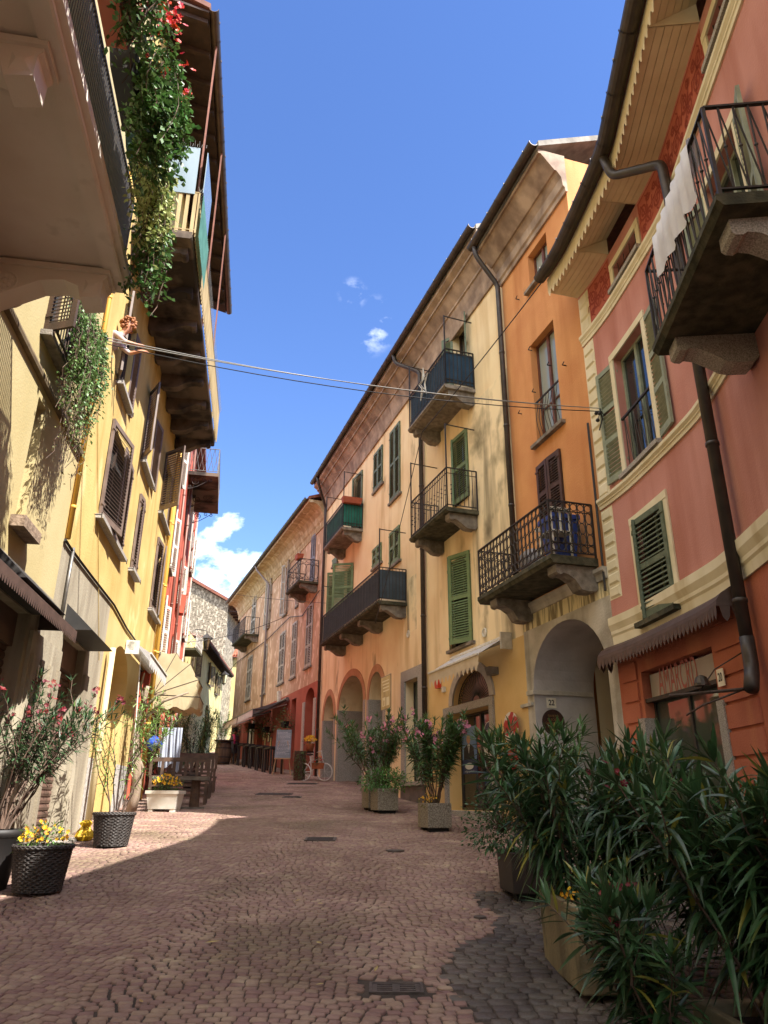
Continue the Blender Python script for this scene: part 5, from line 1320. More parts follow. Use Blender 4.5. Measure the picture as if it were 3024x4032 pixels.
def box_planter(name, label, c, w, l, h, yaw, m, taper=.0, wall_=.05, group=None, feet=True, cat='planter'):
    t = thing(name, label, cat, c, group); ca, sa = math.cos(yaw), math.sin(yaw); c = Vector(c)
    fn = lambda x, y, z: (c.x + x * ca - y * sa, c.y + x * sa + y * ca, c.z + z)
    mb = MB(fn=fn); z0 = .05 if feet else 0
    def ring(k, z): return [(-w / 2 * k, -l / 2 * k, z), (w / 2 * k, -l / 2 * k, z), (w / 2 * k, l / 2 * k, z), (-w / 2 * k, l / 2 * k, z)]
    o0, o1 = ring(1 - taper, z0), ring(1, h); q = 1 - 2 * wall_ / min(w, l); i1, i0 = ring(q, h), ring(q, h - .09)
    ids = [[mb.vt(p) for p in r] for r in (o0, o1, i1, i0)]
    for A, B in zip(ids, ids[1:]):
        for k in range(4): mb.face((A[k], A[(k + 1) % 4], B[(k + 1) % 4], B[k]))
    mb.face(ids[0][::-1])
    b = mb.build('box', m, t); bv = b.modifiers.new('bevel', 'BEVEL'); bv.width = .012; bv.segments = 2
    mb = MB(fn=fn); a = ring(q - .002, h - .06); mb.poly(a); mb.build('soil', M_soil, t)
    if feet:
        mb = MB(fn=fn)
        for y in (-l * .3, l * .3): mb.box(-w * .4, w * .4, y - .06, y + .06, -.06, z0)
        mb.build('foot', M_dark, t)
    return t
M_aggr = mat('washed_concrete', '#9a9182', '#6b6354', scale=55, lo=.4, hi=.6, rough=.9, bump=.7, bscale=70, detail=3, streak='#7a7048', sk=(.5, .75))
M_tro = mat('yellowed_concrete', '#948869', '#766b54', scale=4, stretch=(1, 1, .3), rough=.9, bump=.35, bscale=35, streak='#4a432f', sk=(.44, .62), patch='#3f3c28', pk=(.58, .68), pscale=3)

yawY = R(-18.5) * -1
# beside the yellow house
p2 = ground_at(1490, 3206)
dY = Vector(YF.map(1, 0, 0)) - Vector(YF.map(0, 0, 0)); nY = Vector(YF.map(0, 1, 0)) - Vector(YF.map(0, 0, 0))
def on_y(corner, w, l): return corner - dY * (l / 2) - nY * (w / 2) * 1.0 if False else corner - nY * (w / 2) - dY * (l / 2)
cP2 = on_y(ground_at(1487, 3206), .48, .52); cP2b = cP2 - dY * .58 + nY * .03
cP3 = on_y(ground_at(1686, 3279), .46, .5)
for c in (cP2, cP2b, cP3): c.z = gz(c.y)
box_planter('planter', 'square washed concrete planter of the green shrub, nearer of the touching pair', cP2, .48, .52, .5, yawY, M_aggr, group='washed concrete planters')
box_planter('planter', 'square washed concrete planter of the pink oleander, partly hidden behind another planter', cP2b, .48, .52, .5, yawY, M_aggr, group='washed concrete planters')
box_planter('planter', 'square washed concrete planter standing alone in front of the shop door', cP3, .46, .5, .46, yawY, M_aggr, group='washed concrete planters')
oleander('oleander', 'broad pink flowering oleander in front of the arches of the yellow house', cP2b + Vector((0, 0, .46)), 1.62, 20, .8, .17, .03, 11, fm=M_pinkf, nfl=.16, bare=.4, dens=.042, det=3, nb=3, group='oleanders in planters', fr=.04)
shrub('shrub', 'bushy bright green shrub spilling over the nearer planter of the pair', cP2 + Vector((0, 0, .6)), .5, 1700, .085, .03, 12, sq=(1.15, 1.1, .6), lm=mat('bright_shrub_leaf', '#5f8a44', '#4a7036', scale=3, rough=.5, island=.3, trans=.25))
oleander('oleander', 'upright pink flowering oleander in front of the shop door', cP3 + Vector((0, 0, .42)), 1.5, 19, .52, .18, .032, 13, fm=M_pinkf, nfl=.13, bare=.28, dens=.042, det=3, nb=3, group='oleanders in planters', fr=.04)
shrub('flowers', 'small yellow flowers at the foot of the oleander before the shop door', cP3 + Vector((-.1, -.1, .45)), .2, 160, .05, .02, 14, fm=M_yelf, nf=28, fr=.016, cat='flowers', lm=mat('olive_leaf', '#6f7030', '#57591f', scale=4, rough=.6, island=.2, trans=.2))
# dark planter, bush and oleander
cD = ground_at(2000, 3557); cD = Vector((cD.x + .3, cD.y + .32, gz(cD.y + .3)))
box_planter('planter', 'dark brown square planter under the bushes before the portal', cD, .56, .6, .44, R(6), mat('dark_planter', '#3a322d', '#2e2824', scale=4, rough=.7), taper=.06, group=None)
shrub('shrub', 'small leaved bush trailing over the left side of the dark brown planter', cD + Vector((-.28, -.02, .62)), .52, 1500, .055, .026, 15, lm=mat('myrtle_leaf', '#3f6238', '#305029', scale=3, rough=.45, island=.3, trans=.25), sq=(.85, .9, .85))
oleander('oleander', 'tall oleander with drooping leaves rising from the dark brown planter', cD + Vector((.12, 0, .42)), 1.22, 12, .5, .24, .03, 16, lm=M_leafd, bare=.22, det=5, nb=3, dens=.055, droop=.85, group='oleanders in planters')
# long trough in the foreground
ca, cb_ = ground_at(2130, 3765), ground_at(2290, 3958)
ct = (ca + cb_) / 2 + Vector((.23, 0, 0)); ct.z = gz(ct.y)
box_planter('trough', 'long yellowed concrete trough in the right foreground', ct, .44, (ca - cb_).length, .5, R(1.5), M_tro, taper=.05, feet=False, cat='planter')
oleander('oleander', 'dense dark oleander growing at the far end of the long trough', ct + Vector((.02, .3, .44)), 1.0, 13, .6, .26, .033, 21, lm=M_leaff, fm=M_redf, nfl=.06, bare=.12, det=4, nb=3, dens=.06, droop=.85, group='oleanders in planters', fr=.022)
oleander('oleander', 'dense dark oleander with red buds leaning to the right out of the trough', ct + Vector((.16, -.12, .44)), 1.0, 14, .85, .27, .034, 22, lm=M_leaff, fm=M_redf, nfl=.1, bare=.12, det=4, nb=3, dens=.06, droop=.85, dirn=(1, -.15), group='oleanders in planters', fr=.022)
shrub('flowers', 'little yellow star flowers at the edge of the long trough', ct + Vector((-.08, -.22, .48)), .16, 120, .05, .014, 23, fm=M_yelf, nf=22, fr=.016, cat='flowers')
cn = Vector((1.95, 4.15, gz(4.15)))
box_planter('trough', 'trough mostly below the frame under the nearest oleander', cn, .5, 1.0, .3, R(4), M_tro, feet=False, cat='planter')
oleander('oleander', 'nearest big oleander with long arching leaves at the right edge', cn + Vector((.05, .1, .26)), 1.25, 14, .5, .27, .035, 24, lm=M_leaff, fm=M_redf, nfl=.08, bare=.2, det=5, nb=3, dens=.06, droop=.85, group='oleanders in planters', fr=.02)
oleander('oleander', 'low oleander shoots reaching up from the bottom edge of the foreground', cn + Vector((-.52, .3, .1)), .72, 12, .85, .23, .032, 25, lm=M_leaff, fm=M_redf, nfl=.08, bare=.1, det=5, nb=2, dens=.06, droop=.4, group='oleanders in planters', fr=.018)
oleander('oleander', 'leafy oleander at the right behind the trough below the shop window', Vector((2.35, 5.9, gz(5.9) + .2)), 1.12, 12, .5, .26, .033, 26, lm=M_leaff, fm=M_redf, nfl=.08, bare=.15, det=4, nb=3, dens=.06, droop=.5, group='oleanders in planters', fr=.022)
# fallen leaves
mb = MB(); rnd = random.Random(5)
for k in range(16):
    x, y = rnd.uniform(-1.5, 1.6), rnd.uniform(5.2, 8.5)
    mb = MB(); leaf(mb, Vector((x, y, gz(y) + .018)), Vector((rnd.uniform(-1, 1), rnd.uniform(-1, 1), .1)), rnd.uniform(.06, .13), .02, .05, 4, rnd.uniform(-.4, .4))
    tag(mb.build('fallen_leaf', mat('fallen_leaf_colour', '#a89a5e', '#8a6a42', scale=9, rough=.7, island=.2), None, org=(x, y, gz(y))), 'small dry yellowish leaf lying on the cobbles in the foreground', 'leaf', 'dry leaves on the cobbles')

# ------------------------------------------------------------------ left side pots
def basket(label, c, r, h, seed):
    t = thing('basket_pot', label, 'plant pot', c, 'dark woven basket pots'); c = Vector(c); n = 120; rows = 20; prof = []
    for j in range(rows * 3 + 1):
        q = j / (rows * 3); prof.append((r * (.8 + .2 * q), .02 + (h - .02) * q))
    mb = MB(); mb.lathe(c, prof, n, cap=False, wob=lambda j, k: .004 * math.cos(j * 2 * math.pi / 3) + .003 * math.sin(k * 1.7 + j) + .008 * math.sin(2 * math.pi * k / 6 + math.pi * (j // 3)) * math.sin(math.pi * (j % 3) / 3 + .4))
    mb.lathe(c, [(r * .79, .02), (.01, .021)], 24, cap=False); mb.build('woven_side', mat('dark_wicker', '#423c39', '#2e2a28', scale=25, rough=.6, spec=.4), t)
    mb = MB()
    for s in range(2): mb.tube([(c.x + (r + .005) * math.cos(a), c.y + (r + .005) * math.sin(a), c.z + h + .012 * math.sin(a * 18 + s * math.pi)) for a in [2 * math.pi * k / 120 for k in range(120)]], .014, 5, closed=True)
    mb.build('plaited_rim', MATS['dark_wicker'], t)
    mb = MB(); mb.lathe(c, [(r * .97, h - .05), (.01, h - .03)], 24, cap=False); mb.build('soil', M_soil, t)
    return t
b1 = ground_at(125, 3540); b1 = Vector((b1.x - .08, b1.y + .28, gz(b1.y + .28)))
b2 = ground_at(435, 3346); b2 = Vector((b2.x - .1, b2.y + .28, gz(b2.y + .28)))
basket('dark basket pot with yellow flowers in the left foreground', b1, .3, .45, 1)
basket('dark basket pot at the edge of the sunlight, holding a pale oleander', b2, .3, .46, 2)
shrub('flowers', 'mound of yellow flowers in the left foreground basket', b1 + Vector((0, 0, .47)), .27, 420, .06, .02, 31, fm=M_yelf, nf=70, fr=.024, sq=(1, 1, .7), cat='flowers', lm=mat('fern_leaf', '#5a7636', '#456028', scale=4, rough=.5, island=.3, trans=.2))
b0 = b1 + Vector((-.6, .14, 0)); b0.z = gz(b0.y)
t = thing('plant_pot', 'tall dark pot at the left edge holding the red flowered oleander', 'plant pot', b0); mb = MB()
mb.lathe(b0, [(.19, 0), (.23, .26), (.26, .52), (.28, .54), (.28, .6), (.25, .6), (.24, .54), (.01, .53)], 24); mb.build('pot', mat('dark_pot', '#221f1e', rough=.6), t, smooth=True)
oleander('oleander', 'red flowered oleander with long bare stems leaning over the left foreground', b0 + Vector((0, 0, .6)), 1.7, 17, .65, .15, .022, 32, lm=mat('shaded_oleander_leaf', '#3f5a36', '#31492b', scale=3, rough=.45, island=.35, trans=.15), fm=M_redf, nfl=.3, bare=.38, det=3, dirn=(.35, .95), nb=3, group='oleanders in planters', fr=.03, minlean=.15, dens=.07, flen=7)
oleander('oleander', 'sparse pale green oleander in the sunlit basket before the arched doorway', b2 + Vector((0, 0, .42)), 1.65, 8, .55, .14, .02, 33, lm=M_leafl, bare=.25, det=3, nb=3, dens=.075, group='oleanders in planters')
# yellow wrapped plant by the wall
c = ground_at(330, 3310); c = Vector((c.x - .0, c.y, gz(c.y))); rnd = random.Random(3); mb = MB()
prof = [(.1, 0), (.14, .06), (.1, .14), (.05, .21), (.09, .26), (.03, .3)]
mb.lathe(c, prof, 16, wob=lambda j, k: .03 * math.sin(k * 2.3 + j) * (1 if j > 0 else .3))
tag(mb.build('wrapped_bundle', mat('yellow_paper', '#d9b21e', '#b58f12', scale=9, rough=.6), None, org=c), 'crumpled yellow wrapped bundle between the wall and the sunlit basket', 'bundle')
# white planter with marigolds
wp = (ground_at(570, 3200) + ground_at(690, 3197)) / 2 + Vector((.02, .2, 0)); wp.z = gz(wp.y)
t = thing('flower_trough', 'white plastic trough full of yellow and orange flowers', 'planter', wp)
fn = lambda x, y, z: (wp.x + x * .987 + y * .16, wp.y - x * .16 + y * .987, wp.z + z); mb = MB(fn=fn)
mb.hexa([(-.31, -.16, .05), (.31, -.16, .05), (.31, .16, .05), (-.31, .16, .05), (-.36, -.19, .36), (.36, -.19, .36), (.36, .19, .36), (-.36, .19, .36)])
for x0, x1 in ((-.3, -.2), (.2, .3)): mb.box(x0, x1, -.15, .15, -.03, .05)
b = mb.build('box', mat('white_plastic', '#d8d5cc', '#c9c5b8', scale=6, rough=.5), t)
mb = MB(fn=fn); mb.box(-.385, .385, -.21, .21, .361, .43); mb.build('rim', MATS['white_plastic'], t)
mb = MB(fn=fn); mb.poly([(-.36, -.19, .432), (.36, -.19, .432), (.36, .19, .432), (-.36, .19, .432)]); mb.build('soil', M_soil, t)
shrub('flowers', 'yellow and orange marigolds in the white trough', wp + Vector((0, 0, .5)), .36, 520, .06, .022, 34, fm=M_yelf, nf=75, fr=.03, sq=(1.05, .6, .6), cat='flowers', lm=MATS['fern_leaf'])

# ------------------------------------------------------------------ benches, plank table
M_bench = mat('bench_wood', '#5d4636', '#46342a', scale=7, stretch=(1, 1, 1), rough=.65, bump=.2)
def wall_frame(u, d0):   # local x out of the wall, y along the street
    o = Vector(LF.map(u, d0, 0)); ex = Vector(LF.map(u, d0 + 1, 0)) - o; ey = Vector(LF.map(u + 1, d0, 0)) - o
    return o, math.atan2(ex.y, ex.x)
def make_bench():
    t = thing('bench', 'wooden bench with an open panelled back', 'bench', (0, 0, 0), 'wooden benches outside the left bar'); W = 1.45
    mb = MB(); mb.box(0, W, .06, .5, .43, .47); mb.build('seat', M_bench, t)
    mb = MB(); mb.box(0, W, .0, .045, 1.0, 1.1); mb.box(.02, W - .02, .005, .04, .62, .68)
    for k in range(6): x = .0 + (W - .07) * k / 5; mb.box(x, x + .07, .002, .043, .681, .999)
    mb.build('backrest', M_bench, t)
    for x in (.03, W - .1):
        for y in (.0, .43): mb = MB(); mb.box(x, x + .07, y + .002, y + .06, -.12, .428 if y else .619); mb.build('leg', M_bench, t)
    mb = MB(); mb.box(.1, W - .1, .03, .06, .2, .27); mb.build('stretcher', M_bench, t)
    return t
bl_ = ['wooden bench directly behind the plank table', 'wooden bench in the middle of the row by the left bar', 'wooden bench farthest up the street by the left bar']
us_b = [LF.pix(602, 3060)[0] for _ in (0,)][0]
proto = make_bench()
for k, yy in enumerate((18.9, 20.6, 22.4)):
    o = proto if k == 0 else copy_tree(proto); u = (yy - 12.4) / math.cos(R(9.3)); p, a = wall_frame(u, .45)
    o.location = (p.x, p.y, gz(p.y)); o.rotation_euler.z = a; o['label'] = bl_[k]
p, a = wall_frame(5.75, .5); p.z = gz(p.y)
t = thing('plank_table', 'low thick plank table on a log stump beside the white flower trough', 'table', p); t.rotation_euler.z = a
def lb_(mb, name, m):
    o = mb.build(name, m, None, org=(0, 0, 0)); o.location = (0, 0, 0); o.parent = t; return o
mb = MB(); mb.box(.2, 1.45, -.2, .25, .62, .7); lb_(mb, 'tabletop', mat('grey_plank', '#6a6157', '#514a42', scale=7, rough=.8, bump=.2))
mb = MB(); mb.lathe((1.15, .03, -.02), [(.12, 0), (.11, .25), (.105, .64)], 12); lb_(mb, 'log_leg', mat('log', '#5f4734', '#46342a', scale=9, rough=.9, bump=.5))
mb = MB(); mb.tube([(.55, 0, .0), (.55, 0, .62)], .03, 8)
for k in range(3): mb.tube([(.55, 0, .22), (.55 + .2 * math.cos(k * 2.1), .2 * math.sin(k * 2.1), 0)], .02, 6)
lb_(mb, 'iron_leg', M_iron)
mb = MB(); mb.box(.75, 1.4, -.2, .25, -.06, .04); lb_(mb, 'base_plank', MATS['grey_plank'])

# ------------------------------------------------------------------ awnings on the left
M_canv = mat('cream_canvas', '#cdbf9a', '#bfb08a', scale=3, rough=.85, trans=.3)
uc0, zc0 = LF.pix(602.5, 2733.5); uc1 = uc0 + 1.75; Rr = 1.3
t = thing('dome_awning', 'rounded cream canvas awning with a wavy valance over the bar entrance', 'awning', LF.map((uc0 + uc1) / 2, .1, zc0))
NA = 5; mb = MB(F=LF); rib = MB(F=LF)
def cp(q, al, bow=0): return (uc0 + (uc1 - uc0) * q, Rr * math.cos(al), zc0 + Rr * math.sin(al))
ribs = [R(-2), R(20), R(43), R(66), R(92)]
def canopy_pt(i, s):   # hoop i, s from near pivot round to far pivot
    al = ribs[i]; r = Rr * (1 - .03 * 0)
    if s < .3: q = s / .3; return (uc0, r * math.cos(al) * q, zc0 + r * math.sin(al) * q)
    if s > .7: q = (1 - s) / .3; return (uc1, r * math.cos(al) * q, zc0 + r * math.sin(al) * q)
    return (uc0 + (uc1 - uc0) * (s - .3) / .4, r * math.cos(al), zc0 + r * math.sin(al))
SS = [0, .1, .2, .3, .38, .46, .54, .62, .7, .8, .9, 1]
for i in range(NA - 1):
    prev = None
    for f in (0, .33, .67, 1):
        row = []
        for s in SS:
            a = Vector(canopy_pt(i, s)); b = Vector(canopy_pt(i + 1, s)); p = a.lerp(b, f); sag = 1 - .07 * math.sin(math.pi * f)
            piv = Vector((p.x, 0, zc0)); p = piv + (p - piv) * sag; row.append(mb.vt(p))
        if prev:
            for k in range(len(SS) - 1): mb.face((prev[k], prev[k + 1], row[k + 1], row[k]))
        prev = row
    rib.tube([canopy_pt(i, s) for s in SS], .012, 5)
mb.build('canvas', M_canv, t, smooth=False); rib.build('hoop', mat('awning_frame', '#4d463d', rough=.5, metal=.3), t)
mb = MB(F=LF)
edge = [(uc0, d) for d in np.linspace(.02, Rr, 16)] + [(u, Rr) for u in np.linspace(uc0 + .05, uc1 - .05, 18)] + [(uc1, d) for d in np.linspace(Rr, .02, 16)]
prev = None
for k, (u, d) in enumerate(edge):
    zz = zc0 - .04; wv = .33 + .05 * math.cos(k * 2 * math.pi / 5.0); i = (mb.vt((u, d, zz)), mb.vt((u + .01 * math.sin(k), d + .03 * math.sin(k * .7), zz - wv)))
    if prev: mb.face((prev[0], i[0], i[1], prev[1]))
    prev = i
mb.build('valance', M_canv, t)
# small white roller awning with valance and crank pole
ua0, za0 = LF.pix(400 + 430 / 3.16, 2300 + 835 / 3.16, .25); ua1, za1 = LF.pix(400 + 715 / 3.16, 2300 + 1095 / 3.16, .35)
ua1 = max(ua1, ua0 + 1.6)
t = thing('roller_awning', 'half rolled white awning on a white cassette over the left shop door', 'awning', LF.map((ua0 + ua1) / 2, .1, za0))
mb = MB(F=LF); mb.tube([(ua0, .14, za0 + .12), (ua1, .14, za0 + .12)], .1, 10); mb.box(ua0, ua0 + .06, .02, .3, za0 - .06, za0 + .24); mb.build('cassette', M_white, t)
mb = MB(F=LF); mb.poly([(ua0 + .05, .2, za0 + .2), (ua1, .2, za0 + .2), (ua1, .55, za0 - .02), (ua0 + .05, .55, za0 - .02)]); scallop(LF, mb, ua0 + .05, ua1, .552, za0 - .02, .3, 10, 'wave'); mb.build('canvas', M_cloth_w, t)
mb = MB(F=LF); mb.bar((ua0 + .05, .56, za0 - .02), (ua1, .56, za0 - .02), .035); mb.build('front_bar', M_white, t)
mb = MB(F=LF); mb.tube([(ua0 + .35, .3, za0 + .05), (ua0 + .2, .45, gz(16) + .9)], .013, 6); mb.build('crank_pole', M_white, t)
# ------------------------------------------------------------------ people
def skin_body(name, joints, bones, parent, m, org, label=None):
    """one continuous surface grown over a skeleton: joints {k: (pos, radius)}, bones [(k, k)]"""
    ks = list(joints); ix = {k: i for i, k in enumerate(ks)}; o = Vector(org)
    me = bpy.data.meshes.new(name); me.from_pydata([tuple(Vector(joints[k][0]) - o) for k in ks], [(ix[a], ix[b]) for a, b in bones], [])
    ob = bpy.data.objects.new(name, me); COL.objects.link(ob); ob.modifiers.new('skin', 'SKIN')
    for i, k in enumerate(ks): me.skin_vertices[0].data[i].radius = (joints[k][1], joints[k][1])
    me.skin_vertices[0].data[0].use_root = True
    sb = ob.modifiers.new('sub', 'SUBSURF'); sb.levels = sb.render_levels = 2
    dg = bpy.context.evaluated_depsgraph_get(); m2 = bpy.data.meshes.new_from_object(ob.evaluated_get(dg))
    ob.modifiers.clear(); ob.data = m2; bpy.data.meshes.remove(me)
    m2.materials.clear(); m2.materials.append(m); m2.polygons.foreach_set('use_smooth', [True] * len(m2.polygons))
    ob.name = name
    if parent: ob.parent = parent
    else: ob.location = o
    ORG[ob.name] = o
    return ob
M_skin = mat('skin', '#c98f70', '#b97f62', scale=9, rough=.55)
M_skin2 = mat('brown_skin', '#7d5440', rough=.55)
# person leaning out of the upper window
o = lw['d']; hu, hz_ = LF.pix(510, 1288, .22); base = Vector(LF.map(hu, -.05, o['z0']))
mp = lambda u, d, z: Vector(LF.map(hu + u, d - .1, hz_ + z))
t = thing('person', 'person with curly reddish hair leaning out of an upper window of the left yellow house', 'person', base)
J = {'pelvis': (mp(-.02, -.25, -.72), .15), 'waist': (mp(-.02, -.12, -.55), .14), 'chest': (mp(0, .1, -.32), .16), 'neck': (mp(0, .22, -.14), .055), 'jaw': (mp(0, .3, -.06), .075), 'head': (mp(.0, .32, .03), .1), 'crown': (mp(0, .31, .1), .07),
     'shl': (mp(-.16, .14, -.26), .06), 'ell': (mp(-.16, .32, -.42), .045), 'wrl': (mp(.0, .5, -.36), .03), 'shr': (mp(.16, .14, -.26), .06), 'elr': (mp(.22, .34, -.42), .045), 'wrr': (mp(.16, .54, -.38), .03)}
bn = [('pelvis', 'waist'), ('waist', 'chest'), ('chest', 'neck'), ('neck', 'jaw'), ('jaw', 'head'), ('head', 'crown'), ('chest', 'shl'), ('shl', 'ell'), ('ell', 'wrl'), ('chest', 'shr'), ('shr', 'elr'), ('elr', 'wrr')]
for s, w in (('l', 'wrl'), ('r', 'wrr')):
    p = J[w][0]; J['pm' + s] = (p + Vector(LF.map(0, .07, 0)) - Vector(LF.map(0, 0, 0)), .03); bn.append((w, 'pm' + s))
    for f in range(5):
        q = J['pm' + s][0] + (Vector(LF.map(-.028 + .014 * f, .075 - .008 * abs(f - 2), -.02)) - Vector(LF.map(0, 0, 0))); J['f%s%d' % (s, f)] = (q, .009); bn.append(('pm' + s, 'f%s%d' % (s, f)))
bo = skin_body('body', J, bn, t, M_skin, base); bo.data.materials.append(mat('pale_shirt', '#b9a3a0', rough=.8))
for f_ in bo.data.polygons:
    w_ = f_.center + base; q_ = (w_ - mp(0, .25, 0)).dot(Vector(LF.map(0, 1, 0)) - Vector(LF.map(0, 0, 0)))
    if w_.z < hz_ - .17 and q_ < .1: f_.material_index = 1
rnd = random.Random(9); mb = MB(fn=lambda x, y, z: (x, y, z)); hc = mp(0, .29, .06)
for k in range(90):
    v = Vector((rnd.gauss(0, 1), rnd.gauss(0, 1), rnd.gauss(.35, .8))).normalized(); mb.ball(hc + v * rnd.uniform(.1, .15), rnd.uniform(.022, .036), 6, 4)
mb.build('curly_hair', mat('ginger_hair', '#9a6236', '#7d4a28', scale=20, rough=.7), t, smooth=True)
# woman standing behind the barrel
br = ground_at(875, 3010); br.z = gz(br.y)
def lathe_thing(name, label, cat, c, prof, m, n=20, smooth=True, group=None):
    mb = MB(); mb.lathe(c, prof, n); return tag(mb.build(name, m, None, org=c, smooth=smooth), label, cat, group)
t = thing('barrel', 'old wooden wine barrel standing as a table by the restaurant', 'barrel', br)
mb = MB(); mb.lathe(br, [(.33, 0), (.38, .2), (.42, .5), (.42, .62), (.38, .92), (.34, 1.12)], 24); mb.build('staves', mat('barrel_oak', '#6a543e', '#4d3b2b', scale=9, stretch=(1, 1, .15), rough=.8), t, smooth=True)
for z, r in ((.08, .352), (.34, .402), (.78, .402), (1.04, .362)): mb = MB(); mb.lathe(br, [(r + .003, z - .025), (r + .012, z - .025), (r + .012, z + .025), (r + .003, z + .025)], 24, cap=False); mb.build('hoop', M_iron, t)
mb = MB(); mb.lathe(br, [(.5, 1.122), (.5, 1.17), (.01, 1.171)], 24); mb.build('tabletop', M_bench, t)
pb_ = br + Vector((.35, 1.0, 0)); pb_.z = gz(pb_.y)
t = thing('person', 'person in a grey cardigan and pink scarf standing behind the barrel', 'person', pb_)
a = lambda x, y, z: pb_ + Vector((x, y, z))
J = {'pelvis': (a(0, 0, .9), .15), 'chest': (a(0, -.02, 1.25), .16), 'neck': (a(0, -.02, 1.44), .055), 'jaw': (a(0, -.05, 1.52), .07), 'head': (a(0, -.03, 1.6), .09), 'shl': (a(-.19, -.02, 1.34), .06), 'ell': (a(-.25, -.12, 1.1), .045), 'wrl': (a(-.14, -.32, 1.14), .03), 'hl': (a(-.08, -.38, 1.16), .035),
     'shr': (a(.19, -.02, 1.34), .06), 'elr': (a(.25, -.1, 1.1), .045), 'wrr': (a(.16, -.3, 1.12), .03), 'hr': (a(.1, -.36, 1.15), .035), 'kl': (a(-.1, -.02, .5), .075), 'al': (a(-.1, 0, .07), .05), 'tl': (a(-.1, -.14, .04), .04), 'kr': (a(.1, -.02, .5), .075), 'ar': (a(.1, 0, .07), .05), 'tr': (a(.1, -.14, .04), .04)}
skin_body('body', J, [('pelvis', 'chest'), ('chest', 'neck'), ('neck', 'jaw'), ('jaw', 'head'), ('chest', 'shl'), ('shl', 'ell'), ('ell', 'wrl'), ('wrl', 'hl'), ('chest', 'shr'), ('shr', 'elr'), ('elr', 'wrr'), ('wrr', 'hr'), ('pelvis', 'kl'), ('kl', 'al'), ('al', 'tl'), ('pelvis', 'kr'), ('kr', 'ar'), ('ar', 'tr')], t, M_skin2, pb_)
mb = MB(); mb.lathe(pb_, [(.2, .5), (.21, .8), (.2, 1.05), (.22, 1.25), (.2, 1.36), (.09, 1.43)], 14, wob=lambda j, k: .03 * abs(math.cos(k * 2 * math.pi / 14))); mb.build('cardigan', mat('grey_knit', '#5d5a66', rough=.9), t, smooth=True)
mb = MB(); mb.tube([a(-.1, -.12, 1.42), a(0, -.17, 1.38), a(.03, -.25, 1.2), a(.05, -.26, .95)], [.05, .06, .06, .05], 8); mb.build('scarf', mat('pink_scarf', '#d8488c', rough=.8), t, smooth=True)
mb = MB(); mb.ball(a(0, .0, 1.64), .1, 10, 7, (1, 1, 1)); mb.build('hair', mat('black_hair', '#1d1714', rough=.6), t, smooth=True)

# ------------------------------------------------------------------ restaurant front things
M_bar = mat('dark_table_wood', '#2f2723', '#251e1b', scale=6, rough=.5)
def make_bar():
    t = thing('bar_table', 'x', 'table', (0, 0, 0), 'dark bar tables along the red front')
    mb = MB(); mb.box(-.62, .62, -.3, .3, .96, 1.0); mb.build('tabletop', M_bar, t)
    for x in (-.56, .5):
        for y in (-.26, .2): mb = MB(); mb.box(x, x + .07, y, y + .07, -.15, .959); mb.build('leg', M_bar, t)
    return t
pr = make_bar(); e0, e1 = FF.pix(930, 2985, 1.3)[0], FF.pix(1085, 3035, 1.3)[0]
lab = ['dark bar table farthest up the street by the barrel', 'second dark bar table from the barrel', 'third dark bar table from the barrel', 'third dark bar table from the menu easel', 'second dark bar table from the menu easel', 'dark bar table directly beside the menu easel']
for k in range(6):
    o = pr if k == 0 else copy_tree(pr); u = e0 + (e1 - e0) * (k + .5) / 6; p = Vector(FF.map(u, 1.25, 0)); p.z = gz(p.y); o.location = p; o.rotation_euler.z = R(90 - 159); o['label'] = lab[k]
# menu easel
pe = ground_at(1108, 3052); pe.z = gz(pe.y); q = pe
t = thing('easel', 'pale wooden easel standing on the cobbles before the red restaurant', 'easel', q); a = lambda x, y, z: (q.x + x, q.y + y, q.z + z)
mb = MB(); mb.bar(a(-.36, 0, 0), a(-.17, .12, 1.3), .035); mb.bar(a(.36, 0, 0), a(.17, .12, 1.3), .035); mb.bar(a(0, .5, 0), a(0, .16, 1.3), .035); mb.box(q.x - .32, q.x + .32, q.y - .04, q.y + .06, q.z + .6, q.z + .65); mb.build('frame', mat('pale_wood', '#a58a66', rough=.7), t)
mb = MB(); fn = lambda x, z, e=0: (q.x + x * .7, q.y + .02 + (z - .73) * .1 - e, q.z + .655 + (z - .735) * .7); mb.hexa([fn(-.46, .735), fn(.46, .735), fn(.46, .735, -.02), fn(-.46, .735, -.02), fn(-.43, 2.3), fn(.43, 2.3), fn(.43, 2.3, -.02), fn(-.43, 2.3, -.02)])
mb.cur = 1; rnd = random.Random(4)
for k in range(17):
    z = 2.14 - k * .075; x = -.36; 
    while x < (.36 if k % 5 else .1):
        w = rnd.uniform(.03, .12); hgt = .012
        mb.poly([fn(x, z, .004), fn(min(x + w, .38), z + .006, .004), fn(min(x + w, .38), z + .006 + hgt, .004), fn(x, z + hgt, .004)]); x += w + .025
tag(mb.build('menu_board', [mat('slate_board', '#7d8a92', '#66727a', scale=3, rough=.6), mat('chalk', '#dfe3e4', rough=.9)], None, org=a(0, 0, .73)), 'grey blue chalk menu board resting on the easel', 'menu board')
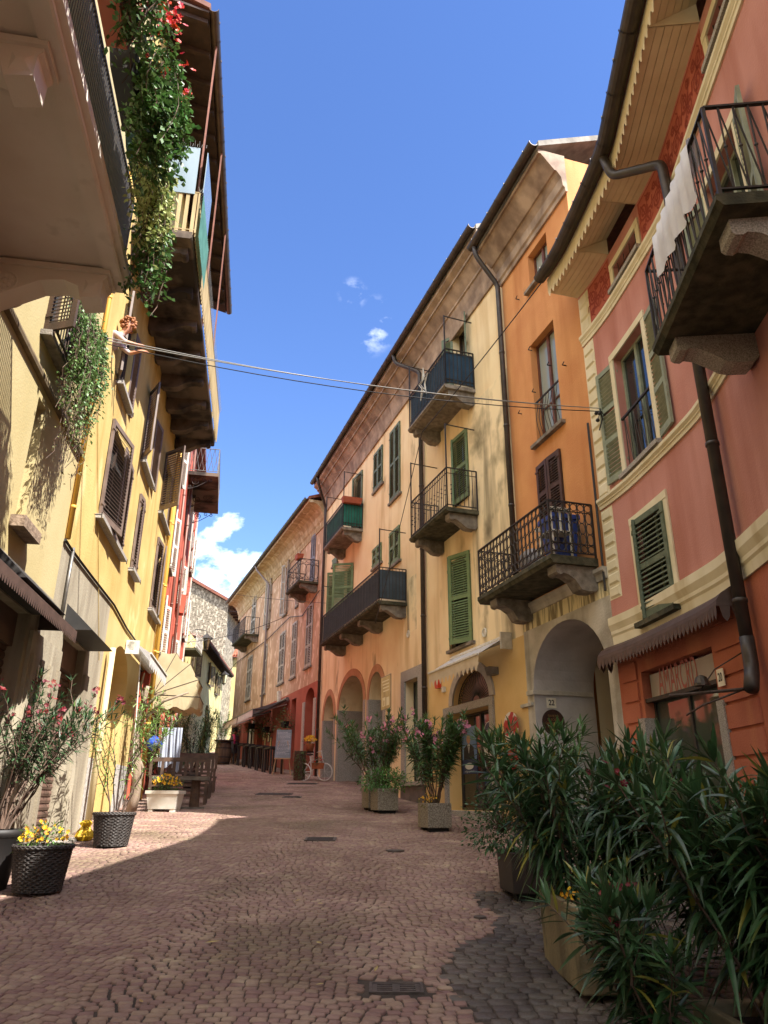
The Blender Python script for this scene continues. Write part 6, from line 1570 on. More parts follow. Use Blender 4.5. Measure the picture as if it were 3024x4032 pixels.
# the two retractable awnings
M_awg = mat('grey_awning_cloth', '#8a8184', '#787074', scale=3, rough=.85, trans=.15); M_awp = mat('pale_pink_valance', '#e3d0cb', '#d6c0bb', scale=3, rough=.85, trans=.2)
def rest_awning(x0, x1, label):
    t = thing('restaurant_awning', label, 'awning', FF.map((x0 + x1) / 2, .1, zaw)); D_ = 1.7
    mb = MB(F=FF); mb.poly([(x0, .12, zaw + .1), (x1, .12, zaw + .1), (x1, D_, zaw - .42), (x0, D_, zaw - .42)]); mb.build('canvas', M_awg, t)
    mb = MB(F=FF); scallop(FF, mb, x0, x1, D_ + .01, zaw - .43, .42, int((x1 - x0) / .22), 'leaf'); mb.build('valance', M_awp, t)
    mb = MB(F=FF); mb.tube([(x0, .12, zaw + .12), (x1, .12, zaw + .12)], .09, 8); mb.bar((x0, D_, zaw - .42), (x1, D_, zaw - .42), .05); mb.build('roller', M_zinc, t)
    for x in (x0 + .3, x1 - .1): mb = MB(F=FF); mb.bar((x, .1, zaw - .12), (x - .5, .95, zaw - .35), .05); mb.bar((x - .5, .95, zaw - .35), (x, D_, zaw - .45), .045); mb.build('arm', M_zinc, t)
ux1, zaw = FF.pix(1131, 2762, .12); ux0 = FF.pix(935, 2835, 1.0)[0]; umid = FF.pix(935, 2830, 1.7)[0]
rest_awning(umid + .1, ux1, 'grey retractable awning with a pale pointed valance over the bar tables'); rest_awning(umid - 4.2, umid - .1, 'farther grey awning with pale valance near the barrel')
# hanging plants in boxes and posters
for k, (x, y, l) in enumerate(((1120, 2840, 'nearest the easel'), (1046, 2862, 'in the middle under the awning edge'), (990, 2850, 'beside the arched niche'), (925, 2865, 'at the far end by the barrel'))):
    u, z = FF.pix(x, y, .35); p = Vector(FF.map(u, .35, z - .05))
    t = thing('hanging_box', 'dark flower box hung on the red wall ' + l, 'flower box', p, 'flower boxes on the red wall'); mb = MB(F=FF); mb.hexa([(u - .3, .22, z - .24), (u + .3, .22, z - .24), (u + .3, .42, z - .24), (u - .3, .42, z - .24), (u - .36, .2, z - .02), (u + .36, .2, z - .02), (u + .36, .45, z - .02), (u - .36, .45, z - .02)]); mb.build('box', M_dark, t)
    mb = MB(F=FF); mb.bar((u - .2, 0, z - .25), (u - .2, .4, z - .25), .03); mb.bar((u + .2, 0, z - .25), (u + .2, .4, z - .25), .03); mb.build('bracket', M_iron, t)
    shrub('hanging_plant', 'trailing green plant in the flower box ' + l, p + Vector((0, 0, -.12)), .55, 380, .11, .045, 60 + k, lm=M_ivy, sq=(.9, .9, 1.25), group='plants in the flower boxes', cat='plant', nf=14 if k == 3 else 0, fm=M_pinkf, fr=.04)
for k, (x, y, l) in enumerate(((1041, 2893, 'upper far'), (1060, 2898, 'upper near'), (1045, 2928, 'lower far'), (1068, 2926, 'lower near'))):
    u, z = FF.pix(x, y); mb = MB(F=FF); mb.box(u - .2, u + .2, .003, .03, z - .3, z + .3); mb.cur = 1; mb.box(u - .16, u + .16, .0305, .034, z - .26, z + .26)
    tag(mb.build('framed_menu', [M_bwood, mat('aged_paper', '#c9b98a', '#b09a68', scale=8, rough=.9)], None, org=FF.map(u, 0, z - .3)), '%s of four framed menus on the red wall' % l, 'menu', 'framed menus on the red wall')
u, z = FF.pix(986, 2895, .1); mb = MB(F=FF); mb.box(u - .3, u + .3, .02, .12, z - .6, z + .6); mb.cur = 1; mb.box(u - .22, u + .22, .121, .126, z - .5, z + .5)
tag(mb.build('display_case', [M_bwood, mat('display_paper', '#d9d0bd', rough=.8)], None, org=FF.map(u, 0, z - .6)), 'open glazed display case with a pale sheet on the red wall', 'display case')
# white bicycle with flower crate
pq = ground_at(1235, 3075); pq.z = gz(pq.y); t = thing('bicycle', 'white decorative bicycle carrying a wooden flower crate by the downpipe', 'bicycle', pq)
a = lambda x, y, z: (pq.x + x * .93 - y * .2, pq.y - x * .32 + y, pq.z + z); M_bike = mat('white_bicycle_paint', '#c9c5bd', rough=.5)
for x in (-.42, .42):
    mb = MB(); mb.tube([a(x + .29 * math.cos(k * math.pi / 12), 0, .3 + .29 * math.sin(k * math.pi / 12)) for k in range(24)], .02, 6, closed=True)
    for k in range(8): mb.tube([a(x, 0, .3), a(x + .28 * math.cos(k * math.pi / 4), 0, .3 + .28 * math.sin(k * math.pi / 4))], .004, 4)
    mb.build('wheel', M_bike, t)
mb = MB()
for p, r in ((((-.42, 0, .3), (-.1, 0, .32)), .016), (((-.1, 0, .32), (-.18, 0, .85)), .016), (((-.1, 0, .32), (.3, 0, .7)), .016), (((-.16, 0, .7), (.3, 0, .72)), .016), (((.42, 0, .3), (.28, 0, .95)), .018), (((-.42, 0, .3), (-.16, 0, .68)), .012)): mb.tube([a(*q) for q in p], r, 6)
mb.build('frame', M_bike, t)
mb = MB(); mb.tube([a(.12, -.26, .98), a(.26, -.12, 1.02), a(.28, 0, .95), a(.26, .12, 1.02), a(.12, .26, .98)], .014, 6); mb.build('handlebar', M_bike, t)
mb = MB(); mb.ball(a(-.2, 0, .9), .1, 8, 5, (1.4, .8, .4)); mb.build('saddle', M_bwood, t, smooth=True)
mb = MB(); mb.hexa([a(-.1, -.2, .4), a(.34, -.2, .4), a(.34, -.05, .4), a(-.1, -.05, .4), a(-.13, -.24, .6), a(.37, -.24, .6), a(.37, -.03, .6), a(-.13, -.03, .6)]); tag(mb.build('crate', mat('orange_crate', '#9c5a34', '#84492a', scale=8, rough=.8), None, org=a(.1, -.1, .4)), 'orange wooden flower crate on the white bicycle', 'crate')
shrub('flowers', 'red and white flowers in the bicycle crate', Vector(a(.12, -.12, .62)), .24, 200, .06, .025, 71, fm=M_scarf, nf=12, fr=.035, cat='flowers')
pc = pq + Vector((-.55, .25, 0)); pc.z = gz(pc.y)
t = thing('flower_column', 'leafy green column with a pot of yellow flowers on top by the round headed door', 'plant', pc); mb = MB(); mb.lathe(pc, [(.2, 0), (.22, .5), (.2, 1.0)], 14); mb.build('core', MATS['log'], t)
mb = MB(); rnd = random.Random(8)
for k in range(500): al = rnd.uniform(0, 6.3); leaf(mb, pc + Vector((.22 * math.cos(al), .22 * math.sin(al), rnd.uniform(.1, 1.05))), Vector((math.cos(al), math.sin(al), rnd.uniform(-.6, .4))), .09, .035, .3, 2)
mb.build('leaves', M_ivy, t)
pt = pc + Vector((.35, 0, 1.0)); lathe_thing('flower_pot', 'terracotta pot of yellow flowers above the white bicycle', 'flower pot', Vector((pt.x, pt.y, pt.z)), [(.12, -.0), (.16, .22), (.18, .26), (.15, .26), (.01, .24)], mat('terracotta', '#a5633f', rough=.85))
mb = MB(); mb.box(pt.x - .12, pt.x + .12, pt.y + .02, pt.y + .4, pt.z - .04, pt.z - .002); tag(mb.build('pot_shelf', M_bwood, None, org=pt), 'small brown shelf carrying the terracotta flower pot', 'shelf')
shrub('flowers', 'bright yellow flowers in the terracotta pot by the bicycle', pt + Vector((0, 0, .32)), .24, 120, .07, .03, 72, fm=M_yelf, nf=55, fr=.05, cat='flowers')
cg = FF.map(FF.pix(921, 2990, .6)[0], .6, 0); cg = Vector((cg[0], cg[1], gz(cg[1]))); lathe_thing('gas_cylinder', 'white metal cylinder standing by the red wall near the barrel', 'cylinder', cg, [(.16, 0), (.17, .05), (.17, .62), (.12, .72), (.06, .74), (.06, .8), (.1, .82), (.1, .86), (.01, .86)], M_white, 16)
cg = pe + Vector((.62, .35, 0)); cg.z = gz(cg.y); lathe_thing('metal_bowl', 'shiny dog bowl on the ground beside the easel', 'bowl', cg, [(.2, 0), (.22, .08), (.2, .09), (.16, .03), (.01, .03)], mat('steel', '#b9b9b9', rough=.25, metal=.9), 20)

# ------------------------------------------------------------------ lanterns
def lantern(label, wall_pt, head, s=1.0):
    t = thing('street_lantern', label, 'lantern', wall_pt, 'iron wall lanterns'); w, h = Vector(wall_pt), Vector(head); mb = MB()
    m1 = w.lerp(h, .5) + Vector((0, 0, .45 * s)); mb.tube([w, w.lerp(m1, .5) + Vector((0, 0, .12)), m1, h + Vector((0, 0, .5 * s)), h + Vector((0, 0, .34 * s))], .025, 6); mb.tube([w + Vector((0, 0, -.5)), w.lerp(h, .4) + Vector((0, 0, .1)), m1], .018, 5); mb.build('bracket', M_iron, t)
    mb = MB(); mb.lathe(h, [(.03, .38 * s), (.1 * s, .3 * s), (.3 * s, .16 * s), (.32 * s, .1 * s), (.2 * s, .11 * s)], 6); mb.build('hood', M_iron, t)
    mb = MB(); mb.lathe(h, [(.2 * s, .1 * s), (.12 * s, -.4 * s)], 6); mb.build('lamp_glass', glass('lantern_glass', '#c9c4b4', alpha=.5), t)
    mb = MB()
    for k in range(6): al = k * math.pi / 3; mb.bar(h + Vector((.2 * s * math.cos(al), .2 * s * math.sin(al), .1 * s)), h + Vector((.12 * s * math.cos(al), .12 * s * math.sin(al), -.4 * s)), .022)
    mb.lathe(h, [(.13 * s, -.4 * s), (.12 * s, -.44 * s), (.02, -.5 * s)], 6); mb.build('lamp_frame', M_iron, t)
u, z = HF.pix(812, 2525, 1.1); lantern('larger black street lantern hanging before the low cream house', HF.map(u, .02, z + .3), HF.map(u, 1.1, z), 1.25)
u, z = HF.pix(883, 2665, .6); lantern('black street lantern on the far corner of the low cream house', HF.map(u, .02, z + .2), HF.map(u, .6, z), 1.2)

# ------------------------------------------------------------------ signs, plates
M_tin = mat('enamel_plate', '#ece6d2', '#ddd4bd', scale=9, rough=.4); M_ink = mat('black_lettering', '#1a1a1a', rough=.6)
def plate(F, name, label, u, d, z, w, h, txt, m=None, tm=None, th=.012, fn=None, tw=.6, bold=.02, hh=.62, cat='sign'):
    fn0 = fn or (lambda x, y, e: (u + x, d + e, z + y)); mb = MB(F=F)
    c = [(-w / 2, -h / 2), (w / 2, -h / 2), (w / 2, h / 2), (-w / 2, h / 2)]
    mb.hexa([fn0(x, y, 0) for x, y in c] + [fn0(x, y, th) for x, y in c]); mb.cur = 1
    for (s, yy, k) in (txt if isinstance(txt, list) else [(txt, 0, hh)]): add_text(mb, s, 0, yy * h, k * h, lambda x, y: fn0(x, y, th + .003), width=w * tw, bold=bold)
    return tag(mb.build(name, [m or M_tin, tm or M_ink], None, org=F.map(*fn0(0, -h / 2, 0))), label, cat)
def plane_d(F, u, x, y):   # depth and height where a line of sight meets the cross plane at u
    a = Vector(F.map(u, 0, 0)); b = Vector(F.map(u, 1, 0)); e = b - a; r = ray(x, y); den = r.x * e.y - r.y * e.x
    k = (a.x * r.y - a.y * r.x) / (e.y * -r.x + e.x * r.y) * -1
    t = (a.x * e.y - a.y * e.x) / den; return k, EYE + r.z * t
uj = PORT['u0']; d22, z22 = plane_d(OF, uj, 2170, 2768); dpl, zpl = plane_d(OF, uj, 2178, 2844)
d22 = -abs(d22); dpl = -abs(dpl)
fnj = lambda dc, zc: (lambda x, y, e: (uj + .002 + e, dc - x, zc + y))
plate(OF, 'house_number', 'cream number plate 22 on the left jamb of the white portal', 0, 0, 0, .2, .19, '22', fn=fnj(d22, z22), tw=.62, hh=.75)
mb = MB(F=OF); f_ = fnj(dpl, zpl); rr = .235; n = 32
mb.face([mb.vt(f_(rr * math.cos(2 * math.pi * k / n), rr * math.sin(2 * math.pi * k / n), .02)) for k in range(n)])
for k in range(n):
    p, q = 2 * math.pi * k / n, 2 * math.pi * (k + 1) / n; mb.poly([f_(rr * math.cos(p), rr * math.sin(p), 0), f_(rr * math.cos(q), rr * math.sin(q), 0), f_(rr * math.cos(q), rr * math.sin(q), .02), f_(rr * math.cos(p), rr * math.sin(p), .02)])
mb.cur = 1
for s, y, w in (('DIVIETO', .11, .22), ('DI SOSTA', .045, .26), ('LASCIARE LIBERO', -.02, .32), ('IL PASSAGGIO', -.085, .26)): add_text(mb, s, 0, y, .062, lambda x, y: f_(x, y, .023), width=w)
tag(mb.build('round_plaque', [mat('bronze_plaque', '#4b322a', '#3b2620', scale=9, rough=.6, metal=.3), mat('plaque_gilt', '#9c7440', rough=.6)], None, org=OF.map(uj, dpl, zpl)), 'round rusty brown no parking plaque under the number 22', 'plaque')
u, z = PF.pix(2400 + 1170 / 2.659, 2300 + 978 / 2.659, .05); plate(PF, 'house_number', 'cream number plate 20 beside the shop window of the pink house', u, .05, z, .155, .2, '20', tw=.62, hh=.7)
u, z = LF.pix(139, 2660, .02); plate(LF, 'house_number', 'small white number plate 23 on the grey pilaster at left', u, .055, z, .16, .26, [('23', 0, .5)], tw=.55)
# painted street sign on a pole by the arches
uS, zS0 = YF.pix(1509, 2778, .55); uS1, zS1 = YF.pix(1543, 2675, .55); um = (uS + uS1) / 2; pg = Vector(YF.map(um + .15, .55, 0)); pg.z = gz(pg.y)
t = thing('street_sign', 'faded yellow sign board on a green pole in front of the right hand arch', 'street sign', pg)
mb = MB(F=YF); mb.tube([(um + .12, .55, pg.z - .05), (um + .12, .55, zS0 - .1)], .035, 8); mb.cur = 1; mb.tube([(um + .12, .55, zS0 - .1), (um + .12, .55, zS1 - .1)], .03, 8); mb.build('pole', [mat('green_pole', '#2f5a52', rough=.6), M_zinc], t, smooth=True)
zc_ = (zS0 + zS1) / 2; hw_, hh_ = .42, .46
mb = MB(F=YF); mb.box(um - hw_, um + hw_, .585, .6, zc_ - hh_, zc_ + hh_); mb.cur = 1; mb.box(um - hw_ + .02, um + hw_ - .02, .6005, .603, zc_ - hh_ + .02, zc_ + hh_ - .02); mb.cur = 2
for k in range(4): mb.box(um - .3 + .03 * k, um + .28, .6035, .605, zc_ + .3 - k * .09, zc_ + .335 - k * .09)
mb.box(um - .28, um - .02, .6035, .605, zc_ - .36, zc_ - .12); mb.box(um + .06, um + .3, .6035, .605, zc_ - .36, zc_ - .14); mb.cur = 1; mb.box(um - .2, um - .1, .6055, .607, zc_ - .34, zc_ - .2)
mb.build('sign_board', [M_zinc, mat('faded_sign_yellow', '#bfae72', '#9c8c58', scale=3, rough=.5), mat('faded_sign_print', '#d8d2ac', rough=.6)], t)
# peeled round prohibition sign
u, z = YF.pix(2009.7, 2864.7, .12); pg = Vector(YF.map(u, .1, gz(15.3)))
t = thing('round_sign', 'peeling red and white round sign on a pole left of the white portal', 'street sign', pg)
mb = MB(F=YF); mb.tube([(u, .07, pg.z), (u, .07, z + .3)], .025, 8); mb.build('pole', M_zinc, t)
mb = MB(F=YF); n = 28; r_ = .3
mb.face([mb.vt((u + r_ * math.cos(2 * math.pi * k / n), .115, z + r_ * math.sin(2 * math.pi * k / n))) for k in range(n)])
for k in range(n): p, q = 2 * math.pi * k / n, 2 * math.pi * (k + 1) / n; mb.poly([(u + r_ * math.cos(p), .1, z + r_ * math.sin(p)), (u + r_ * math.cos(q), .1, z + r_ * math.sin(q)), (u + r_ * math.cos(q), .115, z + r_ * math.sin(q)), (u + r_ * math.cos(p), .115, z + r_ * math.sin(p))])
mb.build('disc', mat('peeled_red', '#a8241f', '#d9cfc4', scale=4.5, lo=.5, hi=.54, rough=.5, detail=3), t)
u2, z2 = YF.pix(2016, 2957, .12); mb = MB(F=YF); mb.box(u - .2, u + .2, .1, .112, z - .78, z - .38); mb.build('lower_panel', mat('plain_red', '#a8241f', rough=.5), t)
# posters in the shop door and window
M_pblue = mat('poster_blue', '#7f9cc0', '#5f7fae', scale=2, rough=.5); M_pnavy = mat('poster_navy', '#26355e', rough=.5); M_pwhite = mat('poster_white', '#d5d5d2', rough=.5); M_face = mat('printed_skin', '#b98a70', rough=.6); M_suit = mat('printed_suit', '#23242c', rough=.6)
dpn = -.33
def flat(mb, F, u, z, pts, d): mb.face([mb.vt((u + x, d, z + y)) for x, y in pts])
def ell(cx, cy, rx, ry, n=20): return [(cx + rx * math.cos(2 * math.pi * k / n), cy + ry * math.sin(2 * math.pi * k / n)) for k in range(n)]
ua, zb2 = YF.pix(1740 + 330 / 4.0975, 2700 + 1430 / 4.0975, dpn); ub2, zt2 = YF.pix(1740 + 545 / 4.0975, 2700 + 640 / 4.0975, dpn); w = ub2 - ua; h = zt2 - zb2; uc = (ua + ub2) / 2
mb = MB(F=YF); mb.box(ua, ub2, dpn - .003, dpn, zb2, zt2); mb.cur = 1; mb.box(ua, ub2, dpn + .001, dpn + .002, zb2, zb2 + h * .3)
mb.cur = 2; flat(mb, YF, uc, zb2, [(-w * .36, h * .3), (w * .36, h * .3), (w * .32, h * .55), (w * .1, h * .63), (-w * .1, h * .63), (-w * .32, h * .55)], dpn + .003)
mb.cur = 3; flat(mb, YF, uc, zb2, [(-w * .08, h * .62), (0, h * .42), (w * .08, h * .62)], dpn + .004); flat(mb, YF, uc, zb2, ell(0, h * .16, w * .28, h * .07), dpn + .004)
mb.cur = 2; flat(mb, YF, uc, zb2, [(-w * .02, h * .6), (0, h * .44), (w * .02, h * .6)], dpn + .005)
mb.cur = 4; flat(mb, YF, uc, zb2, ell(0, h * .73, w * .13, h * .095), dpn + .006); mb.cur = 3; add_text(mb, 'riparia!', uc, zb2 + h * .05, h * .07, lambda x, y: (x, dpn + .004, y), width=w * .6)
tag(mb.build('poster', [M_pblue, M_pnavy, M_suit, M_pwhite, M_face], None, org=YF.map(uc, dpn, zb2)), 'blue poster of a man in a dark suit inside the shop door', 'poster')
uc, zc2 = YF.pix(1740 + 770 / 4.0975, 2700 + 890 / 4.0975, dpn); mb = MB(F=YF)
flat(mb, YF, uc, zc2, ell(0, 0, .34, .42), dpn); mb.cur = 1; flat(mb, YF, uc, zc2, [p for p in ell(0, 0, .32, .4, 40) if p[1] >= 0.02] + [(-.32, .02)][:0], dpn + .002); mb.cur = 0
for s, y in (('VENTO', .2), ('VERBANO', .09)): add_text(mb, s, uc, zc2 + y, .085, lambda x, y: (x, dpn + .004, y), width=.36)
tag(mb.build('poster', [M_pwhite, M_pnavy], None, org=YF.map(uc, dpn, zc2 - .4)), 'oval navy and white poster in the right leaf of the shop door', 'poster')
uc, zc2 = YF.pix(1740 + 770 / 4.0975, 2700 + 1500 / 4.0975, dpn); mb = MB(F=YF); mb.box(uc - .3, uc + .3, dpn - .002, dpn, zc2 - .14, zc2 + .14); mb.cur = 1; add_text(mb, 'si ripara', uc, zc2, .14, lambda x, y: (x, dpn + .003, y), width=.5)
tag(mb.build('poster', [M_pnavy, M_pwhite], None, org=YF.map(uc, dpn, zc2 - .14)), 'navy strip reading si ripara low in the shop door', 'poster')
dq = -.25; ua, zb2 = YF.pix(1240 + 1262 / 3.318, 3000, dq); ub2, zt2 = YF.pix(1240 + 1365 / 3.318, 2600 + 755 / 3.318, dq); ub2 = min(ub2, SHOPW['u1'] - .03)
mb = MB(F=YF); mb.box(ua, ub2, dq - .003, dq, zb2, zt2); uc = (ua + ub2) / 2; w = ub2 - ua; mb.cur = 1; add_text(mb, 'ELEZIONI COMUNALI', uc, zt2 - .16, .09, lambda x, y: (x, dq + .002, y), width=w * .85); flat(mb, YF, uc, zb2, [(-w * .1, .35), (w * .45, .2), (w * .2, .75)], dq + .002); mb.cur = 2; flat(mb, YF, uc, zb2, [(-w * .5, .4), (-w * .1, .36), (w * .1, .8), (-w * .45, .75)], dq + .003)
tag(mb.build('poster', [M_pnavy, M_pwhite, mat('poster_orange', '#c96a4a', rough=.5)], None, org=YF.map(uc, dq, zb2)), 'tall navy election poster in the granite framed shop window', 'poster')
# poster in the pink house window
u, z = PF.pix(2400 + 780 / 2.659, 2300 + 1660 / 2.659, -.15); mb = MB(F=PF); mb.box(u - .22, u + .22, -.172, -.168, z - .3, z + .3)
for k, (a_, b_, c_, d_) in enumerate(((-.2, 0, 0, .28), (0, .2, .1, .28), (-.2, -.05, -.28, 0), (-.05, .2, -.12, .1), (0, .2, -.28, -.12))): mb.cur = k % 4 + 1; mb.box(u + a_, u + b_, -.1675, -.165 - .0003 * k, z + c_, z + d_)
tag(mb.build('poster', [M_pwhite, mat('p_yellow', '#d9b53a', rough=.6), mat('p_red', '#b8392f', rough=.6), mat('p_blue', '#3f5f96', rough=.6), M_pwhite], None, org=PF.map(u, -.17, z - .3)), 'colourful abstract poster in the window of the rust red shop', 'poster')

# ------------------------------------------------------------------ small fittings on the right
ua_, za_ = YF.pix(1688, 2655, .75); ub3, zb3 = YF.pix(1955, 2545, .75)
zt_ = YF.pix(1975, 2522, .1)[1]
t = thing('shop_awning', 'cream roller awning with wavy valance above the shop door fanlight', 'awning', YF.map((ua_ + ub3) / 2, .1, zt_)); ub3 = min(ub3, 2.9)
mb = MB(F=YF); mb.poly([(ua_, .15, zt_ + .02), (ub3, .15, zt_ + .02), (ub3, .75, zb3), (ua_, .75, zb3)]); mb.build('canvas', M_cloth_w, t)
mb = MB(F=YF); scallop(YF, mb, ua_, ub3, .752, zb3, .34, 13, 'wave'); mb.build('valance', mat('cream_valance', '#d3c3a8', '#c6b497', scale=4, rough=.9, trans=.2), t)
mb = MB(F=YF); mb.tube([(ua_, .13, zt_), (ub3 + .02, .13, zt_)], .075, 10); mb.bar((ua_, .755, zb3), (ub3, .755, zb3), .035); mb.box(ub3 + .02, ub3 + .07, .01, .26, zt_ - .22, zt_ + .12); mb.build('roller', M_white, t)
def little(name, F, label, cat, x, y, m, w, h, d): u, z = F.pix(x, y, .05); mb = MB(F=F); mb.hexa([(u - w / 2, .002, z - h / 2), (u + w / 2, .002, z - h / 2), (u + w / 2, d * .8, z - h / 2), (u - w / 2, d * .8, z - h / 2), (u - w / 2, .002, z + h / 2), (u + w / 2, .002, z + h / 2), (u + w / 2, d, z + h / 2), (u - w / 2, d, z + h / 2)]); return tag(mb.build(name, m, None, org=F.map(u, 0, z)), label, cat)
little('alarm_box', YF, 'red alarm box under the end of the cream awning', 'alarm box', 1725, 2694, mat('alarm_red', '#c2391f', rough=.4), .2, .2, .12)
little('junction_box', YF, 'small pale junction box left of the fanlight', 'box', 1744, 2715, M_white, .13, .13, .07)
little('floodlight', YF, 'small grey floodlight right of the fanlight', 'light', 1946, 2643, M_zinc, .22, .16, .22)
little('meter_box', FF, 'white box on the peach wall above the restaurant', 'box', 1100, 2742, M_white, .35, .5, .15)
little('air_unit', RF, 'coral painted ventilated box on the coral house', 'box', 704, 2382, M_r3, .5, .7, .3)
for (x, y, l) in ((1609, 2497, 'round vent on the yellow wall beside the downpipe'), (1909, 2491, 'round vent on the stained wall above the cream awning')):
    u, z = YF.pix(x, y); mb = MB(F=YF); mb.tube([(u + .09 * math.cos(k * math.pi / 8), .012, z + .09 * math.sin(k * math.pi / 8)) for k in range(16)], .02, 6, closed=True); mb.face([mb.vt((u + .085 * math.cos(k * math.pi / 8), .006, z + .085 * math.sin(k * math.pi / 8))) for k in range(16)]); tag(mb.build('wall_vent', M_white, None, org=YF.map(u, 0, z)), l, 'vent')
# star on the top balcony, flower box on the green one
u0, u1, z = B1; uS_ = YF.pix(1668, 1512, .85)[0]; zS_ = YF.pix(1668, 1512, .85)[1]; mb = MB(F=YF)
for k in (1.0, .6): mb.tube([(uS_ + k * (.34 if i % 2 == 0 else .14) * math.sin(i * math.pi / 5), .86, zS_ + k * (.5 if i % 2 == 0 else .2) * math.cos(i * math.pi / 5)) for i in range(10)], .012, 5, closed=True)
tag(mb.build('star_light', M_white, None, org=YF.map(uS_, .86, zS_ - .5)), 'white wire star hung on the front of the top balcony', 'star')
u0, u1, z = B3; mb = MB(F=YF); mb.hexa([(u1 - .1, .12, z + 1.02), (u1 + .12, .12, z + 1.02), (u1 + .12, .78, z + 1.02), (u1 - .1, .78, z + 1.02), (u1 - .14, .08, z + 1.24), (u1 + .16, .08, z + 1.24), (u1 + .16, .82, z + 1.24), (u1 - .14, .82, z + 1.24)])
tag(mb.build('flower_box', mat('terracotta_box', '#a8573c', '#94492f', scale=5, rough=.8), None, org=YF.map(u1, .4, z + 1.02)), 'terracotta flower box on the rail of the small green balcony', 'flower box')
u0, u1, z = BF1; mb = MB(F=FF); mb.hexa([(u1 - .5, .72, z + 1.12), (u1 - .1, .72, z + 1.12), (u1 - .1, .98, z + 1.12), (u1 - .5, .98, z + 1.12), (u1 - .54, .7, z + 1.34), (u1 - .06, .7, z + 1.34), (u1 - .06, 1.0, z + 1.34), (u1 - .54, 1.0, z + 1.34)])
tag(mb.build('flower_box', MATS['terracotta_box'], None, org=FF.map(u1 - .3, .85, z + 1.12)), 'terracotta flower box on the ornate balcony of the peach house', 'flower box')
# things on the orange balcony
u0, u1, z = BO; zf = z + .14
c = Vector(OF.map(u1 - .52, .4, zf)); t = thing('storage_bin', 'blue plastic bin with a lid on the ornate balcony', 'bin', c)
mb = MB(F=OF); mb.hexa([(u1 - .7, .2, zf), (u1 - .34, .2, zf), (u1 - .34, .56, zf), (u1 - .7, .56, zf), (u1 - .76, .14, zf + .78), (u1 - .28, .14, zf + .78), (u1 - .28, .62, zf + .78), (u1 - .76, .62, zf + .78)]); mb.build('body', mat('blue_plastic', '#2c4a96', rough=.35), t)
mb = MB(F=OF); mb.box(u1 - .79, u1 - .25, .11, .65, zf + .782, zf + .86); mb.build('lid', MATS['blue_plastic'], t)
def chair(c, yaw, label):
    t = thing('chair', label, 'chair', c, 'white wooden chairs on the balcony'); t.rotation_euler.z = yaw
    def put(mb, n): o = mb.build(n, M_white, None, org=(0, 0, 0)); o.parent = t; o.location = (0, 0, 0)
    mb = MB(); mb.box(-.2, .2, -.2, .2, .43, .47); put(mb, 'seat')
    for x in (-.18, .18):
        for y in (-.18, .18): mb = MB(); mb.lathe((x, y, 0), [(.018, 0), (.024, .12), (.016, .2), (.026, .3), (.02, .43)], 8); put(mb, 'leg')
    mb = MB()
    for x in (-.18, 0, .18): mb.lathe((x, .18, .47), [(.018, 0), (.024, .1), (.016, .2), (.022, .34)], 8)
    mb.box(-.21, .21, .16, .2, .81, .88); put(mb, 'backrest')
chair(Vector(OF.map(u1 - .26, .62, zf)), R(200), 'white turned wooden chair at the near corner of the ornate balcony'); chair(Vector(OF.map(u1 - .95, .3, zf)), R(20), 'white turned wooden chair half hidden behind the blue bin')
c = Vector(OF.map(u1 - 1.35, .5, zf)); mb = MB(); mb.ball(c + Vector((0, 0, .28)), .27, 12, 8, (1, .8, 1)); tag(mb.build('plastic_bag', mat('milky_plastic', '#b9b4b4', '#a49ca0', scale=6, rough=.4, trans=.3), None, org=c), 'bulging translucent plastic bag on the ornate balcony', 'bag')
# towel on the pink balcony
u0, u1, z, D = BP; ta = PF.pix(2575, 1040, D + .02)[0]; tb = PF.pix(2712, 660, D + .02)[0]; zt = z + .12 + 1.0; mb = MB(F=PF); prev = None; n = 26
for k in range(n + 1):
    u = ta + (tb - ta) * k / n; d = D - .01 + .014 * math.sin(k * 1.7); ln = .5 + .14 * k / n + .03 * math.sin(k * .9)
    i = [mb.vt((u, D - .1, zt - .25)), mb.vt((u, D - .08, zt + .01)), mb.vt((u, D - .03, zt + .028)), mb.vt((u, d + .01, zt + .0)), mb.vt((u, d + .012, zt - ln * .5)), mb.vt((u, d + .02 * math.sin(k), zt - ln))]
    if prev:
        for q in range(5): mb.face((prev[q], prev[q + 1], i[q + 1], i[q]))
    prev = i
tag(mb.build('towel', mat('white_towel', '#e6e6ee', '#d8d8e4', scale=5, rough=.95, trans=.2), None, org=PF.map((ta + tb) / 2, D, zt), smooth=True), 'white towel hung over the rail of the pink house balcony', 'towel')
# iron arm with a small lamp over the rust red shop
u, z = PF.pix(2400 + 1100 / 2.659, 2300 + 1140 / 2.659, .3); p0 = PF.map(u + .42, .02, z); t = thing('lamp_arm', 'rusty iron arm with a small dish lamp over the shop window', 'lamp', p0)
mb = MB(F=PF); mb.tube([(u + .42, .02, z), (u - .3, .7, z)], .02, 6); mb.tube([(u + .3, .02, z + .42), (u + .1, .3, z + .25), (u - .05, .45, z + .02)], .008, 5); mb.tube([(u + .35, .02, z + .03), (u + .1, .5, z - .15), (u - .25, .55, z - .22)], .012, 5); mb.build('arm', mat('rusty_iron', '#4a3a32', '#33271f', scale=20, rough=.8), t)
mb = MB(F=PF); mb.lathe((u - .02, .42, z + .08), [(.02, .12), (.06, .1), (.09, .03), (.09, 0), (.01, .02)], 12); mb.build('dish', M_bronze, t)
mb = MB(F=PF); uu, zz = PF.pix(2475, 2960, .12); mb.ball((uu, .1, zz), .07, 8, 6, (.8, .7, 1.6)); tag(mb.build('mask_ornament', M_stone, None, org=PF.map(uu, .05, zz - .1)), 'dark carved ornament on the corner between portal and shop', 'ornament')

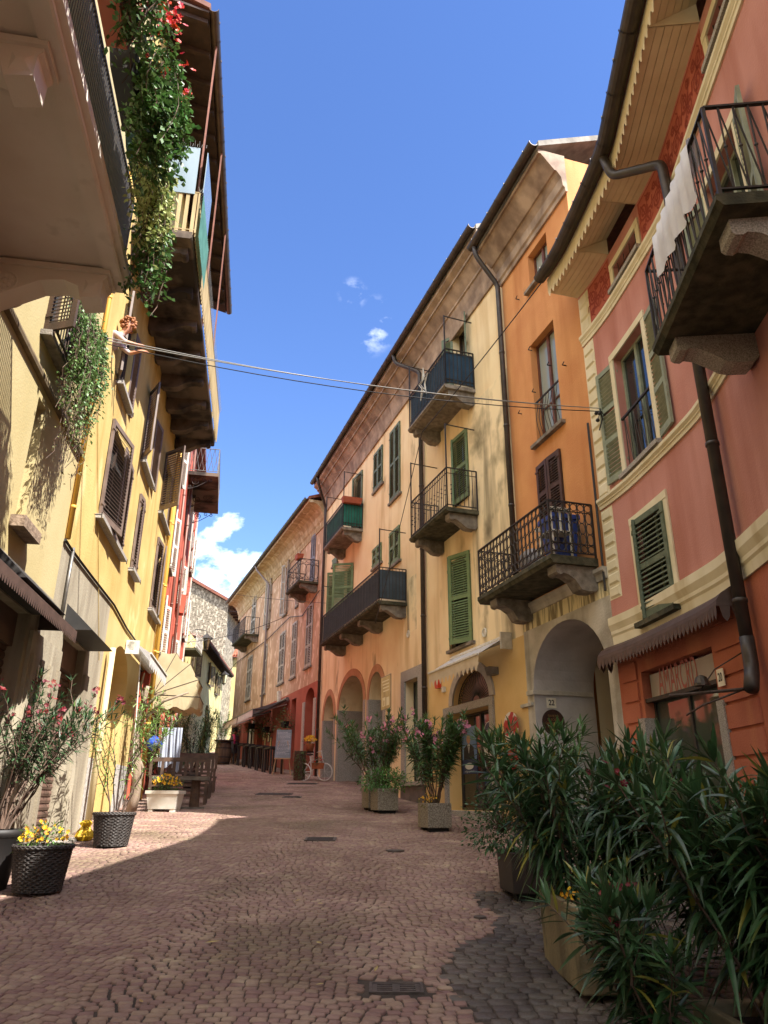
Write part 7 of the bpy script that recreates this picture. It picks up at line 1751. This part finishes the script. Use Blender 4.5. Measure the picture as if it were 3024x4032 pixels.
# ------------------------------------------------------------------ cables
def cable(pts, r, name, label, m=None, sag=.0):
    P = []
    for a, b in zip(pts, pts[1:]):
        a, b = Vector(a), Vector(b); n = 14
        for k in range(n + (1 if b == Vector(pts[-1]) else 0)): q = k / n; P.append(a.lerp(b, q) - Vector((0, 0, sag * 4 * q * (1 - q))))
    mb = MB(); mb.tube(P, r, 5); return tag(mb.build(name, m or M_tape, None, org=pts[0]), label, 'cable')
ul, zl = LF.pix(421, 1341, .3); A = Vector(LF.map(ul, .3, zl)); uo, zo = OF.pix(2362, 1608, .12); Bq = Vector(OF.map(uo, .12, zo))
M_wire = mat('pale_wire', '#8f8c86', rough=.5)
for k, (dz, m) in enumerate(((0, M_wire), (.05, M_wire), (-.06, M_tape))): cable([A + Vector((0, 0, dz)), Bq + Vector((0, .03 * k, dz * .4))], .008, 'overhead_cable', ['upper pale strand of the cable bundle crossing the street', 'thin pale strand just above the bundle crossing the street', 'dark lower strand of the bundle crossing the street'][k], m, .16 + .03 * k)
t = thing('cable_anchor', 'cluster of black insulators where the cable bundle meets the pink corner', 'insulator', Bq); rnd = random.Random(2)
for k in range(6): mb = MB(); c = Bq + Vector((rnd.gauss(0, .07), rnd.gauss(0, .05), rnd.uniform(-.3, 0))); mb.ball(c, .035, 7, 5); mb.tube([c, Bq + Vector((0, 0, -.05))], .007, 4); mb.build('insulator', M_tape, t)
mb = MB(); mb.tube([Bq, Bq + Vector((.02, 0, -.2)), Bq + Vector((-.05, .0, -.42))], .012, 5); mb.build('tail', M_tape, t)
t = thing('cable_anchor', 'insulators and coiled wires beside the window person on the yellow wall', 'insulator', A)
for k in range(5): mb = MB(); c = A + Vector((rnd.gauss(0, .06), rnd.gauss(0, .1), rnd.gauss(0, .1))); mb.ball(c, .035, 7, 5); mb.tube([c, c + Vector((-.25, .05, -.02))], .008, 4); mb.build('insulator', M_tape, t)
pth = [(2362, 1625), (2330, 1690), (2335, 1800), (2345, 2000), (2365, 2200), (2375, 2330)]; cable([OF.map(U_OP - .04, .05, OF.pix(x, y, .05)[1]) for x, y in pth], .022, 'conduit', 'black conduit running down the corner beside the pink quoins')
gE = Vector(PF.map(.0, OV + .1, pz1 + .25)); cable([gE, Vector(YF.map(B1[0] + 1.2, .9, YF.pix(1755, 1590, .9)[1]))], .012, 'overhead_cable', 'black cable rising from the top balcony to the pink house gutter', None, .05)
cable([Vector(YF.map(B1[0] + 1.2, .9, YF.pix(1755, 1590, .9)[1])), Vector(YF.map(B4[1] + .1, 1.0, YF.pix(1440, 2480, 1.0)[1]))], .01, 'overhead_cable', 'black cable dropping from the top balcony past the long balcony', None, .1)
cable([RF.map(RF.pix(720, 2530, .1)[0], .1, RF.pix(720, 2530, .1)[1]), FF.map(FF.pix(1140, 2420, .3)[0], .3, FF.pix(1140, 2420, .3)[1])], .012, 'overhead_cable', 'lower far cable crossing to the peach house', None, .25)
cable([RF.map(RF.pix(740, 2310, .1)[0], .1, RF.pix(740, 2310, .1)[1]), FF.map(FF.pix(1290, 2375, .1)[0], .1, FF.pix(1290, 2375, .1)[1])], .008, 'overhead_cable', 'upper thin far cable crossing below the cloud', None, .1)
cable([FF.map(FF.pix(x, y, .05)[0], .05, FF.pix(x, y, .05)[1]) for x, y in ((1258, 2325), (1190, 2425), (1140, 2430), (1050, 2520), (930, 2610), (905, 2640))], .02, 'wall_cable', 'bundle of dark cable running along the peach house between storeys')
cable([LF.map(LF.pix(x, y, .03)[0], .03, LF.pix(x, y, .03)[1]) for x, y in ((258, 2125), (280, 2160), (355, 2260), (450, 2382), (500, 2475), (550, 2545))], .022, 'wall_cable', 'dark cable bundle along the top of the grey shop front at left')
cable([LF.map(LF.pix(x, y, .02)[0], .02, LF.pix(x, y, .02)[1]) for x, y in ((386, 1400), (385, 1800), (388, 2300), (390, 2600))], .008, 'wall_cable', 'thin pale wire hanging straight down the left yellow wall', M_lyel)

# ------------------------------------------------------------------ covers in the street
gp, gw, gh = GRATE; t = thing('drain_grate', 'rectangular iron drain grate with slots in the foreground cobbles', 'drain grate', (gp.x, gp.y, gz(gp.y)))
s_ = 1; fn = lambda x, y, z: (gp.x + x, gp.y + y, gz(gp.y + y) + z); mb = MB(fn=fn); M_cov = mat('iron_cover', '#5d524b', '#463d38', scale=14, rough=.6, metal=.3, bump=.3)
for a, b, c, d in ((-gw / 2, gw / 2, -gh / 2, -gh / 2 + .02), (-gw / 2, gw / 2, gh / 2 - .02, gh / 2), (-gw / 2, -gw / 2 + .02, -gh / 2 + .02, gh / 2 - .02), (gw / 2 - .02, gw / 2, -gh / 2 + .02, gh / 2 - .02)): mb.box(a, b, c, d, -.03, .008)
mb.build('frame', M_cov, t)
mb = MB(fn=fn); iw, ih = gw / 2 - .022, gh / 2 - .022; n = 4; st = 2 * ih / (2 * n + 1)
for k in range(n + 1): mb.box(-iw, iw, -ih + st * 2 * k, -ih + st * (2 * k + 1), -.02, .004)
for a, b in ((-iw, -iw + .03), (-.025, .025), (iw - .03, iw)): mb.box(a, b, -ih, ih, -.02, .0035)
mb.build('grid', M_cov, t); mb = MB(fn=fn); mb.poly([(-iw, -ih, -.028), (iw, -ih, -.028), (iw, ih, -.028), (-iw, ih, -.028)]); mb.build('pit', M_dark, t)
for k, (x, y, w, l, lb) in enumerate(((1262, 3307, .5, .4, 'rectangular iron cover in the middle of the street, nearest of the far ones'), (1080, 3128, 1.0, .6, 'long iron cover in the street before the easel'), (1190, 3087, 1.0, .5, 'long iron cover in the street near the white bicycle'), (1150, 3140, .5, .35, 'small iron cover in the street centre beyond the planters'))):
    p = ground_at(x, y); fn = lambda a, b, z, p=p: (p.x + a, p.y + b, gz(p.y + b) + z); mb = MB(fn=fn); mb.box(-w / 2, w / 2, -l / 2, l / 2, -.03, .02); mb.cur = 1
    for q in range(5): mb.box(-w / 2 + .04, w / 2 - .04, -l / 2 + l * (q + .6) / 6, -l / 2 + l * (q + .75) / 6, .0205, .023)
    tag(mb.build('manhole_cover', [M_cov, M_dark], None, org=p), lb, 'manhole cover', 'iron covers in the street')
for x, y, r, lb in ((1890, 3616, .06, 'small round iron cap in the cobbles beside the dark planter'), (1555, 3352, .14, 'round iron cover in the cobbles before the lone planter')):
    p = ground_at(x, y); mb = MB(); mb.lathe(p, [(r, -.03), (r, .015), (r * .85, .02), (.001, .02)], 20); tag(mb.build('manhole_cover', M_cov, None, org=p), lb, 'manhole cover', 'iron covers in the street')

# ------------------------------------------------------------------ left: flower boxes and trailing plants on the cream balcony
rz = zbe + .16 + 1.0
def trail(name, label, u0, u1, d, ztop, lmin, lmax, n, m, L, W, seed, fm=None, nf=0, strands=26, thick=.22, top=.25):
    if 'cream balcony' in label or 'geranium' in label: n = int(n * 2.4); strands = int(strands * 1.5); thick *= 1.05
    rnd = random.Random(seed); c = Vector(LF.map((u0 + u1) / 2, d, ztop)); t = thing(name, label, 'plant', c, 'plants on the cream balcony'); sb, lb, fb = MB(), MB(), MB()
    for s in range(strands):
        u = rnd.uniform(u0, u1); ln = rnd.uniform(lmin, lmax); dd = d + rnd.uniform(0, thick); pts = []
        for k in range(9): q = k / 8; pts.append(Vector(LF.map(u + rnd.gauss(0, .03) + .1 * math.sin(s + q * 3), dd + .12 * math.sin(q * 2.6) + rnd.gauss(0, .02), ztop + top * (1 - q) * rnd.random() * (1 if q < .3 else 0) - ln * q)))
        sb.tube(pts, .004, 4)
        for k in range(n // strands):
            q = rnd.random(); i = min(7, int(q * 8)); p = pts[i].lerp(pts[i + 1], q * 8 - i) + Vector((rnd.gauss(0, .04), rnd.gauss(0, .05), rnd.gauss(0, .04)))
            leaf(lb, p, Vector((rnd.gauss(.5, .6), rnd.gauss(-.2, .8), rnd.gauss(-.3, .5))), L * rnd.uniform(.5, 1.2), W * rnd.uniform(.6, 1.2), .3, 2, rnd.gauss(0, .8))
        if fm and nf:
            for k in range(nf // strands + (rnd.random() < .5)):
                p = pts[rnd.randint(0, 4)] + Vector((rnd.uniform(.02, .14), rnd.gauss(0, .06), rnd.gauss(.05, .08)))
                for w in range(4): blossom(fb, p + Vector((rnd.gauss(0, .03), rnd.gauss(0, .03), rnd.gauss(0, .03))), .028, rnd)
    sb.build('stems', M_stem, t); lb.build('leaves', m, t)
    if fb.f: fb.build('flowers', fm, t)
dbx = DB + .02
bxs = [(LF.pix(235, 60, 1.45)[0] - .9, 'M'), ]
ux = ube - .35
cols = [('dark green', '#24483c'), ('dark grey', '#2a2827'), ('terracotta', '#9c5238'), ('dark grey', '#2a2827'), ('terracotta', '#9c5238')]
nmz = ['nearest the end corner', 'second from the end corner', 'third from the end corner', 'fourth from the end corner', 'fifth from the end corner']
U_BX = []
for k in range(5):
    b = ux - k * .86; a = b - .76; U_BX.append((a, b)); cn_, hx = cols[k]
    mb = MB(F=LF); mb.hexa([(a + .04, dbx + .03, rz - .26), (b - .04, dbx + .03, rz - .26), (b - .04, dbx + .2, rz - .26), (a + .04, dbx + .2, rz - .26), (a, dbx, rz - .04), (b, dbx, rz - .04), (b, dbx + .24, rz - .04), (a, dbx + .24, rz - .04)])
    tag(mb.build('flower_box', mat('box_' + cn_.replace(' ', '_'), hx, rough=.6), None, org=LF.map((a + b) / 2, dbx, rz - .26)), '%s flower box on the cream balcony rail, %s' % (cn_, nmz[k]), 'flower box', 'flower boxes on the cream balcony rail')
for k in range(5):
    a, b = U_BX[k]
    if k == 0: trail('trailing_ivy', 'pale variegated trailing plant at the end of the cream balcony', a, b, dbx + .06, rz, .5, 1.15, 1100, M_ivyp, .062, .042, 81); trail('trailing_ivy', 'dark green trailing plant hanging lowest off the end of the cream balcony', b - .25, b + .25, dbx + .02, rz - .1, .7, 1.45, 900, M_ivy, .07, .048, 82)
    elif k == 1: trail('trailing_ivy', 'glossy green plant bulging outwards from the cream balcony', a, b, dbx + .12, rz + .1, .5, 1.1, 1600, M_ivy, .07, .048, 83, M_scarf, 26, thick=.35)
    else: trail('hanging_geranium', ['', '', 'red flowering geraniums above the terracotta box', 'red flowering geraniums above the fourth box', 'leafy geraniums at the top edge of the picture'][k], a, b, dbx + .08, rz + .25, .35, .85, 800, M_ivy, .06, .04, 84 + k, M_scarf, 130 if k != 4 else 60, thick=.3)
# plant on the shuttered window of the cream house
zz = c2['z0'] + .55; trail('window_plant', 'bushy small leaved plant hanging from the shuttered window of the cream house', c2['u0'] + .1, c2['u1'] + .35, .16, zz, .6, 1.75, 5200, mat('window_plant_leaf', '#6f8a4e', '#54713c', scale=4, rough=.5, island=.35, trans=.25), .055, .034, 91, strands=80, thick=.3)
trail('window_plant', 'dry straggling tips under the window plant of the cream house', c2['u0'] + .3, c2['u1'] + .3, .2, zz - 1.1, .5, 1.1, 300, mat('dry_leaf', '#7a7a48', '#5c5a34', scale=4, rough=.7, island=.3), .045, .026, 92, strands=20, thick=.2)
# bar corner: driftwood, lantern ball, towel, potted palms
pw_ = Vector(LF.map(5.0, .35, 0)); pw_.z = gz(pw_.y); rnd = random.Random(12)
t = thing('driftwood_post', 'twisted pale driftwood trunk with bare branches by the bar', 'driftwood', pw_); mb = MB()
P_ = [pw_ + Vector((.09 * math.sin(k * .8), .06 * math.cos(k * .9), .3 * k)) for k in range(10)]; mb.tube(P_, [.12, .11, .1, .11, .09, .09, .08, .07, .06, .04], 8)
for a, b, c in (((.1, 0, 2.0), (.5, -.1, 2.35), (1.05, -.1, 2.55)), ((.05, 0, 2.2), (.3, .05, 2.5), (.5, 0, 2.55)), ((0, 0, 1.2), (.2, -.05, .9), (.12, 0, .3)), ((.02, 0, 2.3), (-.1, 0, 2.7), (-.05, 0, 3.0))): mb.tube([pw_ + Vector(a), pw_ + Vector(b), pw_ + Vector(c)], [.045, .03, .018], 6)
mb.build('trunk', mat('driftwood', '#9c8a78', '#7a6857', scale=7, stretch=(1, 1, .3), rough=.9, bump=.5), t, smooth=True)
shrub('climbing_plant', 'light green leafy shoots around the driftwood by the bar', pw_ + Vector((.15, -.1, 2.0)), .5, 420, .14, .024, 95, lm=M_leafl, sq=(1, .8, 1.3), cat='plant')
bl2 = place(540 + 310 / 4.608, 2850 + 355 / 4.608, 15.6); t = thing('paper_lantern', 'round blue paper lantern hanging among the leaves by the bar', 'paper lantern', bl2)
mb = MB(); mb.lathe(bl2, [(.02 + .145 * math.sin(math.pi * k / 24) * (1 + .02 * (-1) ** k), -.15 + .3 * k / 24) for k in range(25)], 20); mb.build('paper', mat('blue_paper', '#2450c4', '#1d42a6', scale=6, rough=.7, trans=.3), t, smooth=True)
mb = MB(); mb.tube([bl2 + Vector((0, 0, .14)), bl2 + Vector((-.1, .02, .55))], .005, 4); mb.build('cord', M_tape, t)
tw = place(540 + 640 / 4.608, 2850 + 70 / 4.608, 19.6); mb = MB(); prev = None
for k in range(21):
    q = k / 20; x = tw.x - .26 + .52 * q; y = tw.y + .03 * math.sin(k * 1.9); ln = .95 + .16 * math.sin(q * 9) * q; i = [mb.vt((x + .06 * math.sin(q * 3) * s, y + .02 * math.sin(k + s * 3), tw.z - ln * s)) for s in (0, .33, .66, 1)]
    if prev:
        for s in range(3): mb.face((prev[s], prev[s + 1], i[s + 1], i[s]))
    prev = i
tag(mb.build('hanging_cloth', mat('bluish_cloth', '#bcc2d0', '#a9b0c0', scale=3, rough=.9, trans=.2), None, org=tw, smooth=True), 'pale bluish cloth hanging under the cream canvas awning', 'cloth')
for k, (yy, dd, lb) in enumerate(((22.6, .25, 'dark potted bamboo behind the benches, nearer the wall'), (23.6, 1.1, 'dark potted bamboo behind the benches, nearer the street'))):
    u = (yy - 12.4) / .987; p = Vector(LF.map(u, dd, 0)); p.z = gz(p.y); lathe_thing('plant_pot', 'dark round pot of the ' + lb[5:], 'plant pot', p, [(.2, 0), (.26, .3), (.3, .5), (.26, .5), (.01, .46)], MATS['dark_pot'], 18, group='dark pots behind the benches')
    oleander('potted_bamboo', lb, p + Vector((0, 0, .45)), 1.9, 14, .6, .22, .026, 97 + k, lm=M_leafd, bare=.2, nb=3, det=2, droop=.8, group='potted bamboo', cat='bamboo')
p = Vector(HF.map(U_H1 - 1.0, .5, 0)); p.z = gz(p.y); oleander('wall_creeper', 'thin flowering creeper on the corner of the low cream house', p, 3.0, 8, .3, .14, .05, 101, lm=M_ivy, bare=.4, nb=3, det=2, cat='creeper')
